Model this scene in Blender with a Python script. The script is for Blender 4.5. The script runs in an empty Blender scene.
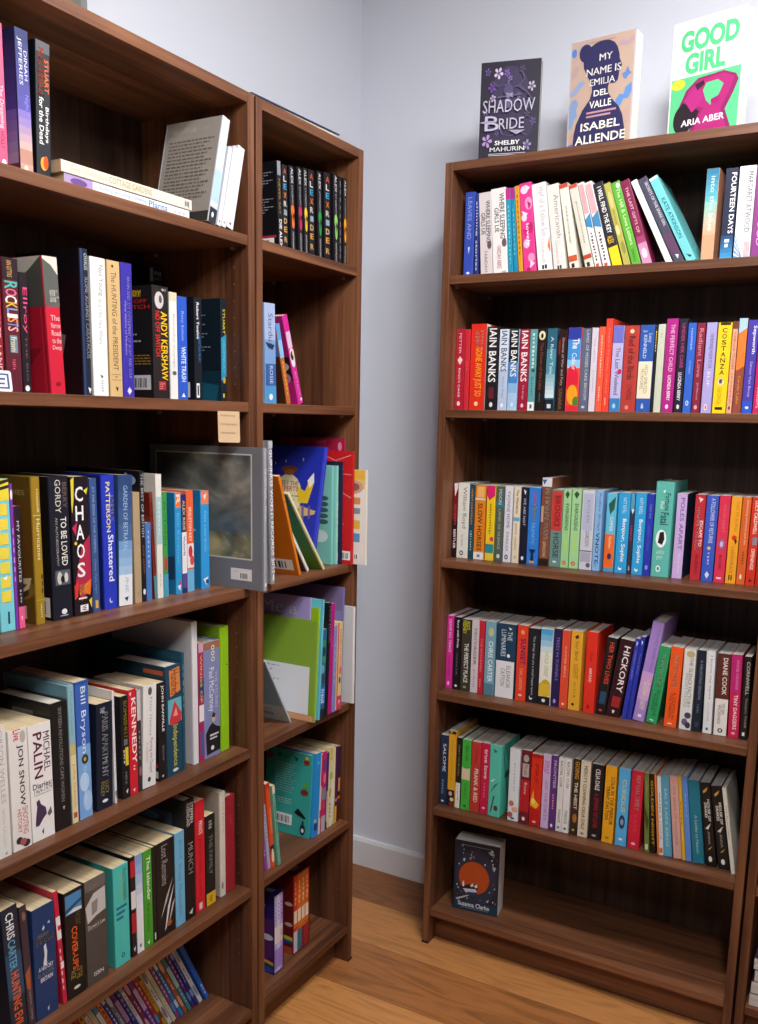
# Bookshop corner: three walnut bookcases full of paperbacks, pale walls, oak floor.
import bpy, bmesh, math, random
from mathutils import Matrix, Vector
random.seed(7)
SC = bpy.context.scene
COL = SC.collection

# ------------------------------------------------------------------ materials
def lin(h):
    h = h.lstrip('#')
    if len(h) == 3: h = ''.join(c*2 for c in h)
    o = []
    for i in (0, 2, 4):
        c = int(h[i:i+2], 16)/255
        o.append(c/12.92 if c <= .04045 else ((c+.055)/1.055)**2.4)
    return (*o, 1)
def new_mat(name):
    m = bpy.data.materials.new(name); m.use_nodes = True
    nt = m.node_tree; b = nt.nodes['Principled BSDF']
    return m, nt, b
INK = {}
def ink(h, rough=.42):
    h = h.lstrip('#')
    if len(h) == 3: h = ''.join(c*2 for c in h)
    k = (h, rough)
    if k not in INK:
        m, nt, b = new_mat('print_'+h)
        b.inputs['Base Color'].default_value = lin(h)
        b.inputs['Roughness'].default_value = rough
        b.inputs['Specular IOR Level'].default_value = .35
        INK[k] = m
    return INK[k]
def ramp(nt, fac, stops, const=False):
    r = nt.nodes.new('ShaderNodeValToRGB'); e = r.color_ramp.elements
    if const: r.color_ramp.interpolation = 'CONSTANT'
    while len(e) < len(stops): e.new(.5)
    for i, (p, c) in enumerate(stops): e[i].position = p; e[i].color = lin(c)
    nt.links.new(fac, r.inputs[0]); return r.outputs[0]
def wood(name, grain, dark, mid, light, rough=.42):
    m, nt, b = new_mat(name); n = nt.nodes; L = nt.links
    tc = n.new('ShaderNodeTexCoord'); mp = n.new('ShaderNodeMapping')
    oi = n.new('ShaderNodeObjectInfo'); vm = n.new('ShaderNodeVectorMath'); vm.operation = 'SCALE'
    cv = n.new('ShaderNodeCombineXYZ')
    for i in range(3): L.new(oi.outputs['Random'], cv.inputs[i])
    vm.inputs['Scale'].default_value = 7.0; L.new(cv.outputs[0], vm.inputs[0])
    ad = n.new('ShaderNodeVectorMath'); L.new(tc.outputs['Object'], ad.inputs[0]); L.new(vm.outputs[0], ad.inputs[1])
    s = {'x': (.8, 14, 14), 'z': (14, 14, .8)}[grain]
    mp.inputs['Scale'].default_value = s
    L.new(ad.outputs[0], mp.inputs[0])
    a = n.new('ShaderNodeTexNoise'); a.inputs['Scale'].default_value = 1.6; a.inputs['Detail'].default_value = 6; a.inputs['Distortion'].default_value = .6
    L.new(mp.outputs[0], a.inputs[0])
    mp2 = n.new('ShaderNodeMapping'); mp2.inputs['Scale'].default_value = tuple(v*4 if v > 1 else v*2 for v in s); L.new(ad.outputs[0], mp2.inputs[0])
    f = n.new('ShaderNodeTexNoise'); f.inputs['Scale'].default_value = 2.2; f.inputs['Detail'].default_value = 3; L.new(mp2.outputs[0], f.inputs[0])
    mx = n.new('ShaderNodeMix'); mx.inputs[0].default_value = .38; L.new(a.outputs[0], mx.inputs[2]); L.new(f.outputs[0], mx.inputs[3])
    c = ramp(nt, mx.outputs[0], [(.34, dark), (.5, mid), (.66, light)])
    L.new(c, b.inputs['Base Color'])
    b.inputs['Roughness'].default_value = rough; b.inputs['Specular IOR Level'].default_value = .35
    bp = n.new('ShaderNodeBump'); bp.inputs['Strength'].default_value = .06; bp.inputs['Distance'].default_value = .002
    L.new(f.outputs[0], bp.inputs['Height']); L.new(bp.outputs[0], b.inputs['Normal'])
    return m
WOODX = wood('walnut_veneer_lengthwise', 'x', '432619', '68412b', '86583b')
WOODZ = wood('walnut_veneer_upright', 'z', '432619', '68412b', '86583b')
WOODB = wood('dark_walnut_back', 'z', '2c1e17', '453025', '5a4134')
PEG = ink('a89c92', .3)
HOLE = ink('7c6454', .4)  # peg holes kept pale, the light they reflect put into the colour
def pages_mat(name, c1, c2):
    m, nt, b = new_mat(name); n = nt.nodes; L = nt.links
    tc = n.new('ShaderNodeTexCoord'); mp = n.new('ShaderNodeMapping'); mp.inputs['Scale'].default_value = (420, 3, 3)
    L.new(tc.outputs['Object'], mp.inputs[0])
    a = n.new('ShaderNodeTexNoise'); a.inputs['Scale'].default_value = 1; a.inputs['Detail'].default_value = 2; L.new(mp.outputs[0], a.inputs[0])
    L.new(ramp(nt, a.outputs[0], [(.3, c1), (.65, c2)]), b.inputs['Base Color'])
    b.inputs['Roughness'].default_value = .8; b.inputs['Specular IOR Level'].default_value = .1
    return m
PAGES = {'b': pages_mat('lit_pages', 'dcdad6', 'efede9'), 'p': pages_mat('cream_pages', 'c6b18c', 'd8c5a0'), 'w': pages_mat('white_pages', 'b2aea8', 'c8c4be'), 'h': pages_mat('pale_pages', 'cdc6b8', 'dcd6ca')}  # first stock is white pages paled, direct light put into the colour
def paint_wall():
    m, nt, b = new_mat('wall_paint'); n = nt.nodes; L = nt.links
    tc = n.new('ShaderNodeTexCoord'); a = n.new('ShaderNodeTexNoise'); a.inputs['Scale'].default_value = 160; a.inputs['Detail'].default_value = 3
    L.new(tc.outputs['Object'], a.inputs[0])
    bp = n.new('ShaderNodeBump'); bp.inputs['Strength'].default_value = .05; bp.inputs['Distance'].default_value = .001
    L.new(a.outputs[0], bp.inputs['Height']); L.new(bp.outputs[0], b.inputs['Normal'])
    b.inputs['Base Color'].default_value = lin('d9dde7'); b.inputs['Roughness'].default_value = .55; b.inputs['Specular IOR Level'].default_value = .25
    return m
WALL = paint_wall()
def ceiling_mat():
    m, nt, b = new_mat('ceiling_paint'); b.inputs['Base Color'].default_value = lin('dcdce0'); b.inputs['Roughness'].default_value = .8; return m
def oak():
    m, nt, b = new_mat('oak_planks'); n = nt.nodes; L = nt.links
    def mth(op, x, y=None):
        q = n.new('ShaderNodeMath'); q.operation = op
        for i, v in enumerate((x, y)):
            if v is None: continue
            if isinstance(v, (int, float)): q.inputs[i].default_value = v
            else: L.new(v, q.inputs[i])
        return q.outputs[0]
    tc = n.new('ShaderNodeTexCoord'); sp = n.new('ShaderNodeSeparateXYZ'); L.new(tc.outputs['Object'], sp.inputs[0])
    yy = mth('DIVIDE', mth('MULTIPLY', sp.outputs[1], -1.0), .194)
    idx = mth('FLOOR', yy)
    tone = ramp(nt, mth('DIVIDE', mth('ADD', idx, .5), 10.0), [(0, '8c5832'), (.1, 'c0834c'), (.2, 'aa6e3e'), (.3, 'cc8c50'), (.4, 'ae7846'), (.5, 'b88048'), (.6, 'a47044'), (.7, 'b47c48'), (.8, '9e6c42'), (.9, 'b88048')], True)  # tone per plank row; the row along the wall has shade put into it
    wn = n.new('ShaderNodeTexWhiteNoise'); wn.noise_dimensions = '1D'; L.new(idx, wn.inputs['W'])
    off = n.new('ShaderNodeCombineXYZ'); L.new(mth('MULTIPLY', wn.outputs[0], 13.0), off.inputs[0])
    ad = n.new('ShaderNodeVectorMath'); L.new(tc.outputs['Object'], ad.inputs[0]); L.new(off.outputs[0], ad.inputs[1])
    mp = n.new('ShaderNodeMapping'); mp.inputs['Scale'].default_value = (1.3, 9, 1); L.new(ad.outputs[0], mp.inputs[0])
    g = n.new('ShaderNodeTexNoise'); g.inputs['Scale'].default_value = 2.2; g.inputs['Detail'].default_value = 6; g.inputs['Distortion'].default_value = 1.4; L.new(mp.outputs[0], g.inputs[0])
    gr = ramp(nt, g.outputs[0], [(.3, 'c8c8c8'), (.52, 'ffffff'), (.7, 'dcd6d0')])
    mx = n.new('ShaderNodeMix'); mx.data_type = 'RGBA'; mx.blend_type = 'MULTIPLY'; mx.inputs[0].default_value = 1
    L.new(tone, mx.inputs[6]); L.new(gr, mx.inputs[7])
    fr = mth('FRACT', yy); seam = mth('MULTIPLY', mth('GREATER_THAN', fr, .005), mth('LESS_THAN', fr, .995))
    m2 = n.new('ShaderNodeMix'); m2.data_type = 'RGBA'; L.new(seam, m2.inputs[0]); m2.inputs[6].default_value = lin('6e4828'); L.new(mx.outputs[2], m2.inputs[7])
    L.new(m2.outputs[2], b.inputs['Base Color'])
    b.inputs['Roughness'].default_value = .42; b.inputs['Specular IOR Level'].default_value = .35
    return m
def painting():
    m, nt, b = new_mat('stormy_print'); n = nt.nodes; L = nt.links
    tc = n.new('ShaderNodeTexCoord'); sp = n.new('ShaderNodeSeparateXYZ'); L.new(tc.outputs['Object'], sp.inputs[0])
    mp = n.new('ShaderNodeMapping'); mp.inputs['Scale'].default_value = (1, 9, 15); L.new(tc.outputs['Object'], mp.inputs[0])
    a = n.new('ShaderNodeTexNoise'); a.inputs['Scale'].default_value = 1.0; a.inputs['Detail'].default_value = 7; a.inputs['Distortion'].default_value = .8; L.new(mp.outputs[0], a.inputs[0])
    cl = ramp(nt, a.outputs[0], [(.3, '43464a'), (.5, '72746f'), (.66, 'a8a698')])
    gd = ramp(nt, a.outputs[0], [(.34, '3a3c2e'), (.5, '76775a'), (.64, 'c0b48c')])
    mr = n.new('ShaderNodeMapRange'); L.new(sp.outputs[2], mr.inputs[0]); mr.inputs[1].default_value = .065; mr.inputs[2].default_value = .27
    zr = ramp(nt, mr.outputs[0], [(0, '000000'), (.21, '000000'), (.22, '6a7468'), (.26, '606a6c'), (.42, '48545a'), (.48, '000000')], True)
    land = n.new('ShaderNodeMath'); land.operation = 'LESS_THAN'; L.new(mr.outputs[0], land.inputs[0]); land.inputs[1].default_value = .23
    sea = n.new('ShaderNodeMath'); sea.operation = 'LESS_THAN'; L.new(mr.outputs[0], sea.inputs[0]); sea.inputs[1].default_value = .42
    seac = ramp(nt, a.outputs[0], [(.35, '4a5458'), (.65, '78848a')])
    m1 = n.new('ShaderNodeMix'); m1.data_type = 'RGBA'; L.new(sea.outputs[0], m1.inputs[0]); L.new(cl, m1.inputs[6]); L.new(seac, m1.inputs[7])
    m2 = n.new('ShaderNodeMix'); m2.data_type = 'RGBA'; L.new(land.outputs[0], m2.inputs[0]); L.new(m1.outputs[2], m2.inputs[6]); L.new(gd, m2.inputs[7])
    L.new(m2.outputs[2], b.inputs['Base Color']); b.inputs['Roughness'].default_value = .3
    return m
PAINT = painting()

# ------------------------------------------------------------------ mesh helpers
class MB:
    """collects faces with materials and links them as one mesh object"""
    def __init__(s): s.v = []; s.f = []; s.mi = []; s.ms = []
    def mat(s, m):
        for i, q in enumerate(s.ms):
            if q is m: return i
        s.ms.append(m); return len(s.ms)-1
    def face(s, pts, m):
        i = len(s.v); s.v += [tuple(p) for p in pts]; s.f.append(tuple(range(i, i+len(pts)))); s.mi.append(s.mat(m))
    def prism(s, poly, z0, z1, m):
        n = len(poly); i = len(s.v); k = s.mat(m)
        s.v += [(x, y, z0) for x, y in poly]+[(x, y, z1) for x, y in poly]
        for a in range(n):
            b = (a+1) % n; s.f.append((i+a, i+b, i+n+b, i+n+a)); s.mi.append(k)
        s.f.append(tuple(i+a for a in reversed(range(n)))); s.mi.append(k)
        s.f.append(tuple(i+n+a for a in range(n))); s.mi.append(k)
    def box(s, a, b, m, bev=0):
        bm = bmesh.new(); bmesh.ops.create_cube(bm, size=1)
        for v in bm.verts: v.co = Vector(((a[j]+b[j])/2+v.co[j]*(b[j]-a[j]) for j in range(3)))
        if bev: bmesh.ops.bevel(bm, geom=bm.edges[:], offset=bev, segments=2, affect='EDGES', profile=.5)
        s.add_bm(bm, m); bm.free()
    def add_bm(s, bm, m):
        i = len(s.v); k = s.mat(m); bm.verts.index_update()
        s.v += [tuple(v.co) for v in bm.verts]
        for f in bm.faces: s.f.append(tuple(i+v.index for v in f.verts)); s.mi.append(k)
    def build(s, name, parent=None):
        me = bpy.data.meshes.new(name); me.from_pydata(s.v, [], s.f)
        for m in s.ms: me.materials.append(m)
        me.polygons.foreach_set('material_index', s.mi); me.update()
        o = bpy.data.objects.new(name, me); COL.objects.link(o)
        if parent: o.parent = parent
        return o
def empty(name, mw=None):
    o = bpy.data.objects.new(name, None); COL.objects.link(o); o.empty_display_size = .05
    if mw is not None: o.matrix_world = mw
    return o
def tag(o, label=None, cat=None, group=None, kind=None):
    if label: o['label'] = label
    if cat: o['category'] = cat
    if group: o['group'] = group
    if kind: o['kind'] = kind

# ------------------------------------------------------------------ lettering (flat glyph meshes, made once per string)
GL = {}
def want(s, bold): GL.setdefault((s, int(bold)), None)
def scan(items):
    for q in items:
        if q[0] == 't' or q[0] == 'h': want(q[1], q[7])
        elif q[0] == 's':
            for ch in q[1]: want(ch, q[7])
        elif q[0] == 'hl' and q[1] != 'x': want(q[1], 1)
def make_glyphs():
    tmp = {}
    for (s, bold) in GL:
        cu = bpy.data.curves.new('lettering', 'FONT'); cu.body = s; cu.resolution_u = 5 if bold == 2 else 2; cu.fill_mode = 'FRONT'
        if bold and 'M' not in s.upper(): cu.offset = .014 if bold == 1 else .05
        o = bpy.data.objects.new('lettering', cu); COL.objects.link(o); tmp[(s, bold)] = o
    bpy.context.view_layer.update()
    dg = bpy.context.evaluated_depsgraph_get()
    for k, o in tmp.items():
        me = o.evaluated_get(dg).to_mesh()
        vs = [(v.co.x, v.co.y) for v in me.vertices]; fs = [tuple(p.vertices) for p in me.polygons]
        o.evaluated_get(dg).to_mesh_clear()
        if k[1] and 'M' in k[0].upper():      # heavy strokes by a second strike beside the first
            n0 = len(vs); vs += [(x+.02, y) for x, y in vs]; fs += [tuple(i+n0 for i in f) for f in fs]
        if vs:
            x0 = min(v[0] for v in vs); x1 = max(v[0] for v in vs); y0 = min(v[1] for v in vs); y1 = max(v[1] for v in vs)
            vs = [((x-x0)/max(x1-x0, 1e-6), (y-y0)/max(y1-y0, 1e-6)) for x, y in vs]
        GL[k] = (vs, fs)
    for o in tmp.values():
        cu = o.data; bpy.data.objects.remove(o); bpy.data.curves.remove(cu)
def draw(mb, items, place, W, H):
    """print items on a face: place(c, a, layer) -> point; c left to right, a top to bottom"""
    cl = lambda v: min(max(v, .02), .98)
    ca = lambda v: min(max(v, .001), .999)
    for i, q in enumerate(items):
        ly = .00012+.00005*i; k = q[0]
        if k == 'r':
            _, a, b, c, d, col = q
            mb.face([place(cl(c), ca(b), ly), place(cl(d), ca(b), ly), place(cl(d), ca(a), ly), place(cl(c), ca(a), ly)], ink(col))
        elif k == 'g':
            _, n, a, b, c0, c1 = q
            f0 = [int(c0.lstrip('#')[j:j+2], 16) for j in (0, 2, 4)]; f1 = [int(c1.lstrip('#')[j:j+2], 16) for j in (0, 2, 4)]
            for j in range(n):
                e = (j+.5)/n; col = '%02x%02x%02x' % tuple(int(x+(y-x)*e) for x, y in zip(f0, f1))
                z1 = ca(a+(b-a)*j/n); z2 = ca(a+(b-a)*(j+1)/n)
                mb.face([place(.02, z2, ly), place(.98, z2, ly), place(.98, z1, ly), place(.02, z1, ly)], ink(col))
        elif k == 'o':
            _, a, b, c, d, col = q; n = 20
            mb.face([place(cl((c+d)/2+(d-c)/2*math.cos(2*math.pi*j/n)), ca((a+b)/2+(b-a)/2*math.sin(2*math.pi*j/n)), ly) for j in range(n)], ink(col))
        elif k == 'p':
            mb.face([place(cl(c), ca(a), ly) for c, a in q[1]], ink(q[2]))
        elif k in 'ths' or k == 'hl':
            if k == 'hl':
                _, s, a, b, c, d, col = q; bold = 1
                if s == 'x':
                    rr = random.Random(int(a*9999)+int(d*999)); x = c; m = ink(col)
                    while x < d-.01:
                        w = min(rr.uniform(.025, .085), d-x)
                        mb.face([place(x, b, ly), place(x+w, b, ly), place(x+w, a, ly), place(x, a, ly)], m); x += w+.018
                    continue
                k = 'h'
            else: _, s, a, b, c, d, col, bold = q
            m = ink(col)
            if k == 's':
                step = (b-a)/len(s)
                sub = [(ch, a+step*(j+.08), a+step*(j+.86), c, d) for j, ch in enumerate(s)]
            else: sub = [(s, a, b, c, d)]
            for (st, a, b, c, d) in sub:
                vs, fs = GL[(st, int(bold))]
                i0 = len(mb.v); kk = mb.mat(m)
                for x, y in vs:
                    if k == 't': mb.v.append(tuple(place(c+y*(d-c), a+x*(b-a), ly)))
                    else: mb.v.append(tuple(place(c+x*(d-c), b+y*(a-b), ly)))
                for f in fs: mb.f.append(tuple(i0+j for j in f)); mb.mi.append(kk)
        elif k == 'd':
            _, n, a, b, c, d, col = q; rr = random.Random(n*131+int(a*997)); m = ink(col); st = (b-a)/n
            for j in range(n):
                u = rr.uniform(0, .25)*(d-c); w = rr.uniform(0, .25)*(d-c); y0 = a+st*j; y1 = y0+st*rr.uniform(.45, .75)
                mb.face([place(c+u, y1, ly), place(d-w, y1, ly), place(d-w, y0, ly), place(c+u, y0, ly)], m)
        elif k == 'e':
            _, n, a, b, c, d, col = q; m = ink(col); st = (b-a)/n
            for j in range(n):
                y0 = a+st*j; y1 = y0+st*.5; e = d-(d-c)*.18*(j % 3)
                mb.face([place(c, y1, ly), place(e, y1, ly), place(e, y0, ly), place(c, y0, ly)], m)
        elif k == 'paint':
            mb.face([place(.06, .78, ly), place(.895, .78, ly), place(.895, .055, ly), place(.06, .055, ly)], PAINT)

# ------------------------------------------------------------------ books
def book_parts(root, t, h, wd, col, kind, dec, L, R, page=None, off=(0, 0, 0), cover_name='cover'):
    """a book standing on its tail, spine towards -y, thickness along x"""
    ox, oy, oz = off
    hard = kind == 'h'
    ct = min(.0022 if hard else .0005, t*.18)
    r = min(.0026 if hard else .0010, t*.25)
    base = ink(col)
    mb = MB()
    if hard:
        g = min(.0008, t*.06)
        outer = [(0, wd), (0, .012), (g, .010), (g, .0075), (0, .0055), (0, r), (r*.3, r*.3), (r, 0), (t-r, 0), (t-r*.3, r*.3), (t, r), (t, .0055), (t-g, .0075), (t-g, .010), (t, .012), (t, wd)]
    else:
        outer = [(0, wd), (0, r), (r*.3, r*.3), (r, 0), (t-r, 0), (t-r*.3, r*.3), (t, r), (t, wd)]
    inner = [(t-ct, wd), (t-ct, r+ct), (ct, r+ct), (ct, wd)]
    mb.prism([(x+ox, y+oy) for x, y in outer+inner], oz, oz+h, base)
    P = lambda x, y, z: (x+ox, y+oy, z+oz)
    draw(mb, dec, lambda c, a, l: P(c*t, -l, h*(1-a)), t, h)
    draw(mb, L, lambda c, a, l: P(-l, wd*(1-c), h*(1-a)), wd, h)
    draw(mb, R, lambda c, a, l: P(t+l, wd*c, h*(1-a)), wd, h)
    mb.build(cover_name, root)
    pb = MB(); i = .003 if hard else .0006
    pb.prism([P(ct, r+ct, 0)[:2], P(t-ct, r+ct, 0)[:2], P(t-ct, wd-i, 0)[:2], P(ct, wd-i, 0)[:2]], oz+i, oz+h-i, PAGES[page or ('h' if hard else 'p')])
    pb.build('page_block', root)
FR = {'A': ((0.29726,-1.67646,0.00000), math.pi/2), 'B': ((0.29726,-0.87025,0.00000), math.pi/2), 'C': ((0.42138,-0.30048,0.00000), 0), 'D': ((1.23338,-0.30048,0.00000), 0)}
def frame(case):
    o, ang = FR[case]
    return Matrix.Translation(Vector(o)) @ Matrix.Rotation(ang, 4, 'Z')
def shelf_book(case, u, v, w, t, h, wd, lean, col, kind, dec, L, R, label, group, name, page):
    # pivot: the lower corner the book stands on
    off = (0, 0, 0)
    if lean > 0: off = (-t, 0, 0); u = u+t*math.cos(lean)
    mw = frame(case) @ Matrix.Translation((u, v, w)) @ Matrix.Rotation(lean, 4, 'Y')
    root = empty(name, mw)
    tag(root, label, 'book', group)
    book_parts(root, t, h, wd, col, kind, dec, L, R, page, off)
    return root

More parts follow.
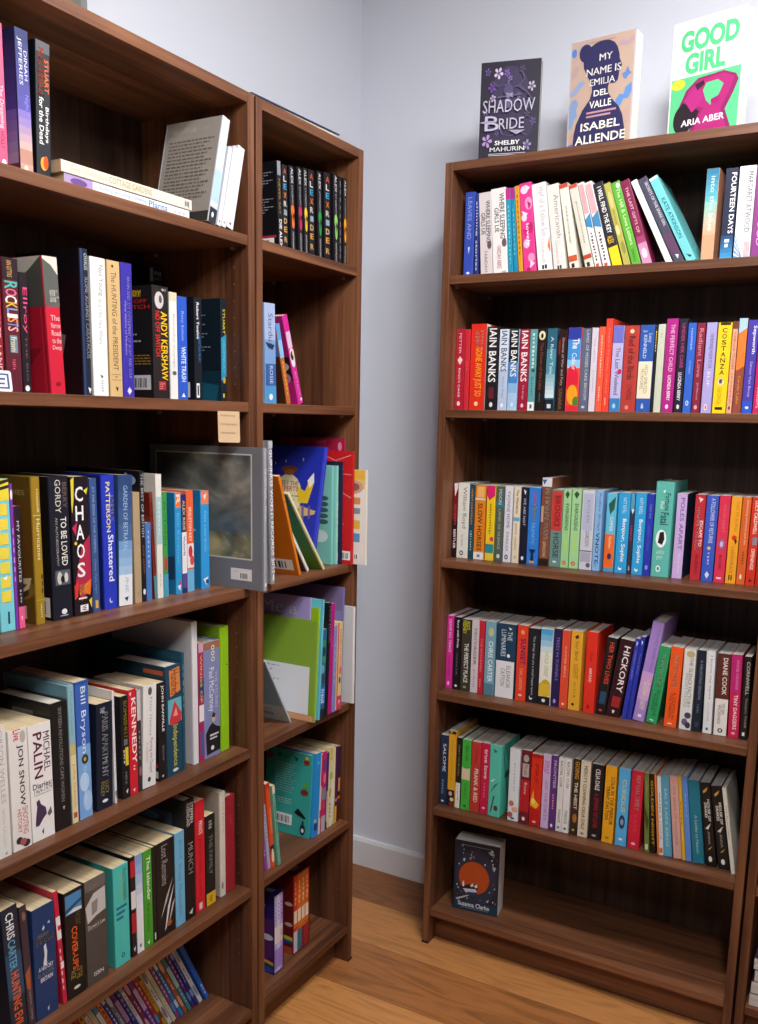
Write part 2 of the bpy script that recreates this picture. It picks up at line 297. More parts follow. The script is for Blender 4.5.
BOOKS = [
('C',.035,.045,1.7619,.02486,.1973,.1292,0,'3550b4','p',[['t','LEAVES AND',.06,.55,.3,.7,'9aa8e0',0],['p',[(.42,.64),(.62,.64),(.52,.72)],'dfe4f6'],['o',.93,.96,.32,.68,'dfe4f6']],[],[],'blue paperback with pale lettering, top shelf, right bookcase','books on the top shelf of the right bookcase','paperback','w'),
('C',.0658,.045,1.7619,.00862,.1899,.1244,-.0293,'27357e','p',[['t','shining',.08,.5,.2,.8,'#dde',0],['t','stories',.55,.92,.2,.8,'#dde',0]],[],[],'navy paperback with white script squiggles, right of blue one, top shelf, right bookcase','books on the top shelf of the right bookcase','paperback','w'),
('C',.0823,.045,1.7619,.03077,.1925,.1261,-.0688,'d9d3d3','p',[['t','WHERE SLEEPING',.1,.6,.55,.92,'4a4048',1],['t','GIRLS LIE',.24,.5,.15,.5,'4a4048',1],['o',.58,.68,.6,.98,'6d5360'],['t','FARIDAH',.7,.95,.35,.6,'a05a68',0]],[],[],'white paperback with grey lettering, right of navy one, top shelf, right bookcase','books on the top shelf of the right bookcase','paperback','w'),
('C',.1154,.045,1.7619,.03679,.1983,.1299,-.0784,'efebe9','p',[['t','WHERE SLEEPING',.06,.58,.56,.9,'2d262c',1],['t','GIRLS LIE',.22,.5,.2,.5,'2d262c',1],['o',.58,.68,.65,1,'6d5360'],['t','FARIDAH ABIKE',.66,.92,.3,.6,'b05a68',0],['r',.955,.985,.6,.9,'bbb6b4']],[],[],'white paperback with bold black lettering, left of slim teal one, top shelf, right bookcase','books on the top shelf of the right bookcase','paperback','w'),
('C',.1545,.045,1.7619,.01123,.1972,.1292,-.087,'1d92b4','p',[['r',0,.13,0,1,'c22a8c'],['d',14,.2,.9,.35,.65,'7fd0e0']],[],[],'slim teal paperback with pink top band, top shelf, right bookcase','books on the top shelf of the right bookcase','paperback','w'),
('C',.1674,.045,1.7619,.01063,.1971,.1291,-.092,'1a87ab','p',[['r',0,.13,0,1,'a82a8a'],['d',10,.24,.8,.35,.65,'5fc0d6']],[],[],'turquoise paperback with magenta top band, right of slim teal one, top shelf, right bookcase','books on the top shelf of the right bookcase','paperback','w'),
('C',.1803,.045,1.7619,.01056,.2,.131,-.1009,'d99a22','p',[['d',12,.1,.8,.3,.7,'9a6a10']],[],[],'gold paperback, very slim, top shelf, right bookcase','books on the top shelf of the right bookcase','paperback','w'),
('C',.1941,.045,1.7619,.02973,.2039,.1335,-.1142,'e23a8e','p',[['o',.03,.12,.1,.7,'f6d3e4'],['o',.16,.3,.4,1,'f39ac2'],['o',.34,.42,.05,.5,'f6d3e4'],['o',.44,.56,.5,1,'c0186a'],['o',.62,.72,.1,.6,'f6c0da'],['o',.78,.88,.4,.95,'f39ac2'],['t','lovely',.45,.7,.3,.65,'#fff',0],['p',[(.5,.02),(.9,.06),(.6,.1)],'f8e0ec'],['p',[(.1,.3),(.6,.34),(.3,.38)],'fbe8f0'],['p',[(.1,.5),(.5,.52),(.3,.6)],'c81e72'],['p',[(.6,.86),(.95,.9),(.5,.95)],'f8d8e8'],['p',[(.6,.2),(.9,.24),(.7,.3)],'b01866'],['r',.94,.97,.25,.55,'b01a50']],[],[],'hot pink paperback with a white floral pattern, top shelf, right bookcase','books on the top shelf of the right bookcase','paperback','w'),
('C',.2293,.045,1.7619,.03416,.1998,.1309,-.1379,'eceaea','p',[['t','Half of a Yellow Sun',.05,.6,.45,.85,'b0a8a8',0],['t','Chimamanda',.63,.9,.35,.6,'c0b4b4',0],['p',[(1,.6),(.8,.72),(1,.8)],'e0702c'],['r',.92,.965,.3,.45,'#222'],['r',.92,.965,.5,.65,'#222']],[],[],'white paperback with pale grey lettering, right of hot pink one, top shelf, right bookcase','books on the top shelf of the right bookcase','paperback','w'),
('C',.268,.045,1.7619,.02892,.1942,.1272,-.1548,'e2dcd6','p',[['t','Americanah',.12,.62,.5,.9,'8c8688',0],['t','Chimamanda',.64,.92,.3,.55,'b4aaaa',0],['r',.935,.975,.3,.45,'#333'],['r',.935,.975,.5,.65,'#333']],[],[],'stone white paperback with grey lettering, right of white one, top shelf, right bookcase','books on the top shelf of the right bookcase','paperback','w'),
('C',.3061,.045,1.7619,.02093,.1947,.1275,-.1947,'e7e1d3','p',[['r',0,.05,0,1,'c64b3e'],['d',18,.26,.7,.35,.6,'8c9470'],['r',.83,.9,0,1,'c2552f'],['r',.92,.97,.25,.6,'#222']],[],[],'cream paperback with red ends, top shelf, right bookcase','books on the top shelf of the right bookcase','paperback','w'),
('C',.3435,.045,1.7619,.0195,.1937,.1269,-.27,'d3d0c4','p',[['r',0,.045,0,1,'c64b3e'],['d',18,.2,.7,.4,.6,'8c9470'],['r',.83,.88,0,1,'b2452f'],['r',.92,.97,.25,.6,'#222']],[],[],'pale grey paperback leaning left with red ends, top shelf, right bookcase','books on the top shelf of the right bookcase','paperback','w'),
('C',.3662,.045,1.7619,.01369,.1965,.1287,-.2744,'f0ebe8','p',[['r',.02,.36,.1,.9,'dba0a6'],['p',[(0,.42),(1,.36),(1,.54),(0,.5)],'3f86b8'],['d',9,.58,.92,.3,.7,'4a2a30'],['r',.94,.975,.2,.7,'c64b2e']],[],[],'pink and white paperback with blue wave, right of pale grey one, top shelf, right bookcase','books on the top shelf of the right bookcase','paperback','w'),
('C',.3847,.045,1.7619,.01628,.1963,.1286,-.2877,'f2ecea','p',[['r',.02,.36,.1,.9,'e0a4aa'],['p',[(0,.4),(1,.34),(1,.54),(0,.5)],'3f86b8'],['d',9,.58,.92,.3,.7,'4a2a30'],['r',.94,.975,.2,.7,'c64b2e']],[],[],'rose and white paperback, blue, right of pink and white one, top shelf, right bookcase','books on the top shelf of the right bookcase','paperback','w'),
('C',.406,.045,1.7619,.02205,.1926,.1262,-.3042,'23242c','p',[['t','I WILL FIND THE KEY',.05,.6,.3,.75,'f4f2ee',1],['t','ALEX',.63,.72,.15,.75,'e2b62a',1],['r',.76,1,0,1,'f2cc22']],[],[],'black paperback with yellow foot, top shelf, right bookcase','books on the top shelf of the right bookcase','paperback','w'),
('C',.432,.045,1.7619,.01423,.1909,.125,-.3145,'b0a852','p',[['o',.1,.3,.2,.8,'c6c07a'],['o',.5,.62,.1,.7,'cfc890'],['o',.7,.85,.3,.9,'8c8a3c'],['d',8,.32,.5,.3,.7,'8a8a30']],[],[],'olive paperback, mottled, top shelf, right bookcase','books on the top shelf of the right bookcase','paperback','w'),
('C',.4502,.045,1.7619,.0196,.1913,.1253,-.3261,'5da836','p',[['t','The Hill & Love Letters',.08,.75,.4,.8,'d9efc0',0],['t','SMITH',.8,.94,.3,.6,'22401a',0],['o',.02,.08,.5,.95,'f3d7dc']],[],[],'green paperback leaning with white script, top shelf, right bookcase','books on the top shelf of the right bookcase','paperback','w'),
('C',.4742,.045,1.7619,.02008,.1931,.1265,-.3383,'7e2048','p',[['t','THE LAST GIFTS OF',.08,.62,.35,.65,'e8c0cc',0],['r',.66,.74,0,1,'9a3a66'],['r',.74,1,0,1,'c48aac'],['o',.8,.92,.2,.8,'e8c8da']],[],[],'maroon paperback fading to pink foot, top shelf, right bookcase','books on the top shelf of the right bookcase','paperback','w'),
('C',.525,.045,1.7619,.01326,.2017,.1321,-.4672,'e9e7ea','p',[['d',10,.35,.5,.4,.55,'c0bcc6'],['d',9,.55,.75,.4,.6,'b4b0bc']],[],[],'slim white paperback leaning far left, right of maroon one, top shelf, right bookcase','books on the top shelf of the right bookcase','paperback','w'),
('C',.5438,.045,1.7619,.01905,.2049,.1342,-.4797,'454356','p',[['t','SECRETS OF THE SPARE GIRL',.06,.58,.55,.85,'dedbe6',0],['r',.66,.9,0,1,'5a3a5a'],['p',[(.4,.9),(.75,.92),(.5,.955)],'f2f2f4']],[],[],'charcoal paperback leaning with white lettering, top shelf, right bookcase','books on the top shelf of the right bookcase','paperback','w'),
('C',.5694,.045,1.7619,.01903,.2052,.1344,-.4859,'6cc3c6','p',[['t','KATE ATKINSON',.25,.72,.3,.75,'17566e',1],['p',[(.3,.9),(.8,.94),(.5,.95)],'153a52'],['r',0,.03,0,1,'bfe6e2']],[],[],'light turquoise paperback leaning with teal lettering, right of charcoal one, top shelf, right bookcase','books on the top shelf of the right bookcase','paperback','w'),
('C',.5955,.045,1.7619,.02583,.19,.1245,0,'d99a78','p',[['g',6,0,.35,'1f6f96','63b4bc'],['g',6,.35,.7,'7fc0b8','e8a684'],['t','into the blue',.08,.66,.4,.75,'d0e8e4',0]],[],[],'blue to peach paperback with white vertical title, top shelf, right bookcase','books on the top shelf of the right bookcase','paperback','w'),
('C',.6342,.045,1.7619,.02534,.1867,.1223,0,'18203c','p',[['t','FOURTEEN DAYS',.05,.7,.5,.9,'f2f2f4',1],['g',6,.72,1,'18406c','3f9cd0'],['d',2,.76,.86,.3,.7,'dcecf6']],[],[],'dark navy paperback with white capitals, right of blue to peach one, top shelf, right bookcase','books on the top shelf of the right bookcase','paperback','w'),
('C',.662,.045,1.7619,.03284,.1877,.123,0,'e6e4e6','p',[['t','MARGARET ATWOOD',.06,.7,.52,.85,'77727a',1],['t','Alias Grace',.08,.4,.12,.42,'a8a4aa',0],['p',[(0,.7),(0,.73),(.55,.98),(.5,.98)],'5f9ccc'],['p',[(0,.76),(0,.79),(.55,.98),(.5,.98)],'5f9ccc'],['p',[(0,.82),(0,.85),(.55,.98),(.5,.98)],'5f9ccc'],['p',[(0,.88),(0,.91),(.55,.98),(.5,.98)],'5f9ccc'],['p',[(0,.94),(0,.97),(.55,.98),(.5,.98)],'5f9ccc'],['r',.8,.97,.62,.65,'a02848'],['r',.8,.97,.69,.72,'a02848'],['r',.8,.97,.76,.79,'a02848'],['r',.8,.97,.83,.86,'a02848'],['r',.8,.97,.9,.93,'a02848']],[],[],'white paperback with blue rays and red, right of dark navy one, top shelf, right bookcase','books on the top shelf of the right bookcase','paperback','w'),
('C',.6961,.045,1.7619,.02335,.184,.1205,0,'82367e','p',[['t','ATWOOD',.3,.85,.4,.8,'e89ad4',1]],[],[],'purple paperback cut by photo edge, top shelf, right bookcase','books on the top shelf of the right bookcase','paperback','w'),
('C',.0202,.05,1.4445,.02406,.1967,.1288,0,'b41d34','p',[['t','PETTER',.05,.3,.35,.6,'f0c8c8',0],['t',"KING'S CAGE",.48,.84,.35,.6,'f6dada',0],['p',[(.2,.38),(.5,.33),(.8,.38),(.5,.44)],'f0d0c8'],['o',.89,.95,.3,.65,'f6dada']],[],[],'crimson paperback with white lettering, second shelf, right bookcase','books on the second shelf of the right bookcase','paperback','w'),
('C',.0454,.05,1.4445,.01219,.1958,.1283,0,'d12c3a','p',[['d',3,.4,.52,.4,.6,'e86a6a']],[],[],'plain red paperback, unlettered, second shelf, right bookcase','books on the second shelf of the right bookcase','paperback','w'),
('C',.0605,.05,1.4445,.04012,.2075,.1359,0,'e02f1e','p',[['t','JAMILA',.07,.3,.6,.82,'f4e8d8',1],['t','AHMED',.07,.26,.3,.55,'f4e8d8',1],['t','GONE AWAY JUST SO',.27,.84,.22,.78,'f4a81e',1],['o',.9,.95,.35,.6,'f8d8a0']],[],[['r',0,1,0,.2,'f0ecea']],'scarlet paperback with yellow brush lettering, second shelf, right bookcase','books on the second shelf of the right bookcase','paperback','w'),
('C',.104,.05,1.4445,.02932,.2001,.1311,0,'1c1a20','p',[['t','IAIN BANKS',.02,.66,.18,.85,'f4f2f0',1],['r',.72,.86,.3,.75,'6a1e2c'],['o',.9,.96,.38,.68,'e8e4e0']],[],[],'black paperback with big white lettering, right of scarlet one, second shelf, right bookcase','books on the second shelf of the right bookcase','paperback','w'),
('C',.1367,.05,1.4445,.02338,.1931,.1265,0,'b9c9e2','p',[['r',0,.5,0,1,'d9e2f0'],['t','IAIN BANKS',.02,.52,.2,.85,'42506e',1],['t','Stone Steps',.58,.85,.4,.65,'5c6c8e',0],['o',.91,.96,.35,.65,'f4f4f8']],[],[],'pale blue paperback with dark lettering, right of black one, second shelf, right bookcase','books on the second shelf of the right bookcase','paperback','w'),
('C',.1623,.05,1.4445,.02422,.1924,.126,0,'a8cbe8','p',[['r',0,.4,0,1,'14161e'],['r',.4,.66,0,1,'3f86c8'],['r',.66,.78,0,1,'8ab8e0'],['t','IAIN BANKS',.02,.58,.2,.85,'f4f2f0',1],['o',.9,.95,.35,.65,'dce8f4']],[],[],'sky blue paperback with black top, right of pale blue one, second shelf, right bookcase','books on the second shelf of the right bookcase','paperback','w'),
('C',.1893,.05,1.4445,.02394,.1916,.1255,0,'9e1838','p',[['t','IAIN BANKS',.02,.64,.2,.85,'f6eeee',1],['t','The Bridge',.68,.86,.4,.65,'e0a8b0',0],['o',.91,.96,.35,.65,'f0d0d4']],[],[],'claret paperback with white lettering, second shelf, right bookcase','books on the second shelf of the right bookcase','paperback','w'),
('C',.2148,.05,1.4445,.01724,.1908,.125,0,'5e9ca0','p',[['d',9,.05,.5,.35,.7,'cfe4e0'],['r',.48,.52,.4,.9,'2a5a5a'],['d',8,.58,.85,.4,.65,'35686a'],['r',.89,1,0,1,'eef0ee'],['r',.92,.97,.35,.65,'#556']],[],[],'teal paperback with white square label, second shelf, right bookcase','books on the second shelf of the right bookcase','paperback','w'),
('C',.2342,.05,1.4445,.02135,.1922,.1259,0,'1a1416','p',[['o',.03,.14,.12,.88,'e8dcb0'],['o',.06,.12,.35,.65,'1a1416'],['t','The Moon of the Lake',.17,.74,.35,.72,'8e4a32',0],['d',5,.78,.9,.4,.6,'6a6a6a']],[],[],'black paperback with brown title and cream oval, right of teal one, second shelf, right bookcase','books on the second shelf of the right bookcase','paperback','w'),
('C',.2577,.05,1.4445,.02324,.1915,.1254,0,'2c5e74','p',[['r',.25,.55,0,1,'4a8a9e'],['g',6,.55,.84,'7aaab8','dfe6ea'],['t','A River Tale',.1,.55,.4,.7,'d8ecf0',0],['r',.86,1,0,1,'15222c'],['r',.915,.965,.3,.7,'cfd8dc']],[],[],'blue-grey paperback fading to white foot, second shelf, right bookcase','books on the second shelf of the right bookcase','paperback','w'),
('C',.2862,.05,1.4445,.01983,.1873,.1227,0,'2a1416','p',[['t','Dreams of War and Fury',.1,.68,.35,.75,'c8a8a0',0],['r',.12,.3,0,.25,'7a1e1e'],['t','SANAKA',.72,.98,.3,.75,'7a5a3a',1]],[],[],'dark brown paperback with red lettering, second shelf, right bookcase','books on the second shelf of the right bookcase','paperback','w'),
('C',.3091,.05,1.4445,.03194,.1914,.1254,0,'e04a36','p',[['r',0,.14,0,1,'2a3a9c'],['r',.14,.38,0,1,'3f8ed0'],['r',.38,.48,0,1,'8cc4e8'],['o',.44,.8,0,.9,'d81e3a'],['o',.68,.92,.1,.9,'f0a01e'],['o',.82,.94,.55,1,'4a7a2a'],['t','The',.13,.25,.35,.85,'f4f4f8',1],['t','Colour',.3,.5,.35,.7,'f0f4f8',0],['r',.93,1,0,1,'d82a3c']],[],[],'multicoloured paperback with a painted flower, second shelf, right bookcase','books on the second shelf of the right bookcase','paperback','w'),
('C',.3421,.05,1.4445,.02137,.189,.1238,0,'5c6278','p',[['t','LAND OF MOSES CARE BROOM',.02,.86,.5,.8,'c8ccd8',0],['o',.93,.96,.32,.68,'c8ccd8']],[],[],'slate grey paperback with pale capitals, second shelf, right bookcase','books on the second shelf of the right bookcase','paperback','w'),
('C',.3655,.05,1.4445,.01462,.1897,.1242,0,'d5ccd8','p',[['t','THE MYTH',.12,.4,.4,.65,'8a7c90',0],['t','Jenny Erpenbeck',.5,.76,.4,.65,'8a7c90',0]],[],[],'palest lilac paperback with small grey lettering, right of slate grey one, second shelf, right bookcase','books on the second shelf of the right bookcase','paperback','w'),
('C',.3821,.05,1.4445,.01451,.1915,.1254,0,'ea5a3e','p',[['d',14,.1,.6,.4,.6,'f6c8b0'],['d',6,.7,.88,.4,.6,'f6c8b0']],[],[],'coral paperback, slim, second shelf, right bookcase','books on the second shelf of the right bookcase','paperback','w'),
('C',.3975,.05,1.4445,.0154,.2088,.1367,0,'e8402e','p',[['t','EVERYTHING CALLS',.1,.8,.4,.65,'f48a72',0],['d',5,.85,.93,.35,.6,'f8c8b8']],[],[],'tall coral red paperback towering over neighbours, second shelf, right bookcase','books on the second shelf of the right bookcase','paperback','w'),
('C',.4149,.05,1.4445,.02459,.1928,.1263,0,'b9b2dc','p',[['r',0,.2,0,1,'6d6fc0'],['t','The Last Weekend',.25,.8,.35,.75,'3c3050',0],['o',.5,.56,.6,1,'c02860'],['r',.84,1,0,1,'3a7ab8'],['o',.9,.96,.3,.6,'9ad0e8']],[],[],'lilac paperback with blue foot, right of tall coral red one, second shelf, right bookcase','books on the second shelf of the right bookcase','paperback','w'),
('C',.4415,.05,1.4445,.03297,.192,.1258,0,'b03a34','p',[['o',.04,.09,.35,.65,'e8c89a'],['t','Red of the Birds',.12,.62,.3,.75,'5c1a18',1],['t','OWENS',.68,.86,.35,.7,'6a201c',0],['o',.92,.97,.3,.55,'d8847a']],[],[],'brick red paperback with brown script, second shelf, right bookcase','books on the second shelf of the right bookcase','paperback','w'),
('C',.4764,.05,1.4445,.03197,.1923,.1259,0,'2c55a4','p',[['t','Lucy',.1,.2,.55,.85,'cfdcf0',0],['t','J. KENNELD',.06,.38,.2,.5,'cfdcf0',0],['r',.415,.84,0,1,'e8dcc0'],['t','HIGH SPIRITED',.46,.78,.45,.7,'8a7c5c',0],['t','MONGREL',.5,.74,.2,.42,'8a7c5c',0],['d',3,.9,.96,.35,.55,'d0dcf0']],[],[],'blue paperback with cream middle panel, right of brick red one, second shelf, right bookcase','books on the second shelf of the right bookcase','paperback','w'),
('C',.5097,.05,1.4445,.00473,.1876,.1229,0,'1e1c1c','p',[['d',8,.05,.3,.2,.8,'d8b040']],[],[],'black paperback sliver with yellow flecks, right of blue one, second shelf, right bookcase','books on the second shelf of the right bookcase','paperback','w'),
('C',.5159,.05,1.4445,.01552,.1928,.1263,0,'c4c8b4','p',[['d',2,.1,.16,.4,.6,'a4a894']],[],[],'grey-green paperback, unlettered, second shelf, right bookcase','books on the second shelf of the right bookcase','paperback','w'),
('C',.5337,.05,1.4445,.02466,.204,.1336,0,'a8217e','p',[['t','THE PERFECT CHILD',.06,.56,.4,.75,'eac4e0',0],['t','LUCINDA BERRY',.6,.87,.4,.7,'f6e4f0',1],['o',.91,.96,.35,.62,'f0d0e6']],[],[],'magenta paperback with white capitals, second shelf, right bookcase','books on the second shelf of the right bookcase','paperback','w'),
('C',.5612,.05,1.4445,.01748,.203,.133,0,'201c2c','p',[['t','UNDER HER CARE',.05,.52,.35,.75,'a83a78',1],['t','LUCINDA BERRY',.57,.87,.3,.7,'eeeaf0',1],['o',.91,.96,.32,.68,'e0dce4']],[],[],'black paperback with pink lettering, right of magenta one, second shelf, right bookcase','books on the second shelf of the right bookcase','paperback','w'),
('C',.5805,.05,1.4445,.01732,.1934,.1267,0,'2f5fc0','p',[['t','HAPPIER',.06,.3,.4,.6,'bcd0f4',0],['t','STORIES',.42,.56,.4,.6,'9cb8ec',0],['o',.86,.92,.3,.7,'bcd0f4'],['o',.875,.905,.42,.58,'2f5fc0']],[],[],'blue paperback with tiny lettering, right of black one, second shelf, right bookcase','books on the second shelf of the right bookcase','paperback','w'),
('C',.5996,.05,1.4445,.01717,.1928,.1263,0,'7e2038','p',[['t','Radiant Love',.06,.6,.3,.8,'d88a98',0],['t','Jill Mansell',.66,.85,.4,.65,'e4b4bc',0],['o',.91,.96,.3,.7,'e0a0a8']],[],[],'maroon paperback with pink script, second shelf, right bookcase','books on the second shelf of the right bookcase','paperback','w'),
('C',.6195,.05,1.4445,.02146,.193,.1264,0,'a99fd2','p',[['t','THE MEMORABLE MUSEUM OF LOVE',.12,.5,.4,.75,'4a4078',0],['t','ELIF',.54,.7,.4,.65,'e8e0f4',0],['o',.9,.97,.32,.6,'f0ece8'],['o',.91,.96,.37,.55,'d06a2a']],[],[],'lilac paperback with dark lettering, right of maroon one, second shelf, right bookcase','books on the second shelf of the right bookcase','paperback','w'),
('C',.6436,.05,1.4445,.02823,.1922,.1259,0,'f0c818','p',[['r',0,.03,.15,.9,'2a2414'],['s','COSTANZA',.055,.58,.32,.68,'2a2414',1],['o',.61,.69,.25,.72,'d8d0b0'],['o',.62,.67,.35,.6,'4a4a52'],['t','GEORGE',.71,.9,.3,.6,'a88a10',0],['r',.93,.96,.2,.75,'2a2414']],[],[],'yellow paperback with stacked black capitals, second shelf, right bookcase','books on the second shelf of the right bookcase','paperback','w'),
('C',.6736,.05,1.4445,.01048,.1934,.1267,0,'e0a082','p',[['r',0,.08,0,1,'6a3a30'],['t','KINFOLK STORIES',.12,.52,.3,.75,'7a4634',0],['t','JEMIMA',.55,.9,.3,.7,'a05a42',0],['o',.92,.96,.3,.7,'#333']],[],[],'peach paperback with dark lettering, second shelf, right bookcase','books on the second shelf of the right bookcase','paperback','w'),
('C',.6858,.05,1.4445,.01733,.1996,.1307,0,'8e4634','p',[['r',0,.1,0,1,'a8c8e0'],['p',[(0,.1),(1,.1),(0,.16)],'a8c8e0'],['p',[(0,.16),(1,.1),(1,.5),(0,.55)],'e07a2e'],['t','Circle Lake',.6,.9,.35,.65,'e8a04a',0]],[],[],'rust paperback with pale blue top, second shelf, right bookcase','books on the second shelf of the right bookcase','paperback','w'),
('C',.7045,.05,1.4445,.02102,.1954,.128,0,'4638a0','p',[['t','Sepworth',.06,.36,.45,.85,'f2f0f6',1],['t','Simon Van Booy',.44,.82,.4,.7,'c8bcec',0],['r',.86,1,0,1,'2a52c0'],['o',.92,.95,.32,.68,'dcd8f0']],[],[],'violet blue paperback with white lettering, right of rust one, second shelf, right bookcase','books on the second shelf of the right bookcase','paperback','w'),
('C',.7272,.05,1.4445,.0191,.1938,.1269,0,'c22058','p',[['t','Riviera',.72,.94,.3,.6,'f0c0cc',0]],[],[],'magenta red paperback cut by photo edge, second shelf, right bookcase','books on the second shelf of the right bookcase','paperback','w'),
('C',.0202,.0621,1.0684,.01362,.1916,.1255,0,'2a1216','p',[['r',0,.5,.05,.95,'7a1420'],['p',[(.2,0),(1,0),(1,.06),(.4,.18)],'e8e0e0'],['t','SECRETS',.28,.56,.35,.7,'d05060',0],['t','BERTLER',.62,.88,.3,.75,'f0e8e8',1]],[],[],'black paperback with red top and white foot, left of white one, third shelf, right bookcase','books on the third shelf of the right bookcase','paperback','w'),
('C',.0342,.0626,1.0684,.03097,.1927,.1262,0,'e4e4da','p',[['t','William Boyd',.05,.6,.35,.8,'6a6e70',0],['t','Any Human',.68,.84,.35,.6,'8a8e90',0],['o',.9,.965,.28,.62,'3a3a40'],['o',.915,.95,.36,.54,'e4e4da']],[],[['r',0,1,0,.3,'4aa0b8']],'white paperback with grey serif lettering, right of black one, third shelf, right bookcase','books on the third shelf of the right bookcase','paperback','w'),
('C',.0667,.0633,1.0684,.0131,.1906,.1248,0,'1e4a5c','p',[['d',14,.06,.55,.3,.7,'c07a3a'],['d',8,.62,.9,.3,.7,'9ab0b8']],[],[],'dark teal paperback with orange flecks, third shelf, right bookcase','books on the third shelf of the right bookcase','paperback','w'),
('C',.0814,.0636,1.0684,.02832,.1897,.1243,0,'e08424','p',[['r',.02,.16,.2,.9,'f0b46a'],['t','SLOW HORSES',.24,.88,.3,.75,'4a2a14',1],['r',.9,1,0,1,'eceae6'],['r',.93,.97,.35,.65,'#888'],['r',.17,.2,0,1,'d8d0c0']],[],[],'orange paperback with dark lettering, right of dark teal one, third shelf, right bookcase','books on the third shelf of the right bookcase','paperback','w'),
('C',.1136,.0642,1.0684,.02274,.1903,.1246,0,'ecca24','p',[['r',0,.13,0,1,'d8246c'],['p',[(0,.13),(1,.13),(.3,.2)],'d8246c'],['d',12,.24,.66,.35,.65,'a08014'],['r',.78,.9,0,1,'2a8a8e'],['o',.68,.74,.5,1,'d83a6a'],['r',.9,1,0,1,'e8c83a']],[],[],'yellow paperback with magenta top and teal foot, third shelf, right bookcase','books on the third shelf of the right bookcase','paperback','w'),
('C',.139,.0647,1.0684,.02136,.19,.1245,0,'4e5e58','p',[['r',.2,.28,0,1,'35788a'],['t','MOON',.04,.24,.3,.7,'d0dcd4',0],['t','LAND OF SILENCE',.3,.84,.35,.65,'c8b890',0],['o',.9,.96,.3,.7,'d0d8d0']],[],[],'sage grey paperback with white emblem, third shelf, right bookcase','books on the third shelf of the right bookcase','paperback','w'),
('C',.1619,.0652,1.0684,.02002,.1912,.1252,0,'dedee6','p',[['t','YVONNE HOME',.06,.55,.35,.75,'5a607a',0],['t','PARKER',.6,.86,.35,.7,'7a7e92',0],['o',.9,.965,.25,.7,'2a2a34'],['o',.915,.95,.38,.57,'dedee6']],[],[],'white paperback with grey serif title, right of sage grey one, third shelf, right bookcase','books on the third shelf of the right bookcase','paperback','w'),
('C',.1857,.0657,1.0684,.01756,.1914,.1253,0,'e4d8c0','p',[['t','The Wanderer',.04,.36,.35,.75,'7a4a30',1],['r',.4,.45,0,1,'6ab0d0'],['t','ANNE GREEN',.48,.82,.35,.65,'a08870',0],['o',.9,.95,.3,.7,'c8b898']],[],[],'cream paperback with brown lettering, third shelf, right bookcase','books on the third shelf of the right bookcase','paperback','w'),
('C',.2053,.0661,1.0684,.01798,.1908,.125,0,'1a1c30','p',[['p',[(.3,.03),(.7,.05),(.5,.1)],'dcdce8'],['t','WE ARE NOT',.14,.5,.35,.7,'c0c4d8',0],['o',.9,.955,.3,.68,'dcdce8']],[],[],'black paperback with white lettering, right of cream one, third shelf, right bookcase','books on the third shelf of the right bookcase','paperback','w'),
('C',.2249,.0665,1.0684,.02947,.1908,.125,0,'2f7ad4','p',[['t','Louise',.06,.22,.4,.75,'c0305a',1],['t','Marvel',.22,.42,.35,.75,'f0d24a',1],['t','DRAMATIC',.45,.74,.35,.65,'7ab8f0',0],['p',[(.2,.8),(.8,.8),(.6,.86),(.65,.95),(.35,.95),(.4,.86)],'16284e'],['r',.95,.98,.25,.7,'d0a04a']],[],[],'bright blue paperback with red and yellow title, right of black one, third shelf, right bookcase','books on the third shelf of the right bookcase','paperback','w'),
('C',.2574,.0671,1.0684,.02525,.2166,.1419,0,'7e4c36','p',[['r',0,.1,0,1,'d8dae0'],['p',[(0,.02),(.5,.02),(.2,.08)],'3a5a8a'],['t','MEMORIAL DAYS',.12,.7,.35,.8,'f0e4d8',1],['r',.32,.5,0,.25,'c89a7a'],['t','GERALDINE',.72,.9,.35,.65,'e0c0a8',0],['r',.92,1,0,1,'2a1a16']],[],[],'tall brown paperback rising above its neighbours, third shelf, right bookcase','books on the third shelf of the right bookcase','paperback','w'),
('C',.2835,.0677,1.0684,.02821,.1897,.1243,0,'6a8a86','p',[['r',.02,.53,.05,.95,'c63a34'],['t','BROOKS',.08,.48,.3,.8,'7a1c1c',1],['t','HORSE',.56,.88,.3,.8,'2c4644',1],['o',.92,.95,.32,.68,'cfe0dc']],[],[],'red and grey-green paperback with stacked author and title blocks, third shelf, right bookcase','books on the third shelf of the right bookcase','paperback','w'),
('C',.3126,.0682,1.0684,.01933,.1913,.1253,0,'9ccf92','p',[['p',[(.2,.06),(.5,.02),(.8,.06),(.5,.12)],'35503a'],['t','EVERGREENS',.18,.52,.35,.75,'3a5a3e',1],['t','LIAM',.58,.78,.3,.7,'b8e050',0],['o',.91,.965,.25,.72,'d84a2a'],['o',.925,.95,.4,.58,'9ccf92']],[],[],'mint green paperback with green capitals, right of red and grey-green one, third shelf, right bookcase','books on the third shelf of the right bookcase','paperback','w'),
('C',.334,.0687,1.0684,.02233,.1924,.126,0,'a3d498','p',[['p',[(.2,.06),(.5,.02),(.8,.06),(.5,.12)],'35503a'],['t','EVERGREENS',.18,.52,.35,.75,'3a5a3e',1],['t','LIAM',.58,.78,.3,.7,'b8e050',0],['o',.91,.965,.25,.72,'d84a2a'],['o',.925,.95,.4,.58,'a3d498']],[],[],'mint green paperback with leaf emblem, left of silver one, third shelf, right bookcase','books on the third shelf of the right bookcase','paperback','w'),
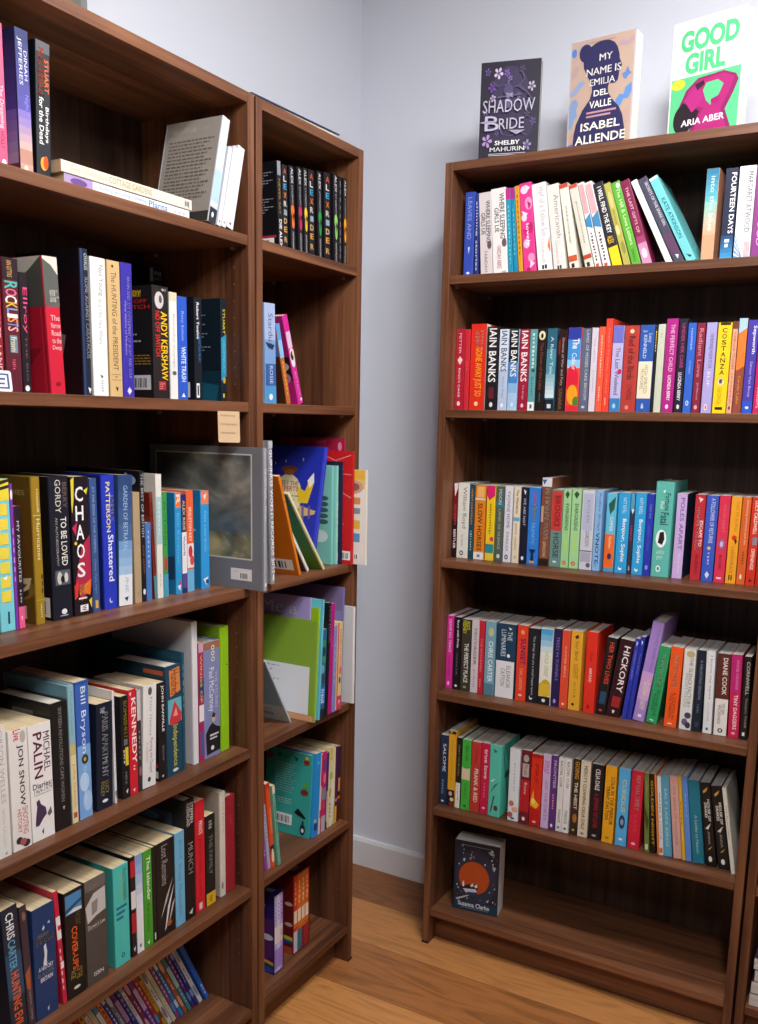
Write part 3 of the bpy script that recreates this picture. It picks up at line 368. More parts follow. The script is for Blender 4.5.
('C',.3593,.0692,1.0684,.03045,.1912,.1252,0,'ccccd8','p',[['r',.04,.5,.1,.9,'b4b8d0'],['t','KITCHEN',.12,.4,.4,.65,'8088a0',0],['t','GARDEN',.5,.7,.4,.7,'50566a',0],['r',.755,.77,0,1,'6a6a78'],['r',.78,.9,.1,.9,'a8a8b8'],['o',.91,.97,.55,.9,'5a5a6a']],[],[],'silver paperback with a landscape foot, third shelf, right bookcase','books on the third shelf of the right bookcase','paperback','w'),
('C',.3916,.0698,1.0684,.01765,.1929,.1264,0,'84b4e0','p',[['t','Author Bridge',.03,.5,.4,.8,'6a4a80',0],['t','VNOTE-',.52,.95,.3,.8,'1e3a6a',1]],[],[],'light blue paperback with dark lower capitals, right of silver one, third shelf, right bookcase','books on the third shelf of the right bookcase','paperback','w'),
('C',.4187,.0704,1.0684,.02358,.1882,.1233,0,'62bcdc','p',[['p',[(.2,.14),(.9,.04),(.8,.2),(.4,.27)],'2c5a4a'],['t','SUMMER',.3,.48,.4,.75,'f0f6f8',0],['r',.52,.95,0,1,'ea6a24'],['t','Italian',.55,.7,.4,.7,'f8d8b8',0],['o',.76,.84,.35,.75,'2a2a6a'],['r',.95,1,0,1,'4a98c0']],[],[],'sky blue paperback with orange lower half, right of light blue one, third shelf, right bookcase','books on the third shelf of the right bookcase','paperback','w'),
('C',.4462,.0709,1.0684,.02782,.1907,.1249,0,'2f9fd8','p',[['t','KATY REVELL',.06,.26,.4,.7,'d0ecf8',0],['t','Bonjour, Sophie',.32,.86,.35,.78,'f2f8fc',1],['o',.91,.965,.3,.62,'f2f8fc'],['o',.905,.94,.36,.6,'2f9fd8']],[],[],'azure paperback with white italic title, right of sky blue one, third shelf, right bookcase','books on the third shelf of the right bookcase','paperback','w'),
('C',.4754,.0715,1.0684,.00903,.1913,.1253,0,'35304a','p',[['r',0,.2,0,1,'5a98b8'],['p',[(.2,.2),(1,.2),(.6,.26)],'e8e8ec'],['d',7,.4,.6,.2,.8,'a03a4a'],['d',3,.9,.96,.3,.7,'d0d0d8']],[],[],'slim dark paperback with red flecks, third shelf, right bookcase','books on the third shelf of the right bookcase','paperback','w'),
('C',.4858,.0717,1.0684,.02537,.1919,.1257,0,'2f9fd8','p',[['t','KATY REVELL',.06,.26,.4,.7,'d0ecf8',0],['t','Bonjour, Sophie',.32,.86,.35,.78,'f2f8fc',1],['o',.91,.965,.3,.62,'f2f8fc'],['o',.905,.94,.36,.6,'2f9fd8']],[],[],'azure paperback with white italic title, right of slim dark one, third shelf, right bookcase','books on the third shelf of the right bookcase','paperback','w'),
('C',.5121,.0723,1.0684,.01675,.1909,.125,0,'2838a8','p',[['t','FOREST MUD',.12,.3,.4,.7,'8890e0',0],['t','SEASIDE STORIES',.38,.7,.4,.65,'5a64c8',0],['o',.87,.93,.3,.7,'8890e0']],[],[],'royal blue paperback with small white lettering, right of azure one, third shelf, right bookcase','books on the third shelf of the right bookcase','paperback','w'),
('C',.5307,.0726,1.0684,.04082,.221,.1448,0,'5fb8ac','h',[['p',[(.4,.1),(.55,.08),(.5,.12)],'e8f4f0'],['t','Fortune',.12,.3,.55,.85,'2a4644',1],['t','Fatal',.32,.45,.35,.8,'2a4644',1],['t','Wood',.2,.28,.3,.52,'e8f4f0',0],['o',.5,.69,.18,.76,'f2f4f2'],['p',[(.3,.64),(.38,.53),(.6,.52),(.66,.6),(.55,.66)],'1c1c20'],['t','VANESSA',.72,.76,.25,.7,'d0ece6',0],['t','BELL',.78,.82,.3,.6,'d0ece6',0],['o',.88,.95,.28,.55,'e8f0ee'],['o',.895,.935,.35,.48,'3a8a80']],[],[],'tall teal hardback with an oval silhouette, third shelf, right bookcase','books on the third shelf of the right bookcase','hardback',None),
('C',.5795,.0736,1.0684,.02244,.1961,.1284,0,'c8acdc','p',[['t','POLES APART',.05,.66,.4,.8,'7a5aa8',1],['t','Terry Fink',.7,.94,.45,.7,'e8d8f0',0]],[],[['r',0,1,0,1,'1e2a4a']],'lilac paperback with purple capitals, third shelf, right bookcase','books on the third shelf of the right bookcase','paperback','w'),
('C',.6197,.0744,1.0684,.0225,.1959,.1283,0,'bc2c38','p',[['p',[(.3,.03),(.8,.05),(.5,.09)],'f0d0d0'],['t','ESCAPE TO',.3,.6,.6,.9,'f4e0e0',1],['t','FORMER COTTAGE',.15,.66,.25,.55,'f4e0e0',1],['t','BURNS',.7,.92,.4,.7,'8a141e',1]],[],[],'crimson paperback with white capitals, third shelf, right bookcase','books on the third shelf of the right bookcase','paperback','w'),
('C',.6444,.0749,1.0684,.02548,.1949,.1277,0,'3c58bc','p',[['t','A FOLLOWER OF RETURNS',.03,.55,.4,.75,'d8e0f4',0],['o',.59,.63,.35,.65,'e8c060'],['d',4,.66,.82,.4,.6,'a8b8ec'],['p',[(.3,.92),(.5,.88),(.7,.92),(.5,.97)],'d8e0f4']],[],[],'blue paperback with white lettering, right of crimson one, third shelf, right bookcase','books on the third shelf of the right bookcase','paperback','w'),
('C',.6721,.0755,1.0684,.02288,.1964,.1287,0,'d83450','p',[['t','YOUR NEXT',.1,.42,.4,.65,'e8707e',0],['o',.5,.61,.22,.78,'6a70c0'],['o',.52,.59,.35,.65,'e8b8c0'],['t','ROSE',.68,.85,.35,.6,'8a1428',1],['r',.94,.96,.25,.7,'f4d0d8']],[],[],'rose red paperback with round portrait, right of blue one, third shelf, right bookcase','books on the third shelf of the right bookcase','paperback','w'),
('C',.6972,.076,1.0684,.02172,.1955,.1281,0,'eda22a','p',[['t','THAT OF the West',.05,.4,.5,.8,'b87010',0],['o',.44,.5,.3,.8,'d8301e'],['p',[(.55,.48),(.85,.5),(.7,.55)],'1e1a16'],['t','CARMEN BLACK',.57,.88,.35,.65,'c06a14',0],['r',.9,.96,.3,.42,'2a1e10'],['r',.9,.96,.52,.64,'2a1e10']],[],[],'amber paperback with red dancers, third shelf, right bookcase','books on the third shelf of the right bookcase','paperback','w'),
('C',.7206,.0764,1.0684,.01792,.1954,.128,0,'d8622a','p',[['t','Swimming and Loss and the',.03,.54,.45,.75,'f8dcc4',0],['d',5,.62,.78,.4,.7,'8a3a14'],['o',.88,.94,.35,.6,'f8dcc4']],[],[],'burnt orange paperback with white lettering, right of amber one, third shelf, right bookcase','books on the third shelf of the right bookcase','paperback','w'),
('C',.7403,.0768,1.0684,.01864,.1966,.1287,0,'d03420','p',[['t','LUCY CALDWELL',.04,.42,.35,.75,'f8e4dc',1],['r',.45,.54,.4,.9,'7a8a9a'],['t','OPENINGS',.58,.82,.35,.75,'f8e4dc',1],['o',.93,.96,.32,.68,'6a140c']],[],[],'red paperback with white capitals, right of burnt orange one, third shelf, right bookcase','books on the third shelf of the right bookcase','paperback','w'),
('C',.7606,.0772,1.0684,.0189,.1954,.128,0,'b82c20','p',[['t','SALT',.1,.3,.3,.6,'f0d0c0',0]],[],[],'dark red paperback cut by photo edge, right of red one, third shelf, right bookcase','books on the third shelf of the right bookcase','paperback','w'),
('C',.0202,.0521,.7179,.01786,.1966,.1288,0,'d8309a','p',[['t','LEAVE NO TRACE',.05,.5,.35,.75,'f6cce6',1],['d',7,.56,.84,.4,.6,'b01878'],['o',.9,.96,.3,.65,'f6cce6']],[],[],'magenta paperback with white lettering, fourth shelf, right bookcase','books on the fourth shelf of the right bookcase','paperback','w'),
('C',.0411,.0522,.7179,.01911,.1952,.1278,0,'1c1620','p',[['t','Bury with Pride',.04,.42,.35,.75,'eeeaf0',1],['t','PARKER',.5,.8,.4,.65,'7a6a80',0],['o',.93,.965,.3,.7,'eeeaf0']],[],[],'black paperback with white title, right of magenta one, fourth shelf, right bookcase','books on the fourth shelf of the right bookcase','paperback','w'),
('C',.0626,.0522,.7179,.02624,.1922,.1259,0,'3a3a30','p',[['t','ALICE',.02,.14,.55,.9,'d8d02a',1],['t','FEENEY',.02,.2,.15,.5,'d8d02a',1],['t','THE PERFECT PLACE',.33,.88,.35,.8,'eeeee6',1],['o',.93,.96,.32,.68,'b8a860']],[],[],'olive black paperback with yellow and white capitals, right of black one, fourth shelf, right bookcase','books on the fourth shelf of the right bookcase','paperback','w'),
('C',.0913,.0523,.7179,.01993,.1947,.1275,0,'d8ccd4','p',[['t','MOYAGER',.12,.62,.35,.75,'9a90a0',1],['d',8,.68,.94,.35,.65,'b0a4b0']],[],[],'pale lilac paperback with grey lettering, right of olive black one, fourth shelf, right bookcase','books on the fourth shelf of the right bookcase','paperback','w'),
('C',.1124,.0524,.7179,.01439,.194,.127,0,'c82838','p',[['t','THE RETURNED',.24,.7,.35,.65,'f0a0a8',0],['d',4,.8,.92,.35,.6,'f0a0a8']],[],[],'slim red paperback with pink lettering, fourth shelf, right bookcase','books on the fourth shelf of the right bookcase','paperback','w'),
('C',.1297,.0525,.7179,.02791,.195,.1277,0,'7aa8bc','p',[['o',.08,.2,.3,.8,'c8c890'],['t','CHRIS CARTER',.26,.82,.35,.8,'eef4f6',1],['r',.84,1,0,1,'5a8498']],[],[],'grey blue paperback with cloud and white capitals, fourth shelf, right bookcase','books on the fourth shelf of the right bookcase','paperback','w'),
('C',.1611,.0526,.7179,.05134,.1946,.1274,0,'22405c','p',[['r',.5,1,0,1,'e8e8ec'],['t','THE',.1,.22,.58,.82,'d8e4ec',0],['t','LUMINARIES',.08,.44,.25,.5,'d8e4ec',0],['o',.4,.45,.58,.74,'f0f4f6'],['p',[(.6,.04),(.8,.06),(.7,.08)],'f0f4f6'],['t','ELEANOR',.56,.86,.58,.8,'7a8088',0],['t','CATTON',.6,.84,.28,.5,'7a8088',0]],[],[],'wide navy paperback with white lower half, fourth shelf, right bookcase','books on the fourth shelf of the right bookcase','paperback','w'),
('C',.217,.0528,.7179,.0275,.1962,.1285,0,'e4422a','p',[['o',.06,.12,.3,.7,'f09a6a'],['t','SUNSET',.17,.52,.35,.85,'5a1a5a',1],['t','CARL GARDENS',.57,.86,.35,.65,'f8b090',0],['o',.91,.94,.32,.68,'f8d0b8']],[],[],'orange-red paperback with purple title, fourth shelf, right bookcase','books on the fourth shelf of the right bookcase','paperback','w'),
('C',.2461,.0529,.7179,.02942,.1924,.126,0,'202024','p',[['t','The things that are a small happy space',.1,.9,.4,.65,'c8c8d0',0],['o',.9,.96,.3,.6,'e8e8ec'],['o',.895,.94,.36,.62,'202024']],[],[],'black paperback with small white lettering, right of orange-red one, fourth shelf, right bookcase','books on the fourth shelf of the right bookcase','paperback','w'),
('C',.2789,.053,.7179,.0318,.195,.1277,0,'e8e8e0','p',[['g',4,0,.3,'3a9ad8','e0ecec'],['r',.3,.66,0,1,'e8e8dc'],['o',.66,.9,.1,1,'d0a82a'],['r',.72,.88,0,1,'e0b83a'],['t','HOLD GRIEF',.3,.62,.4,.7,'a8b470',0],['r',.89,1,0,1,'1c1c20'],['o',.92,.965,.3,.6,'e8e8ec']],[],[],'sky and gold paperback with black foot, fourth shelf, right bookcase','books on the fourth shelf of the right bookcase','paperback','w'),
('C',.3123,.0532,.7179,.01985,.1994,.1306,0,'2a2050','p',[['t','TREES IN TUNNELS',.1,.66,.4,.75,'8a7cc8',0],['o',.9,.955,.3,.65,'b0a0e0']],[],[],'deep purple paperback with lilac lettering, fourth shelf, right bookcase','books on the fourth shelf of the right bookcase','paperback','w'),
('C',.3338,.0533,.7179,.02022,.1979,.1296,0,'e04e34','p',[['t','SUMMER BIRDS',.2,.6,.4,.65,'f8c0a8',0],['o',.93,.96,.32,.68,'f8d0b8']],[],[],'slim vermilion paperback with pale lettering, fourth shelf, right bookcase','books on the fourth shelf of the right bookcase','paperback','w'),
('C',.3567,.0533,.7179,.02863,.1998,.1309,0,'e4a834','p',[['p',[(.3,.07),(.6,.04),(.7,.08),(.45,.1)],'4a3414'],['t','Star Bird',.12,.36,.4,.7,'8a6014',0],['t','LIGHT',.42,.6,.35,.75,'a87a1e',1],['d',5,.65,.85,.4,.65,'c08a24'],['o',.91,.945,.3,.55,'3a2810']],[],[],'golden yellow paperback with brown bird emblem, fourth shelf, right bookcase','books on the fourth shelf of the right bookcase','paperback','w'),
('C',.3944,.0535,.7179,.02817,.2022,.1324,0,'e03224','h',[['t','Fare',.26,.36,.4,.65,'8a1410',0],['t','ABROAD',.44,.62,.4,.65,'f8d8cc',1],['o',.9,.95,.35,.6,'9a1c14']],[],[],'bright red hardback, tall with white lettering, fourth shelf, right bookcase','books on the fourth shelf of the right bookcase','hardback',None),
('C',.4264,.0536,.7179,.02412,.1951,.1278,.1002,'1e1a1c','p',[['t','HER TWO LIVES',.06,.6,.35,.8,'e04a2a',1],['r',.7,.86,.2,.8,'2a4a6a'],['o',.93,.96,.32,.68,'d03a2a']],[],[],'black paperback with orange-red title, right of bright red one, fourth shelf, right bookcase','books on the fourth shelf of the right bookcase','paperback','w'),
('C',.4528,.0537,.7179,.0329,.1944,.1273,.125,'34141c','p',[['t','HICKORY',.08,.68,.4,.85,'eee6e8',1],['r',.74,.88,.25,.85,'a02a2c'],['p',[(.4,.92),(.6,.92),(.55,.96),(.45,.96)],'eee6e8'],['r',.9,.905,0,1,'1a0a10']],[],[],'maroon black paperback with bold white title, right of black one, fourth shelf, right bookcase','books on the fourth shelf of the right bookcase','paperback','w'),
('C',.4913,.0538,.7179,.01122,.2015,.132,.1047,'2f3aa8','p',[['t','HIDING PLACES',.15,.5,.4,.7,'8a94e0',0],['p',[(.3,.03),(.7,.05),(.5,.1)],'dcdcf0']],[],[],'ultramarine paperback, slim with silver flash, right of maroon black one, fourth shelf, right bookcase','books on the fourth shelf of the right bookcase','paperback','w'),
('C',.5038,.0539,.7179,.01048,.2074,.1359,.1006,'2a36a4','p',[['t','Sunny Elves',.2,.45,.4,.7,'8a94e0',0],['p',[(.3,.04),(.7,.06),(.5,.1)],'dcdcf0']],[],[],'ultramarine paperback, slim, second of a pair, left of lilac one, fourth shelf, right bookcase','books on the fourth shelf of the right bookcase','paperback','w'),
('C',.5175,.0539,.7179,.02728,.2475,.1621,.1301,'a888d0','h',[['r',.5,.78,0,1,'c8a0d8'],['o',.56,.6,.55,.75,'e8a0b0'],['t','THE HALF BURIED DEAD',.06,.5,.55,.8,'8064b0',0],['t','GUSTAV CHAMP',.6,.88,.35,.8,'f0e0a0',0],['r',.93,.96,.4,.7,'f0e8f4']],[],[],'lilac hardback leaning right, tallest of shelf, right of ultramarine one, fourth shelf, right bookcase','books on the fourth shelf of the right bookcase','hardback',None),
('C',.5494,.0541,.7179,.02579,.1908,.125,.1089,'2f9a5e','p',[['t','SOMEWHERE',.1,.52,.35,.7,'d0f0dc',1],['t','BEYOND THE',.56,.9,.5,.75,'1a5a34',0],['t','FARM',.62,.82,.25,.48,'1a5a34',0],['r',.95,.965,.3,.65,'d0f0dc']],[],[],'green paperback with pale capitals, fourth shelf, right bookcase','books on the fourth shelf of the right bookcase','paperback','w'),
('C',.5913,.0542,.7179,.02812,.1934,.1267,.0246,'ee5a22','p',[['t','SOMEWHERE',.1,.5,.35,.7,'fcdcc8',1],['t','A DEATH IN',.56,.9,.52,.78,'8a2c0c',0],['t','THE PARISH',.58,.88,.25,.5,'8a2c0c',0],['r',.95,.965,.3,.65,'fcdcc8']],[],[],'orange paperback with brown lower title, fourth shelf, right bookcase','books on the fourth shelf of the right bookcase','paperback','w'),
('C',.626,.0543,.7179,.02672,.1923,.1259,0,'dcdcd8','p',[['o',.02,.1,.2,.9,'b8a87a'],['t','THE SILENCE FACTORY',.1,.72,.5,.8,'6a6a78',0],['t','BRIDGET COLLINS',.3,.72,.25,.48,'9a9aa4',0],['o',.78,.86,.4,.95,'4a4060'],['o',.86,.95,.2,.7,'6a5a80'],['o',.9,.98,.5,.95,'3a3450']],[],[],'white paperback with a dark floral border, right of orange one, fourth shelf, right bookcase','books on the fourth shelf of the right bookcase','paperback','w'),
('C',.6557,.0545,.7179,.01893,.1936,.1268,0,'1c2434','p',[['t','A HAUNTING SEASON',.12,.6,.4,.72,'8a98b0',0],['d',4,.66,.78,.35,.65,'5a6880'],['r',.88,.94,.3,.7,'3a4458']],[],[],'dark navy paperback with faint lettering, fourth shelf, right bookcase','books on the fourth shelf of the right bookcase','paperback','w'),
('C',.6798,.0545,.7179,.01946,.1935,.1268,-.0248,'e2e4e6','p',[['t','I know my name',.05,.58,.4,.75,'7a828c',0],['t','CATHERINE',.62,.85,.4,.62,'a8b0b8',0],['r',.93,.96,.35,.6,'333a44']],[],[],'white paperback with grey italic title, right of dark navy one, fourth shelf, right bookcase','books on the fourth shelf of the right bookcase','paperback','w'),
('C',.7037,.0546,.7179,.02869,.1924,.126,-.022,'5c2c24','p',[['r',.55,1,0,1,'e6e2dc'],['t','DIANE COOK',.05,.5,.45,.8,'eee6e0',1],['t','THE NEW',.6,.74,.5,.75,'6a5a54',0],['t','WILDERNESS',.62,.86,.25,.48,'6a5a54',0],['o',.91,.965,.3,.7,'4a3a34'],['o',.925,.95,.4,.6,'e6e2dc']],[],[],'brown paperback with white lower half, fourth shelf, right bookcase','books on the fourth shelf of the right bookcase','paperback','w'),
('C',.7353,.0548,.7179,.02303,.1941,.1271,-.0327,'c8204e','p',[['r',0,.45,0,1,'b82870'],['t','ANGIE ORANGE',.06,.42,.5,.75,'f08ab4',0],['t','TINY DAGGERS',.48,.9,.4,.75,'f8e4ea',1],['o',.93,.96,.32,.68,'f4b0c0']],[],[],'cerise paperback with purple top half, fourth shelf, right bookcase','books on the fourth shelf of the right bookcase','paperback','w'),
('C',.7612,.0549,.7179,.0152,.1929,.1264,-.0249,'1e1a18','p',[['t','CORNWELL',.06,.46,.4,.85,'d8d0c8',0],['t',"Sharpe's TIGER",.5,.86,.4,.8,'a89a84',0],['r',.91,.955,.3,.65,'e8e4e0']],[],[],'black paperback, last before side panel, right of cerise one, fourth shelf, right bookcase','books on the fourth shelf of the right bookcase','paperback','w'),
('C',.0202,.0343,.397,.02195,.1956,.1281,0,'22324e','p',[['t','SALOME',.12,.52,.4,.8,'e8ecf2',0],['t','KING',.64,.84,.35,.6,'a8b4c8',0],['o',.93,.96,.32,.68,'d8e0ea']],[],[],'navy paperback with white lettering, fifth shelf, right bookcase','books on the fifth shelf of the right bookcase','paperback','w'),
('C',.0443,.035,.397,.02136,.2112,.1383,0,'e0a62c','p',[['r',0,.04,0,1,'3a2c18'],['o',0,.03,.2,.5,'e0a62c'],['d',12,.12,.65,.45,.6,'c8902a'],['r',.78,1,0,1,'2a1c1c'],['o',.8,.86,.2,.7,'d8a8a0'],['o',.88,.93,.4,.9,'e8d8c0'],['o',.94,.99,.3,.8,'a02a2a']],[],[],'mustard paperback with patterned black ends, right of navy one, fifth shelf, right bookcase','books on the fifth shelf of the right bookcase','paperback','w'),
('C',.0679,.0357,.397,.01372,.1962,.1285,0,'22201e','p',[['t','MARY CHURCHILL',.1,.55,.35,.7,'a09a70',0],['r',.64,1,0,1,'e6e4de'],['d',6,.68,.9,.4,.6,'8a8a84']],[],[],'black paperback with white foot, right of mustard one, fifth shelf, right bookcase','books on the fifth shelf of the right bookcase','paperback','w'),
('C',.0839,.0361,.397,.02473,.1945,.1274,0,'48b444','p',[['t','HEN YAH',.08,.3,.35,.75,'247a24',1],['r',.38,.57,0,1,'e0cda8'],['o',.34,.41,0,1,'48b444'],['t','BURNET',.62,.84,.35,.65,'2a8a2a',0],['o',.93,.96,.32,.68,'1c5a20']],[],[],'green paperback with cream middle band, right of black one, fifth shelf, right bookcase','books on the fifth shelf of the right bookcase','paperback','w'),
('C',.1108,.0368,.397,.0263,.1937,.1269,0,'c03a34','p',[['d',6,.12,.32,.4,.6,'a02620'],['t','FRANK & RED',.38,.86,.35,.78,'f4e0dc',1]],[],[],'red paperback with white capitals, right of green one, fifth shelf, right bookcase','books on the fifth shelf of the right bookcase','paperback','w'),
('C',.1386,.0376,.397,.0224,.1949,.1277,0,'c81e4a','p',[['t','true love',.08,.5,.4,.85,'f8e0e6',1],['d',5,.56,.78,.4,.6,'e07a94'],['o',.9,.93,.32,.68,'f8e0e6']],[],[],'crimson paperback with white lowercase title, fifth shelf, right bookcase','books on the fifth shelf of the right bookcase','paperback','w'),
('C',.1614,.0382,.397,.03288,.1935,.1267,0,'58c4b0','h',[['p',[(.1,.7),(.5,.55),(.9,.5),(.4,.62)],'3a6a5a'],['p',[(.2,.95),(.45,.7),(.55,.72),(.3,.95)],'4a3a30'],['o',.84,.92,.5,.85,'5a3a34'],['p',[(.1,.5),(.6,.46),(.3,.52)],'b8e8d8'],['p',[(.3,.04),(.7,.08),(.4,.1)],'3a6a5a']],[],[['p',[(.1,.1),(.14,.1),(.5,.9),(.45,.9)],'2f7a6a'],['o',.4,.5,.2,.5,'3a5a48']],'turquoise hardback with painted leaves, fifth shelf, right bookcase','books on the fifth shelf of the right bookcase','hardback',None),
('C',.2167,.0396,.397,.02814,.1955,.1281,0,'dfe4ea','p',[['d',9,.2,.6,.45,.6,'b0b8c4'],['o',.72,.8,.1,.6,'c8786a'],['o',.8,.88,.4,1,'e0a890'],['o',.88,.96,0,.5,'b05a5a'],['o',.95,.98,.32,.68,'444a54']],[],[],'white paperback with flowery foot, right of turquoise one, fifth shelf, right bookcase','books on the fifth shelf of the right bookcase','paperback','w'),
('C',.2486,.0405,.397,.02491,.1971,.1291,0,'6e1e2a','p',[['o',.06,.16,.2,.8,'a8a4a0'],['r',.18,.36,.15,.85,'b8b0aa'],['t','Pirate',.2,.34,.35,.7,'6a2a2a',0],['r',.4,.84,0,1,'b8222c'],['t','Rose',.44,.6,.4,.7,'f0c0c0',0],['o',.91,.965,.3,.65,'e8d8d8']],[],[],'maroon paperback with grey oval and red middle, fifth shelf, right bookcase','books on the fifth shelf of the right bookcase','paperback','w'),
('C',.275,.0412,.397,.02864,.1926,.1262,0,'d8341e','p',[['r',0,.05,0,1,'b81e14'],['p',[(.05,.72),(.3,.5),(.4,.62),(.9,.7),(.6,.76)],'f4b82a'],['o',.62,.7,.15,.5,'f8e070'],['r',.76,1,0,1,'c01e1e'],['t','FIRE',.14,.4,.4,.7,'b01a10',1],['o',.93,.96,.32,.68,'f4c0b0']],[],[],'red-orange paperback with flame picture, fifth shelf, right bookcase','books on the fifth shelf of the right bookcase','paperback','w'),
('C',.3062,.042,.397,.01983,.1959,.1283,0,'d0b4dc','p',[['t','SALLY',.08,.26,.5,.85,'b02aa0',1],['t','PAIGE',.08,.24,.15,.45,'b02aa0',0],['t','ASK THE DIRTY',.34,.9,.35,.75,'a884c0',1]],[],[],'pale lilac paperback with purple capitals, fifth shelf, right bookcase','books on the fifth shelf of the right bookcase','paperback','w'),
('C',.3275,.0426,.397,.0163,.1973,.1292,0,'5a3478','p',[['t','FRONTIER',.06,.44,.4,.85,'c8a8d8',1],['d',6,.52,.74,.4,.65,'f0a080'],['o',.92,.965,.3,.65,'e8d8f0']],[],[],'purple paperback with white capitals, fifth shelf, right bookcase','books on the fifth shelf of the right bookcase','paperback','w'),
('C',.3459,.0431,.397,.01507,.1953,.128,0,'e2e0de','p',[['t','RACHEL CUSK',.04,.4,.35,.75,'44444c',0],['t','PARADE',.7,.88,.35,.75,'44444c',0],['o',.93,.96,.32,.68,'44444c']],[],[],'white paperback with thin black capitals, right of purple one, fifth shelf, right bookcase','books on the fifth shelf of the right bookcase','paperback','w'),
('C',.3619,.0435,.397,.01718,.1957,.1282,0,'e6e4e2','p',[['t','RACHEL CUSK',.04,.4,.35,.75,'44444c',0],['t','PARADE',.7,.88,.35,.75,'44444c',0],['o',.93,.96,.32,.68,'44444c']],[],[],'white paperback with thin black capitals, left of dark brown one, fifth shelf, right bookcase','books on the fifth shelf of the right bookcase','paperback','w'),
('C',.3833,.0441,.397,.01812,.2,.131,0,'3a2a1e','p',[['t','GOING',.03,.26,.3,.9,'c8963a',1],['t','THE HEIST',.3,.66,.35,.8,'e8dcc8',1],['o',.72,.84,.3,.9,'a86a2a'],['o',.92,.95,.32,.68,'c8a868']],[],[],'dark brown paperback with gold and white lettering, fifth shelf, right bookcase','books on the fifth shelf of the right bookcase','paperback','w'),
('C',.4029,.0446,.397,.02448,.1984,.1299,0,'dccfb6','p',[['t',"MERCY'S CLEANING CELIA DALE",.06,.9,.35,.7,'3a3228',1],['o',.94,.97,.32,.68,'8a7a60']],[],[],'cream paperback with black capitals, fifth shelf, right bookcase','books on the fifth shelf of the right bookcase','paperback','w'),
('C',.43,.0453,.397,.03048,.1965,.1287,0,'1e1a1c','p',[['t','CELIA DALE',.06,.34,.35,.72,'e8e0da',1],['t','A SPRING OF LOVE',.38,.84,.35,.7,'a01e34',1],['o',.93,.96,.32,.68,'b0a8a0']],[],[],'black paperback with crimson lower title, right of cream one, fifth shelf, right bookcase','books on the fifth shelf of the right bookcase','paperback','w'),
('C',.4643,.0462,.397,.02771,.1985,.13,0,'e8a420','p',[['t','LOLA IN THE MIRROR',.14,.76,.55,.9,'7a1e14',1],['t','TRENT DALTON',.26,.7,.2,.48,'3a2414',1],['o',.92,.95,.32,.68,'a8701a']],[],[],'yellow-orange paperback with dark red capitals, fifth shelf, right bookcase','books on the fifth shelf of the right bookcase','paperback','w'),
('C',.4971,.0471,.397,.02733,.1991,.1304,0,'56aee4','p',[['t','CURIOUS',.14,.56,.35,.75,'d8d06a',0],['o',.6,.78,.25,.8,'2a3a5a'],['o',.65,.73,.38,.68,'8a9ac0'],['o',.9,.93,.32,.68,'f0f4f6']],[],[],'sky blue paperback with yellow letters and eye, fifth shelf, right bookcase','books on the fifth shelf of the right bookcase','paperback','w'),
('C',.5282,.0479,.397,.02812,.1995,.1307,0,'cc2038','p',[['t','NUCLEAR FAMILY',.06,.5,.4,.78,'f6e4e8',1],['t','KATE',.56,.78,.4,.65,'e04a5e',0],['o',.92,.95,.32,.68,'f6d0d8']],[],[],'red paperback with white capitals, right of sky blue one, fifth shelf, right bookcase','books on the fifth shelf of the right bookcase','paperback','w'),
('C',.5698,.0487,.397,.01108,.1988,.1302,-.0661,'6a7c3a','p',[['p',[(.1,.4),(1,.6),(.6,.74),(.1,.6)],'3a4a24'],['d',5,.1,.26,.4,.6,'a8b470'],['r',.9,.97,.2,.8,'d8d0b8']],[],[],'olive green paperback, slim, right of red one, fifth shelf, right bookcase','books on the fifth shelf of the right bookcase','paperback','w'),
('C',.5854,.0492,.397,.01095,.199,.1304,-.0865,'221a12','p',[['t','GOLDEN NIGHT',.08,.9,.3,.8,'c8962a',1]],[],[],'black paperback with gold lettering, right of olive green one, fifth shelf, right bookcase','books on the fifth shelf of the right bookcase','paperback','w'),
('C',.6013,.0497,.397,.00465,.2031,.133,-.1093,'e07a34','p',[['d',6,.2,.6,.4,.6,'a84a1a']],[],[],'slim orange paperback like a thin booklet, fifth shelf, right bookcase','books on the fifth shelf of the right bookcase','paperback','w'),
('C',.6064,.0499,.397,.00906,.1966,.1288,-.1034,'dcdcdc','p',[['t','WATER & STONE',.2,.8,.35,.7,'44444a',0],['o',.9,.98,.1,.9,'c86a3a']],[],[],'white paperback with black lettering, right of slim orange one, fifth shelf, right bookcase','books on the fifth shelf of the right bookcase','paperback','w'),
('C',.6166,.0502,.397,.01863,.2017,.1321,-.1057,'5a9cb8','p',[['t','SALT LAKE BIRDS',.16,.88,.35,.65,'b8dce8',0]],[],[],'steel blue paperback with pale lettering, fifth shelf, right bookcase','books on the fifth shelf of the right bookcase','paperback','w'),
('C',.6391,.0508,.397,.01897,.2051,.1343,-.12,'d0a098','p',[['t','THE BRIDE OF SUNSHINE',.12,.84,.35,.65,'a06a60',0]],[],[],'dusty pink paperback with brown lettering, fifth shelf, right bookcase','books on the fifth shelf of the right bookcase','paperback','w'),
('C',.6593,.0513,.397,.00753,.2074,.1358,-.1229,'d8aa2a','p',[['d',5,.3,.6,.35,.65,'a87a14']],[],[],'slim mustard paperback with plain edge, right of dusty pink one, fifth shelf, right bookcase','books on the fifth shelf of the right bookcase','paperback','w'),
('C',.668,.0516,.397,.01285,.208,.1362,-.124,'5a8ad4','p',[['d',5,.2,.5,.4,.6,'8ab0e8']],[],[],'cornflower paperback, slim, fifth shelf, right bookcase','books on the fifth shelf of the right bookcase','paperback','w'),
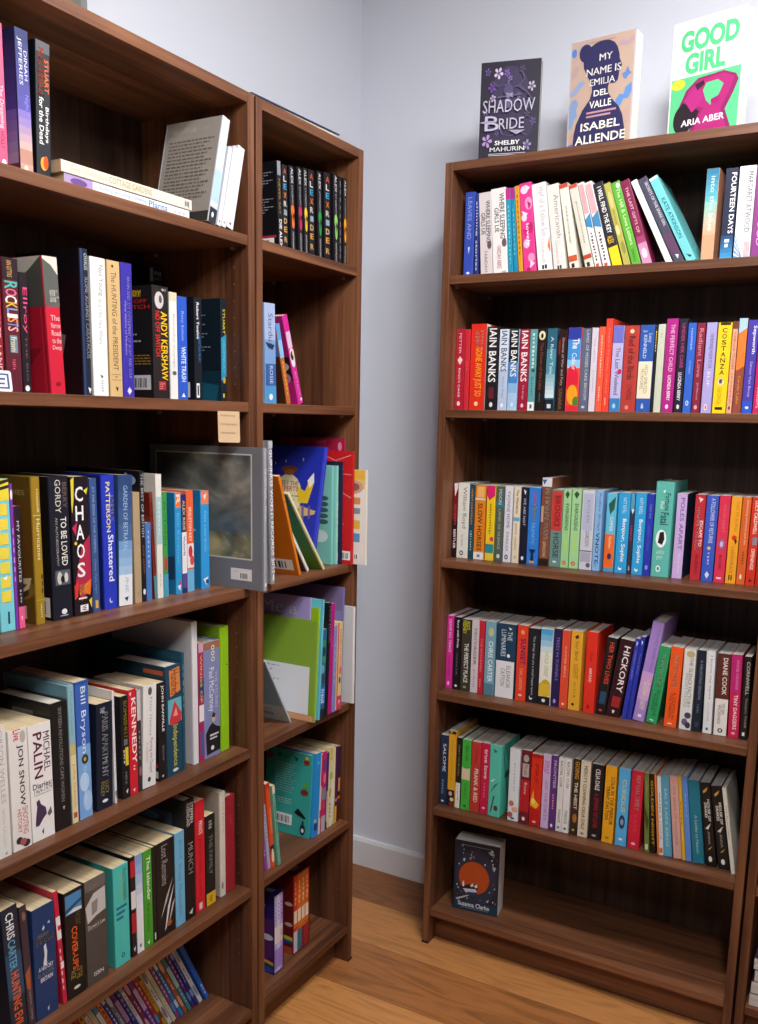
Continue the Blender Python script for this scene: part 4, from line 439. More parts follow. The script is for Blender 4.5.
('C',.6836,.052,.397,.02595,.2026,.1327,-.1336,'22748a','p',[['t','A Ladder to Heaven',.42,.88,.4,.65,'a8d0d8',0]],[],[],'teal paperback with pale script, fifth shelf, right bookcase','books on the fifth shelf of the right bookcase','paperback','w'),
('C',.714,.0528,.397,.023,.2031,.133,-.1507,'1a1818','p',[['p',[(.25,.1),(.75,.05),(.6,.1),(.3,.13)],'c8a050'],['t','HOUSE OF',.2,.46,.58,.82,'eeeae2',1],['t','DRAKES',.24,.42,.28,.52,'eeeae2',1],['p',[(.2,.55),(.8,.48),(.5,.56)],'d8d0c0'],['t','ANNA',.58,.74,.4,.62,'a8a098',0],['p',[(.3,.8),(.8,.75),(.5,.8)],'c8a050'],['o',.88,.95,.3,.65,'e0dcd4']],[],[],'black paperback with gold and white emblems, right of teal one, fifth shelf, right bookcase','books on the fifth shelf of the right bookcase','paperback','w'),
('C',.742,.0535,.397,.02425,.2004,.1313,-.1686,'1a1818','p',[['p',[(.25,.1),(.75,.05),(.6,.1),(.3,.13)],'c8a050'],['t','HOUSE OF',.2,.46,.58,.82,'eeeae2',1],['t','DRAKES',.24,.42,.28,.52,'eeeae2',1],['p',[(.2,.55),(.8,.48),(.5,.56)],'d8d0c0'],['t','ANNA',.58,.74,.4,.62,'a8a098',0],['p',[(.3,.8),(.8,.75),(.5,.8)],'c8a050'],['o',.88,.95,.3,.65,'e0dcd4']],[],[],'black paperback with gold emblems, left of slim white one, fifth shelf, right bookcase','books on the fifth shelf of the right bookcase','paperback','w'),
('C',.7719,.04,.397,.00913,.2059,.1349,-.1789,'d8d4c8','p',[['t','The Economists',.2,.6,.35,.7,'8a867a',0]],[],[],'slim white paperback leaning on the black pair, right of black one, fifth shelf, right bookcase','books on the fifth shelf of the right bookcase','paperback','w'),
('A',.2354,.03,1.7619,.0215,.1962,.1285,0,'d85880','p',[['t','The Dreaming',.42,.72,.45,.85,'f4d8e0',0],['t','HOLLY',.74,.86,.5,.8,'7a2040',0],['o',.93,.98,.5,.85,'f4e8ec']],[],[],'pink paperback with white script, cut by photo edge, top shelf, wide left bookcase','books on the top shelf of the wide left bookcase','paperback',None),
('A',.2778,.03,1.7619,.02335,.2007,.1315,0,'2a3060','p',[['g',6,0,.55,'2a3466','5a54a8'],['g',5,.55,.82,'7a6cc0','d8b0a0'],['r',.82,.92,0,1,'b88a78'],['r',.92,1,0,1,'c89a8a'],['t','DINAH',.14,.34,.62,.85,'e0e0ec',0],['t','JEFFERIES',.06,.38,.15,.48,'e0e0ec',0],['t','Night Train',.44,.66,.5,.85,'8a8ae0',0],['o',.93,.97,.3,.6,'f0dcd0']],[['g',6,0,.55,'262c58','4c4a9c'],['g',5,.55,.92,'6a60b8','b0a4c0'],['r',.92,1,0,1,'7a3a34']],[],'navy to violet paperback with sunset foot, top shelf, wide left bookcase','books on the top shelf of the wide left bookcase','paperback',None),
('A',.3075,.03,1.7619,.02623,.1962,.1285,.0364,'25282e','p',[['r',0,.08,0,1,'5a5c60'],['t','STUART',.12,.36,.6,.9,'e86a34',1],['t','MACBRIDE',.05,.4,.15,.55,'f0622a',1],['t','Birthdays',.46,.72,.58,.88,'eceae6',1],['t','for the Dead',.4,.74,.2,.52,'eceae6',1],['o',.83,.93,.25,.75,'f0a83a'],['o',.82,.92,.45,.8,'d8501e'],['o',.965,.998,.25,.75,'2fa86a']],[['r',0,1,0,1,'14161c']],[],'black paperback with orange and white lettering, top shelf, wide left bookcase','books on the top shelf of the wide left bookcase','paperback',None),
('A',.6633,.001,1.7619,.02064,.1972,.136,.2354,'c4ccd6','p',[['r',.5,.8,0,1,'a8c4d8'],['r',.86,1,0,1,'2a2e34'],['t','THE RETURN',.1,.5,.4,.65,'e8f0f4',0],['o',.9,.95,.3,.6,'f0f0f0']],[['r',0,1,0,1,'a09890'],['r',.9,1,0,1,'3a3836'],['t','Amanda Blackwood',.07,.12,.12,.8,'c8c0b8',0],['hl','x',.19,.205,.1,.9,'6a625c'],['hl','x',.225,.24,.1,.83,'6a625c'],['hl','x',.26,.275,.1,.76,'6a625c'],['hl','x',.295,.31,.1,.9,'6a625c'],['hl','x',.33,.345,.1,.83,'6a625c'],['hl','x',.365,.38,.1,.76,'6a625c'],['hl','x',.4,.415,.1,.9,'6a625c'],['hl','x',.435,.45,.1,.83,'6a625c'],['hl','x',.47,.485,.1,.76,'6a625c'],['hl','x',.505,.52,.1,.9,'6a625c'],['hl','x',.54,.555,.1,.83,'6a625c'],['hl','x',.575,.59,.1,.76,'6a625c'],['hl','x',.61,.625,.1,.9,'6a625c'],['hl','x',.645,.66,.1,.83,'6a625c'],['hl','x',.68,.695,.1,.76,'6a625c'],['hl','x',.715,.73,.1,.9,'6a625c'],['hl','x',.75,.765,.1,.83,'6a625c']],[],'grey paperback leaning right, its grey text-covered back showing, top shelf, wide left bookcase','books on the top shelf of the wide left bookcase','paperback',None),
('A',.6893,.001,1.7619,.00993,.1495,.12,.2445,'d2d4dc','p',[['d',5,.3,.6,.4,.6,'c8c8d0'],['o',.93,.96,.3,.6,'#555']],[],[],'slim white paperback leaning on the big grey one, first of three, top left shelf','books on the top shelf of the wide left bookcase','paperback',None),
('A',.702,.001,1.7619,.01123,.1537,.12,.2524,'dadce2','p',[['d',5,.4,.7,.4,.6,'c8c8d0'],['o',.93,.96,.3,.6,'#555']],[],[],'slim white paperback leaning right, middle of three beside the grey one, top left shelf','books on the top shelf of the wide left bookcase','paperback',None),
('A',.7161,.001,1.7619,.01922,.1565,.12,.2417,'d4d7e0','p',[['d',5,.2,.5,.4,.6,'c4c8d4'],['o',.93,.96,.3,.6,'#555']],[],[],'slim white paperback leaning right, nearest the side panel, top shelf of wide left bookcase','books on the top shelf of the wide left bookcase','paperback',None),
('A',.2258,.05,1.4445,.02181,.2006,.1314,0,'8a2430','p',[['t','SINGLES',.3,.6,.55,.85,'e8c8c4',1],['t','LAND',.66,.86,.55,.85,'e8c8c4',0]],[],[],'dark red paperback with pale capitals, cut by photo edge, second shelf, wide left bookcase','books on the second shelf of the wide left bookcase','paperback',None),
('A',.2516,.05,1.4445,.0292,.1983,.1299,0,'5c1e2a','h',[['r',0,.16,0,1,'2a1a20'],['t','IAN GITTINS',.02,.14,.3,.6,'d8a060',0],['t','R',.17,.23,.12,.9,'4ab0a8',1],['t','O',.225,.28,.15,.85,'e06a8a',1],['t','C',.275,.33,.12,.85,'e8e0d8',1],['t','K',.325,.37,.15,.85,'d0b040',1],['t','L',.37,.41,.2,.85,'7a9ad0',1],['t','I',.41,.44,.2,.85,'e8e0d8',1],['t','S',.44,.475,.2,.85,'e88a5a',1],['t','T',.475,.505,.2,.85,'7a9ad0',1],['t','S',.505,.54,.2,.85,'e8a0a0',1],['r',.57,.7,.3,.75,'6a8a9a'],['t','from',.58,.69,.35,.7,'e8d8b0',0],['d',5,.75,.83,.35,.6,'c05070']],[],[],'burgundy hardback with colourful block letters, second shelf, wide left bookcase','books on the second shelf of the wide left bookcase','hardback',None),
('A',.2814,.05,1.4445,.0155,.1805,.1182,0,'1e161c','p',[['t','Ellroy',.12,.5,.25,.9,'e8487a',0],['t','THE BIG',.52,.9,.45,.65,'7a5a68',0],['o',.935,.985,.2,.75,'e8e4e4']],[],[],'black paperback with hot pink vertical title, right of burgundy one, second shelf, wide left bookcase','books on the second shelf of the wide left bookcase','paperback',None),
('A',.335,.05,1.4445,.0298,.2118,.1387,-.0436,'c82038','h',[['r',0,.36,0,1,'5a5c58'],['p',[(0,0),(1,0),(1,.13),(.55,.06),(0,.02)],'d8d2c8'],['t','Richard',.24,.28,.35,.9,'d0ccc4',0],['t','Thomas',.285,.325,.35,.95,'d0ccc4',0],['h','The',.42,.46,.3,.9,'f0d0d0',0],['h','Narrow',.475,.515,.3,.9,'f0d0d0',0],['h','Road',.53,.57,.3,.9,'f0d0d0',0],['h','to the',.585,.625,.3,.9,'f0d0d0',0],['h','Deep',.64,.68,.3,.9,'f0d0d0',0],['o',.91,.94,.32,.68,'8a1020']],[['r',0,.36,0,1,'5a5c58'],['p',[(0,0),(1,0),(.75,.1),(.6,.14),(0,.1)],'d8d2c8'],['p',[(.1,.7),(.9,.66),(.7,.78),(.2,.8)],'a01c30']],[],'thick red and grey hardback with pale pointed top, second shelf, wide left bookcase','books on the second shelf of the wide left bookcase','hardback',None),
('A',.4023,.05,1.4445,.01785,.2351,.154,0,'1c2536','h',[['r',0,1,0,.3,'2c3c64'],['t','CHARLES',.03,.14,.5,.85,'c8ccd4',0],['t','ROME AGAINST CARATACUS',.19,.74,.5,.9,'e8e8ec',1],['p',[(.5,.94),(.9,.95),(.7,.985)],'e8e8ec']],[['r',0,1,0,1,'141218'],['p',[(.55,.55),(.75,.58),(.65,.85),(.58,.85)],'8a8688'],['r',.86,1,0,1,'1e1418']],[],'navy hardback with glossy black back and white capitals, second shelf, wide left bookcase','books on the second shelf of the wide left bookcase','hardback',None),
('A',.4239,.05,1.4445,.03304,.226,.148,0,'ecebe8','p',[['t','Neil Young',.05,.27,.45,.85,'7a7e84',0],['t','And I Am Not Where',.29,.62,.45,.72,'a8aab0',0],['p',[(.45,.84),(.65,.85),(.55,.87)],'44444c'],['d',5,.88,.97,.5,.65,'b8b8bc']],[],[],'white paperback with grey vertical title, right of navy one, second shelf, wide left bookcase','books on the second shelf of the wide left bookcase','paperback',None),
('A',.4609,.05,1.4445,.02873,.226,.148,0,'cfae7a','p',[['r',.03,.05,.35,.5,'3a2a1e'],['t','The HUNTING of the PRESIDENT',.08,.8,.3,.7,'5a4228',0],['r',.83,.834,.1,.9,'8a6e44'],['d',1,.845,.86,.4,.6,'8a6e44'],['r',.87,.874,.1,.9,'8a6e44'],['p',[(.4,.92),(.65,.93),(.55,.96)],'3a2a1e']],[],[],'tan paperback with dark serif title, second shelf, wide left bookcase','books on the second shelf of the wide left bookcase','paperback',None),
('A',.4922,.05,1.4445,.02664,.227,.1487,0,'3a30a0','h',[['t','BRAIN AND THE EXPERIMENT OF BODY AND SOUL',.1,.86,.5,.75,'d0ccf0',1],['t','Mind Games of Medicine',.28,.68,.25,.42,'a8a0e0',0],['p',[(.3,.95),(.5,.92),(.7,.95),(.5,.98)],'e0dcf4']],[],[],'indigo hardback with white lettering, second shelf, wide left bookcase','books on the second shelf of the wide left bookcase','hardback',None),
('A',.5663,.05,1.4445,.04156,.1997,.1308,0,'231f20','p',[['o',.05,.2,.15,.7,'c8c0c0'],['o',.08,.15,.4,.6,'5a5456'],['h','BIO',.02,.04,.6,.85,'#ddd',0],['t','ANDY KERSHAW',.22,.83,.5,.9,'f0c020',1],['t','NO OFF SWITCH',.22,.62,.15,.45,'d03028',1],['r',.84,.92,.3,.75,'b02030'],['t','fm',.85,.91,.35,.7,'f0d0d0',1]],[['t','KERSHAW',.05,.1,.5,.8,'f0c020',0],['hl','ANDY',.04,.09,.45,.8,'f0c020'],['hl','NO OFF',.12,.155,.4,.9,'d03028'],['hl','SWITCH',.17,.205,.35,.95,'d03028'],['hl','x',.36,.375,.45,.6,'c8c4c0'],['hl','x',.42,.435,.45,.7,'c8c4c0'],['hl','x',.48,.495,.45,.8,'c8c4c0'],['hl','x',.54,.555,.45,.6,'c8c4c0'],['hl','x',.61,.62,.5,.95,'b08a30'],['hl','x',.635,.645,.5,.95,'b08a30'],['hl','x',.66,.67,.5,.95,'b08a30'],['hl','x',.685,.695,.5,.95,'b08a30'],['r',.79,.92,.5,.95,'f2f2f0'],['r',.816,.9005,.554,.5742,'222226'],['r',.816,.9005,.5851,.596,'222226'],['r',.816,.9005,.6162,.6271,'222226'],['r',.816,.9005,.6473,.6675,'222226'],['r',.816,.9005,.6784,.6892,'222226'],['r',.816,.9005,.7095,.7203,'222226'],['r',.816,.9005,.7405,.7608,'222226'],['r',.816,.9005,.7716,.7825,'222226'],['r',.816,.9005,.8027,.8136,'222226'],['r',.816,.9005,.8338,.854,'222226'],['r',.816,.9005,.8649,.8758,'222226']],[],'black paperback with yellow and red title, right of indigo one, second shelf, wide left bookcase','books on the second shelf of the wide left bookcase','paperback',None),
('A',.6104,.05,1.4445,.01999,.1931,.1265,0,'e2e0dc','p',[['r',0,.08,0,1,'d8ccb0'],['t','Beautiful Voyage',.2,.7,.35,.7,'a8a6a4',0],['o',.73,.77,.25,.8,'5a5650']],[],[],'white paperback with grey script, right of black one, second shelf, wide left bookcase','books on the second shelf of the wide left bookcase','paperback',None),
('A',.6324,.05,1.4445,.02509,.1883,.1234,0,'2a56c0','p',[['t','Rory Sutton',.14,.42,.3,.65,'a8c4f4',0],['t','WHITE TRASH',.48,.82,.3,.8,'d8e8fc',1],['p',[(.3,.97),(.7,.97),(.5,.93)],'f0f4fc']],[],[],'blue paperback with white capitals, right of white one, second shelf, wide left bookcase','books on the second shelf of the wide left bookcase','paperback',None),
('A',.6774,.05,1.4445,.02137,.1925,.1261,0,'161a22','p',[['t','Robert Twelve',.05,.4,.3,.65,'d8dce4',1],['t','SPARTAN RUN',.36,.62,.5,.8,'3a7ab8',0],['r',.83,.97,.2,.6,'e8e8ea'],['r',.85,.95,.3,.5,'#222']],[['t','SPARTAN GATE',.15,.55,.6,.8,'9aa0a8',0],['r',.82,.97,.6,.9,'f2f2f0'],['r',.85,.9475,.636,.6656,'222226'],['r',.85,.9475,.6816,.6976,'222226'],['r',.85,.9475,.7272,.7432,'222226'],['r',.85,.9475,.7728,.8024,'222226'],['r',.85,.9475,.8184,.8344,'222226']],[],'black paperback with tiny white text and barcode, right of blue one, second shelf, left bookcase','books on the second shelf of the wide left bookcase','paperback',None),
('A',.7218,.205,1.4445,.03997,.2619,.05,0,'24282e','p',[['r',0,.1,.1,.3,'8a9298'],['h','WAR',.02,.05,.35,.9,'aab4ba',1],['h','DIARY',.065,.085,.35,.9,'8a9298',0]],[],[],'black book with silver lettering showing above the black and yellow-titled memoir, second shelf','books on the second shelf of the wide left bookcase','paperback',None),
('A',.7553,.05,1.4445,.01607,.1991,.1304,0,'14222e','p',[['t','STUART',.1,.34,.35,.8,'c8b83a',1],['p',[(0,.38),(1,.34),(1,.75),(0,.8)],'2a8ab0'],['t','HIGHWAY',.4,.72,.35,.75,'6ac0d8',0],['o',.76,.82,.3,.8,'c8a03a'],['r',.92,.96,.3,.6,'c8b83a']],[['r',0,.7,0,1,'14222e'],['r',.7,1,0,1,'123444'],['p',[(.1,.95),(.5,.8),(.95,.84),(.9,1),(.1,1)],'1a5a74'],['hl','x',.06,.075,.1,.45,'c8b060'],['hl','x',.15,.16,.1,.7,'8a98a4'],['hl','x',.18,.19,.1,.6,'8a98a4'],['hl','x',.21,.22,.1,.5,'8a98a4'],['hl','x',.24,.25,.1,.7,'8a98a4'],['hl','x',.27,.28,.1,.6,'8a98a4'],['hl','x',.33,.34,.1,.75,'8a98a4'],['hl','x',.36,.37,.1,.67,'8a98a4'],['hl','x',.39,.4,.1,.59,'8a98a4'],['hl','x',.46,.47,.1,.8,'8a98a4'],['hl','x',.49,.5,.1,.7,'8a98a4'],['hl','x',.52,.53,.1,.6,'8a98a4'],['hl','x',.63,.64,.1,.4,'c8b060'],['hl','x',.74,.75,.1,.35,'c0c8d0']],[],'dark blue paperback with yellow lettering, right of black and silver one, second shelf, left bookcase','books on the second shelf of the wide left bookcase','paperback',None),
('A',.2352,.073,1.0684,.02746,.2434,.1594,0,'78ccd8','p',[['r',0,.14,0,1,'e8d43a'],['p',[(0,.02),(1,0),(1,.02),(0,.05)],'2a2a2a'],['p',[(0,.06),(1,.04),(1,.06),(0,.08)],'2a2a2a'],['r',.16,.235,.15,.8,'e8d24a'],['r',.255,.33,.15,.8,'e8d24a'],['r',.35,.425,.15,.8,'e8d24a'],['r',.445,.52,.15,.8,'e8d24a'],['r',.54,.615,.15,.8,'e8d24a'],['r',.635,.71,.15,.8,'e8d24a'],['r',.73,.805,.15,.8,'e8d24a'],['p',[(.3,.645),(.6,.63),(.5,.66)],'eef6f6'],['r',.87,.95,.5,.62,'2a3a44']],[],[],'aqua and yellow paperback patterned with yellow squares, third shelf, wide left bookcase','books on the third shelf of the wide left bookcase','paperback',None),
('A',.2635,.0727,1.0684,.00539,.2355,.1543,0,'7a3aa8','p',[['o',.04,.11,.1,.9,'f0e8f4'],['d',6,.3,.7,.3,.7,'c0a0d8']],[],[],'purple paperback, slim with white curl, third shelf, wide left bookcase','books on the third shelf of the wide left bookcase','paperback',None),
('A',.2696,.0726,1.0684,.01125,.1993,.1306,0,'b0286a','p',[['r',0,.82,0,1,'26202a'],['t','MY FAVOURITES',.12,.62,.35,.75,'d8ccd4',0],['d',4,.68,.8,.35,.65,'b0a0a8'],['r',.82,1,0,1,'e85a8a'],['p',[(.4,.9),(.65,.9),(.5,.94)],'f8d0dc']],[],[],'magenta and black paperback, short with pink foot, right of purple one, third shelf, left bookcase','books on the third shelf of the wide left bookcase','paperback',None),
('A',.3043,.0723,1.0684,.01781,.244,.1598,0,'9a7a22','h',[['d',14,.08,.24,.5,.75,'d8c88a'],['r',.255,.26,.05,.95,'d8c88a'],['t','Hurricanes',.28,.56,.4,.8,'ece0b0',0],['d',3,.66,.8,.7,.85,'2a2410'],['r',.83,.834,0,1,'c8a83a'],['d',6,.86,.96,.45,.65,'d8c88a']],[['r',0,1,0,1,'6a5418'],['hl','STUDIES',.09,.125,.45,.9,'b09a5a'],['o',.68,.84,.5,1,'8a7a30'],['o',.72,.84,.45,.9,'4a4a1e'],['p',[(.6,.71),(.95,.68),(.9,.76),(.7,.82),(.88,.73)],'e8e0b0'],['r',.88,.97,.55,.85,'f2f2f0'],['r',.898,.9565,.586,.5995,'222226'],['r',.898,.9565,.6067,.614,'222226'],['r',.898,.9565,.6275,.6347,'222226'],['r',.898,.9565,.6482,.6617,'222226'],['r',.898,.9565,.6689,.6762,'222226'],['r',.898,.9565,.6896,.6969,'222226'],['r',.898,.9565,.7104,.7238,'222226'],['r',.898,.9565,.7311,.7383,'222226'],['r',.898,.9565,.7518,.7591,'222226'],['r',.898,.9565,.7725,.786,'222226'],['r',.898,.9565,.7933,.8005,'222226']],[],'olive gold hardback with cream lettering, third shelf, wide left bookcase','books on the third shelf of the wide left bookcase','hardback',None),
('A',.3389,.072,1.0684,.04149,.2425,.1588,0,'1c1e2a','h',[['t','BERRY',.04,.22,.68,.88,'6a5a54',1],['t','GORDY',.02,.25,.3,.58,'d8d0c8',0],['t','TO BE LOVED',.28,.62,.52,.82,'e0dcd4',1],['t','AN AUTOBIOGRAPHY',.28,.62,.26,.38,'a8a49c',0],['r',.65,.755,.15,.9,'5a5c60'],['o',.66,.75,.25,.5,'c8c4c0'],['o',.67,.74,.6,.8,'d0ccc8'],['o',.69,.74,.42,.62,'1c1e2a'],['o',.925,.965,.4,.68,'e4e4e8'],['d',1,.97,.98,.3,.8,'c8c8cc']],[['r',0,1,0,1,'121218'],['r',.84,.98,.55,.95,'f2f2f0'],['r',.868,.959,.598,.616,'222226'],['r',.868,.959,.6256,.6353,'222226'],['r',.868,.959,.6533,.6629,'222226'],['r',.868,.959,.6809,.6989,'222226'],['r',.868,.959,.7085,.7182,'222226'],['r',.868,.959,.7362,.7459,'222226'],['r',.868,.959,.7638,.7818,'222226'],['r',.868,.959,.7915,.8011,'222226'],['r',.868,.959,.8191,.8288,'222226'],['r',.868,.959,.8467,.8647,'222226'],['r',.868,.959,.8744,.884,'222226']],[],'navy black hardback with cream capitals, right of olive gold one, third shelf, left bookcase','books on the third shelf of the wide left bookcase','hardback',None),
('A',.3841,.0716,1.0684,.03934,.2409,.1578,0,'201820','p',[['p',[(0,.02),(.2,0),(.15,.16),(.05,.26),(0,.2)],'e0d03a'],['p',[(0,.36),(.3,.32),(.2,.42)],'c83060'],['p',[(.5,.5),(1,.42),(1,.8),(.4,.9),(.1,.75)],'b02a4a'],['p',[(.6,.78),(1,.74),(.9,.86),(.5,.84)],'e86a2a'],['o',.46,.485,.1,.25,'e8c83a'],['p',[(.7,.1),(.95,.08),(.85,.13)],'e0d03a'],['p',[(0,.78),(.25,.74),(.2,.86),(0,.88)],'d83a2a'],['s','CHAOS',.06,.74,.22,.66,'f4f2f0',1],['t','TOM ONEILL',.77,.85,.3,.75,'d8a83a',0],['d',1,.87,.89,.2,.85,'e8e0d8'],['r',.925,.975,.3,.75,'e8e0e4'],['t','W',.93,.97,.4,.65,'2a2028',1],['p',[(.8,.9),(1,.88),(.95,.96)],'e8c83a']],[],[],'black paperback with stacked white letters, right of navy black one, third shelf, wide left bookcase','books on the third shelf of the wide left bookcase','paperback',None),
('A',.4257,.0713,1.0684,.01555,.2367,.1551,0,'3a5488','p',[['t','AT THE EDGE OF THE ICEBERG',.06,.55,.35,.65,'9ab0d4',0],['t','Oliver Pelle Hart',.6,.86,.35,.6,'8aa0c8',0],['r',.91,.97,.3,.7,'e0a84a']],[],[],'slate blue paperback with small pale lettering, third shelf, wide left bookcase','books on the third shelf of the wide left bookcase','paperback',None),
('A',.4524,.071,1.0684,.03044,.2407,.1577,0,'2a3ab8','h',[['t','JAMES',.14,.34,.62,.88,'d8cc7a',1],['t','PATTERSON',.05,.42,.3,.62,'e8dc8a',1],['t','Shattered',.44,.79,.38,.8,'e8ecf8',1],['o',.91,.955,.35,.62,'c0c8f0'],['o',.905,.945,.42,.64,'2a3ab8']],[['r',0,1,0,1,'1c2880']],[],'royal blue hardback with yellow and white lettering, third shelf, wide left bookcase','books on the third shelf of the wide left bookcase','hardback',None),
('A',.4849,.0708,1.0684,.03441,.2392,.1567,.031,'35507e','p',[['g',4,0,.5,'2c4474','4a6a9a'],['g',4,.5,.76,'6a96c8','a8c8e4'],['r',.76,1,0,1,'e4e6ea'],['t','GARDEN OF BETRAYAL',.08,.58,.35,.65,'a8c4e4',0],['t','JUNE',.72,.9,.4,.7,'a0b4cc',0],['p',[(.4,.94),(.7,.93),(.6,.97)],'2a3040']],[],[],'navy to white paperback with white foot, right of royal blue one, third shelf, left bookcase','books on the third shelf of the wide left bookcase','paperback',None),
('A',.5261,.0704,1.0684,.01741,.2068,.1355,0,'b09878','p',[['d',2,.9,.95,.4,.6,'8a7658']],[],[],'tan paperback, plain, partly hidden, third shelf, wide left bookcase','books on the third shelf of the wide left bookcase','paperback',None),
('A',.5445,.0702,1.0684,.01059,.2456,.1918,0,'1e1e22','p',[['t','THE BEST OF BRITISH',.02,.5,.25,.8,'b8b8c0',0],['t','JACK LEACH',.56,.78,.3,.7,'a86a44',0],['o',.9,.945,.2,.8,'e8e8ec']],[['r',0,1,0,1,'14161e'],['o',.02,.05,.8,.84,'c8d0dc'],['o',.06,.08,.6,.63,'c8d0dc'],['o',.03,.12,.7,.95,'a8b8d0'],['o',.05,.11,.72,.9,'2a3448']],[],'black paperback with silver lettering, right of tan one, third shelf, wide left bookcase','books on the third shelf of the wide left bookcase','paperback',None),
('A',.5563,.0701,1.0684,.01388,.1482,.0971,0,'4a78b8','p',[['d',8,.1,.6,.35,.65,'a8c0e4']],[],[],'mid blue paperback very short and slim, third shelf, wide left bookcase','books on the third shelf of the wide left bookcase','paperback',None),
('A',.5768,.07,1.0684,.00806,.2048,.1341,-.0426,'7e2a20','p',[['t','RUBY NOW',.1,.5,.2,.8,'3a1410',1],['t','JEFF',.55,.72,.25,.75,'4a1814',1],['r',.78,1,0,1,'4a8a94']],[],[],'rusty red paperback with dark lettering and teal foot, third shelf, wide left bookcase','books on the third shelf of the wide left bookcase','paperback',None),
('A',.5852,.0699,1.0684,.0156,.2376,.1556,0,'e4e0d8','p',[['r',.18,.56,0,1,'a8c8cc'],['d',8,.22,.5,.35,.65,'c8dcdc'],['d',3,.8,.92,.35,.65,'c8c4bc']],[],[],'white paperback with pale blue upper half, right of rusty red one, third shelf, left bookcase','books on the third shelf of the wide left bookcase','paperback',None),
('A',.602,.0697,1.0684,.01253,.2025,.1326,0,'3f9a4a','p',[['t','SILVERFIN',.08,.5,.25,.7,'2a6a34',0],['r',.62,.74,.2,.8,'b83a3a'],['r',.78,1,0,1,'4a9ac0']],[],[],'green paperback with red and blue foot, third shelf, wide left bookcase','books on the third shelf of the wide left bookcase','paperback',None),
('A',.6356,.0694,1.0684,.01775,.2004,.1313,0,'2f92cc','p',[['r',0,.15,.1,.9,'e8783a'],['t','R',.02,.12,.2,.8,'f8e0d0',1],['t','Bob Rockman',.2,.7,.3,.65,'6ac0ec',0],['p',[(.2,.92),(.8,.9),(.6,.97)],'e8e8f0'],['r',.88,.91,.5,.8,'c83a3a']],[['r',0,1,0,1,'2580b8'],['o',.93,.965,.1,.3,'e06a3a'],['p',[(.3,.7),(1,.62),(1,.85),(.4,.9)],'2a4a7a']],[],'sky blue paperback with orange top label, third shelf, wide left bookcase','books on the third shelf of the wide left bookcase','paperback',None),
('A',.6538,.0693,1.0684,.01398,.1957,.1282,0,'2a2a6e','p',[['t','ALEX RIDE',.06,.36,.25,.75,'d8c84a',1],['r',.38,.8,0,1,'e8e8ec'],['t','Victoria',.42,.62,.3,.75,'2a3a8a',1],['r',.8,.95,0,1,'5a4a8a']],[],[],'navy paperback with white middle panel, third shelf, wide left bookcase','books on the third shelf of the wide left bookcase','paperback',None),
('A',.6683,.0691,1.0684,.01973,.2023,.1325,0,'e8643a','p',[['t','SKELETON KEY',.16,.5,.3,.7,'f8dcc8',1],['r',.52,.76,0,1,'e8e0e0'],['o',.54,.66,.2,.8,'c83040'],['o',.64,.74,.4,1,'d84a4a'],['r',.78,1,0,1,'6ab0d8']],[],[],'orange paperback with red picture foot, third shelf, wide left bookcase','books on the third shelf of the wide left bookcase','paperback',None),
('A',.7099,.0688,1.0684,.02497,.2001,.1311,0,'2f96d8','p',[['r',0,.14,.05,.95,'e8805a'],['p',[(.3,.05),(.7,.03),(.5,.1)],'f8e8e8'],['t','Alex Lizardman',.2,.62,.4,.68,'8ad0f4',0],['p',[(.2,.9),(.8,.88),(.6,.97)],'e8e8f0'],['r',.91,.95,.5,.85,'2a3a6a']],[['r',0,1,0,1,'1f84c4'],['o',.7,.76,.1,.5,'c85a3a'],['hl','Jesse',.38,.42,.3,.9,'d8ecf8']],[],'bright blue paperback with pink and orange top label, third shelf, wide left bookcase','books on the third shelf of the wide left bookcase','paperback',None),
('A',.7615,-.0489,1.0684,.013,.2872,.3,0,'80838a','h',[['r',0,1,0,.6,'a0a2a8'],['t','THE GREAT PLATES',.14,.35,.35,.75,'d8d8dc',0],['t','Storm',.4,.5,.35,.7,'d0d0d4',0],['o',.94,.97,.3,.7,'e0e0e0']],[['r',0,1,0,1,'787a80'],['r',.045,.79,.05,.905,'d4d4cc'],['paint'],['r',.855,.94,.72,.9,'eceae8'],['r',.87,.885,.74,.82,'dcdcdc'],['r',.875,.935,.79,.88,'f2f2f0'],['r',.887,.926,.8008,.8057,'222226'],['r',.887,.926,.8084,.8111,'222226'],['r',.887,.926,.816,.8187,'222226'],['r',.887,.926,.8236,.8285,'222226'],['r',.887,.926,.8312,.8339,'222226'],['r',.887,.926,.8388,.8415,'222226'],['r',.887,.926,.8464,.8513,'222226'],['r',.887,.926,.854,.8567,'222226'],['r',.887,.926,.8616,.8643,'222226']],[],'large grey hardback with a stormy seascape painting, jutting out of the wide bookcase','books on the third shelf of the wide left bookcase','hardback',None),
('A',.1662,.0271,.7179,.03165,.2143,.1404,0,'dcdad6','p',[['t','ORSON WELLES',.02,.58,.55,.8,'a8a6a4',0],['t','SIMON CALLOW',.62,.92,.55,.7,'b8b6b2',0],['p',[(.6,.97),(.75,.96),(.7,.985)],'7a7a7a']],[],[],'white paperback with grey capitals, first from left in view, fourth shelf, wide left bookcase','books on the fourth shelf of the wide left bookcase','paperback',None),
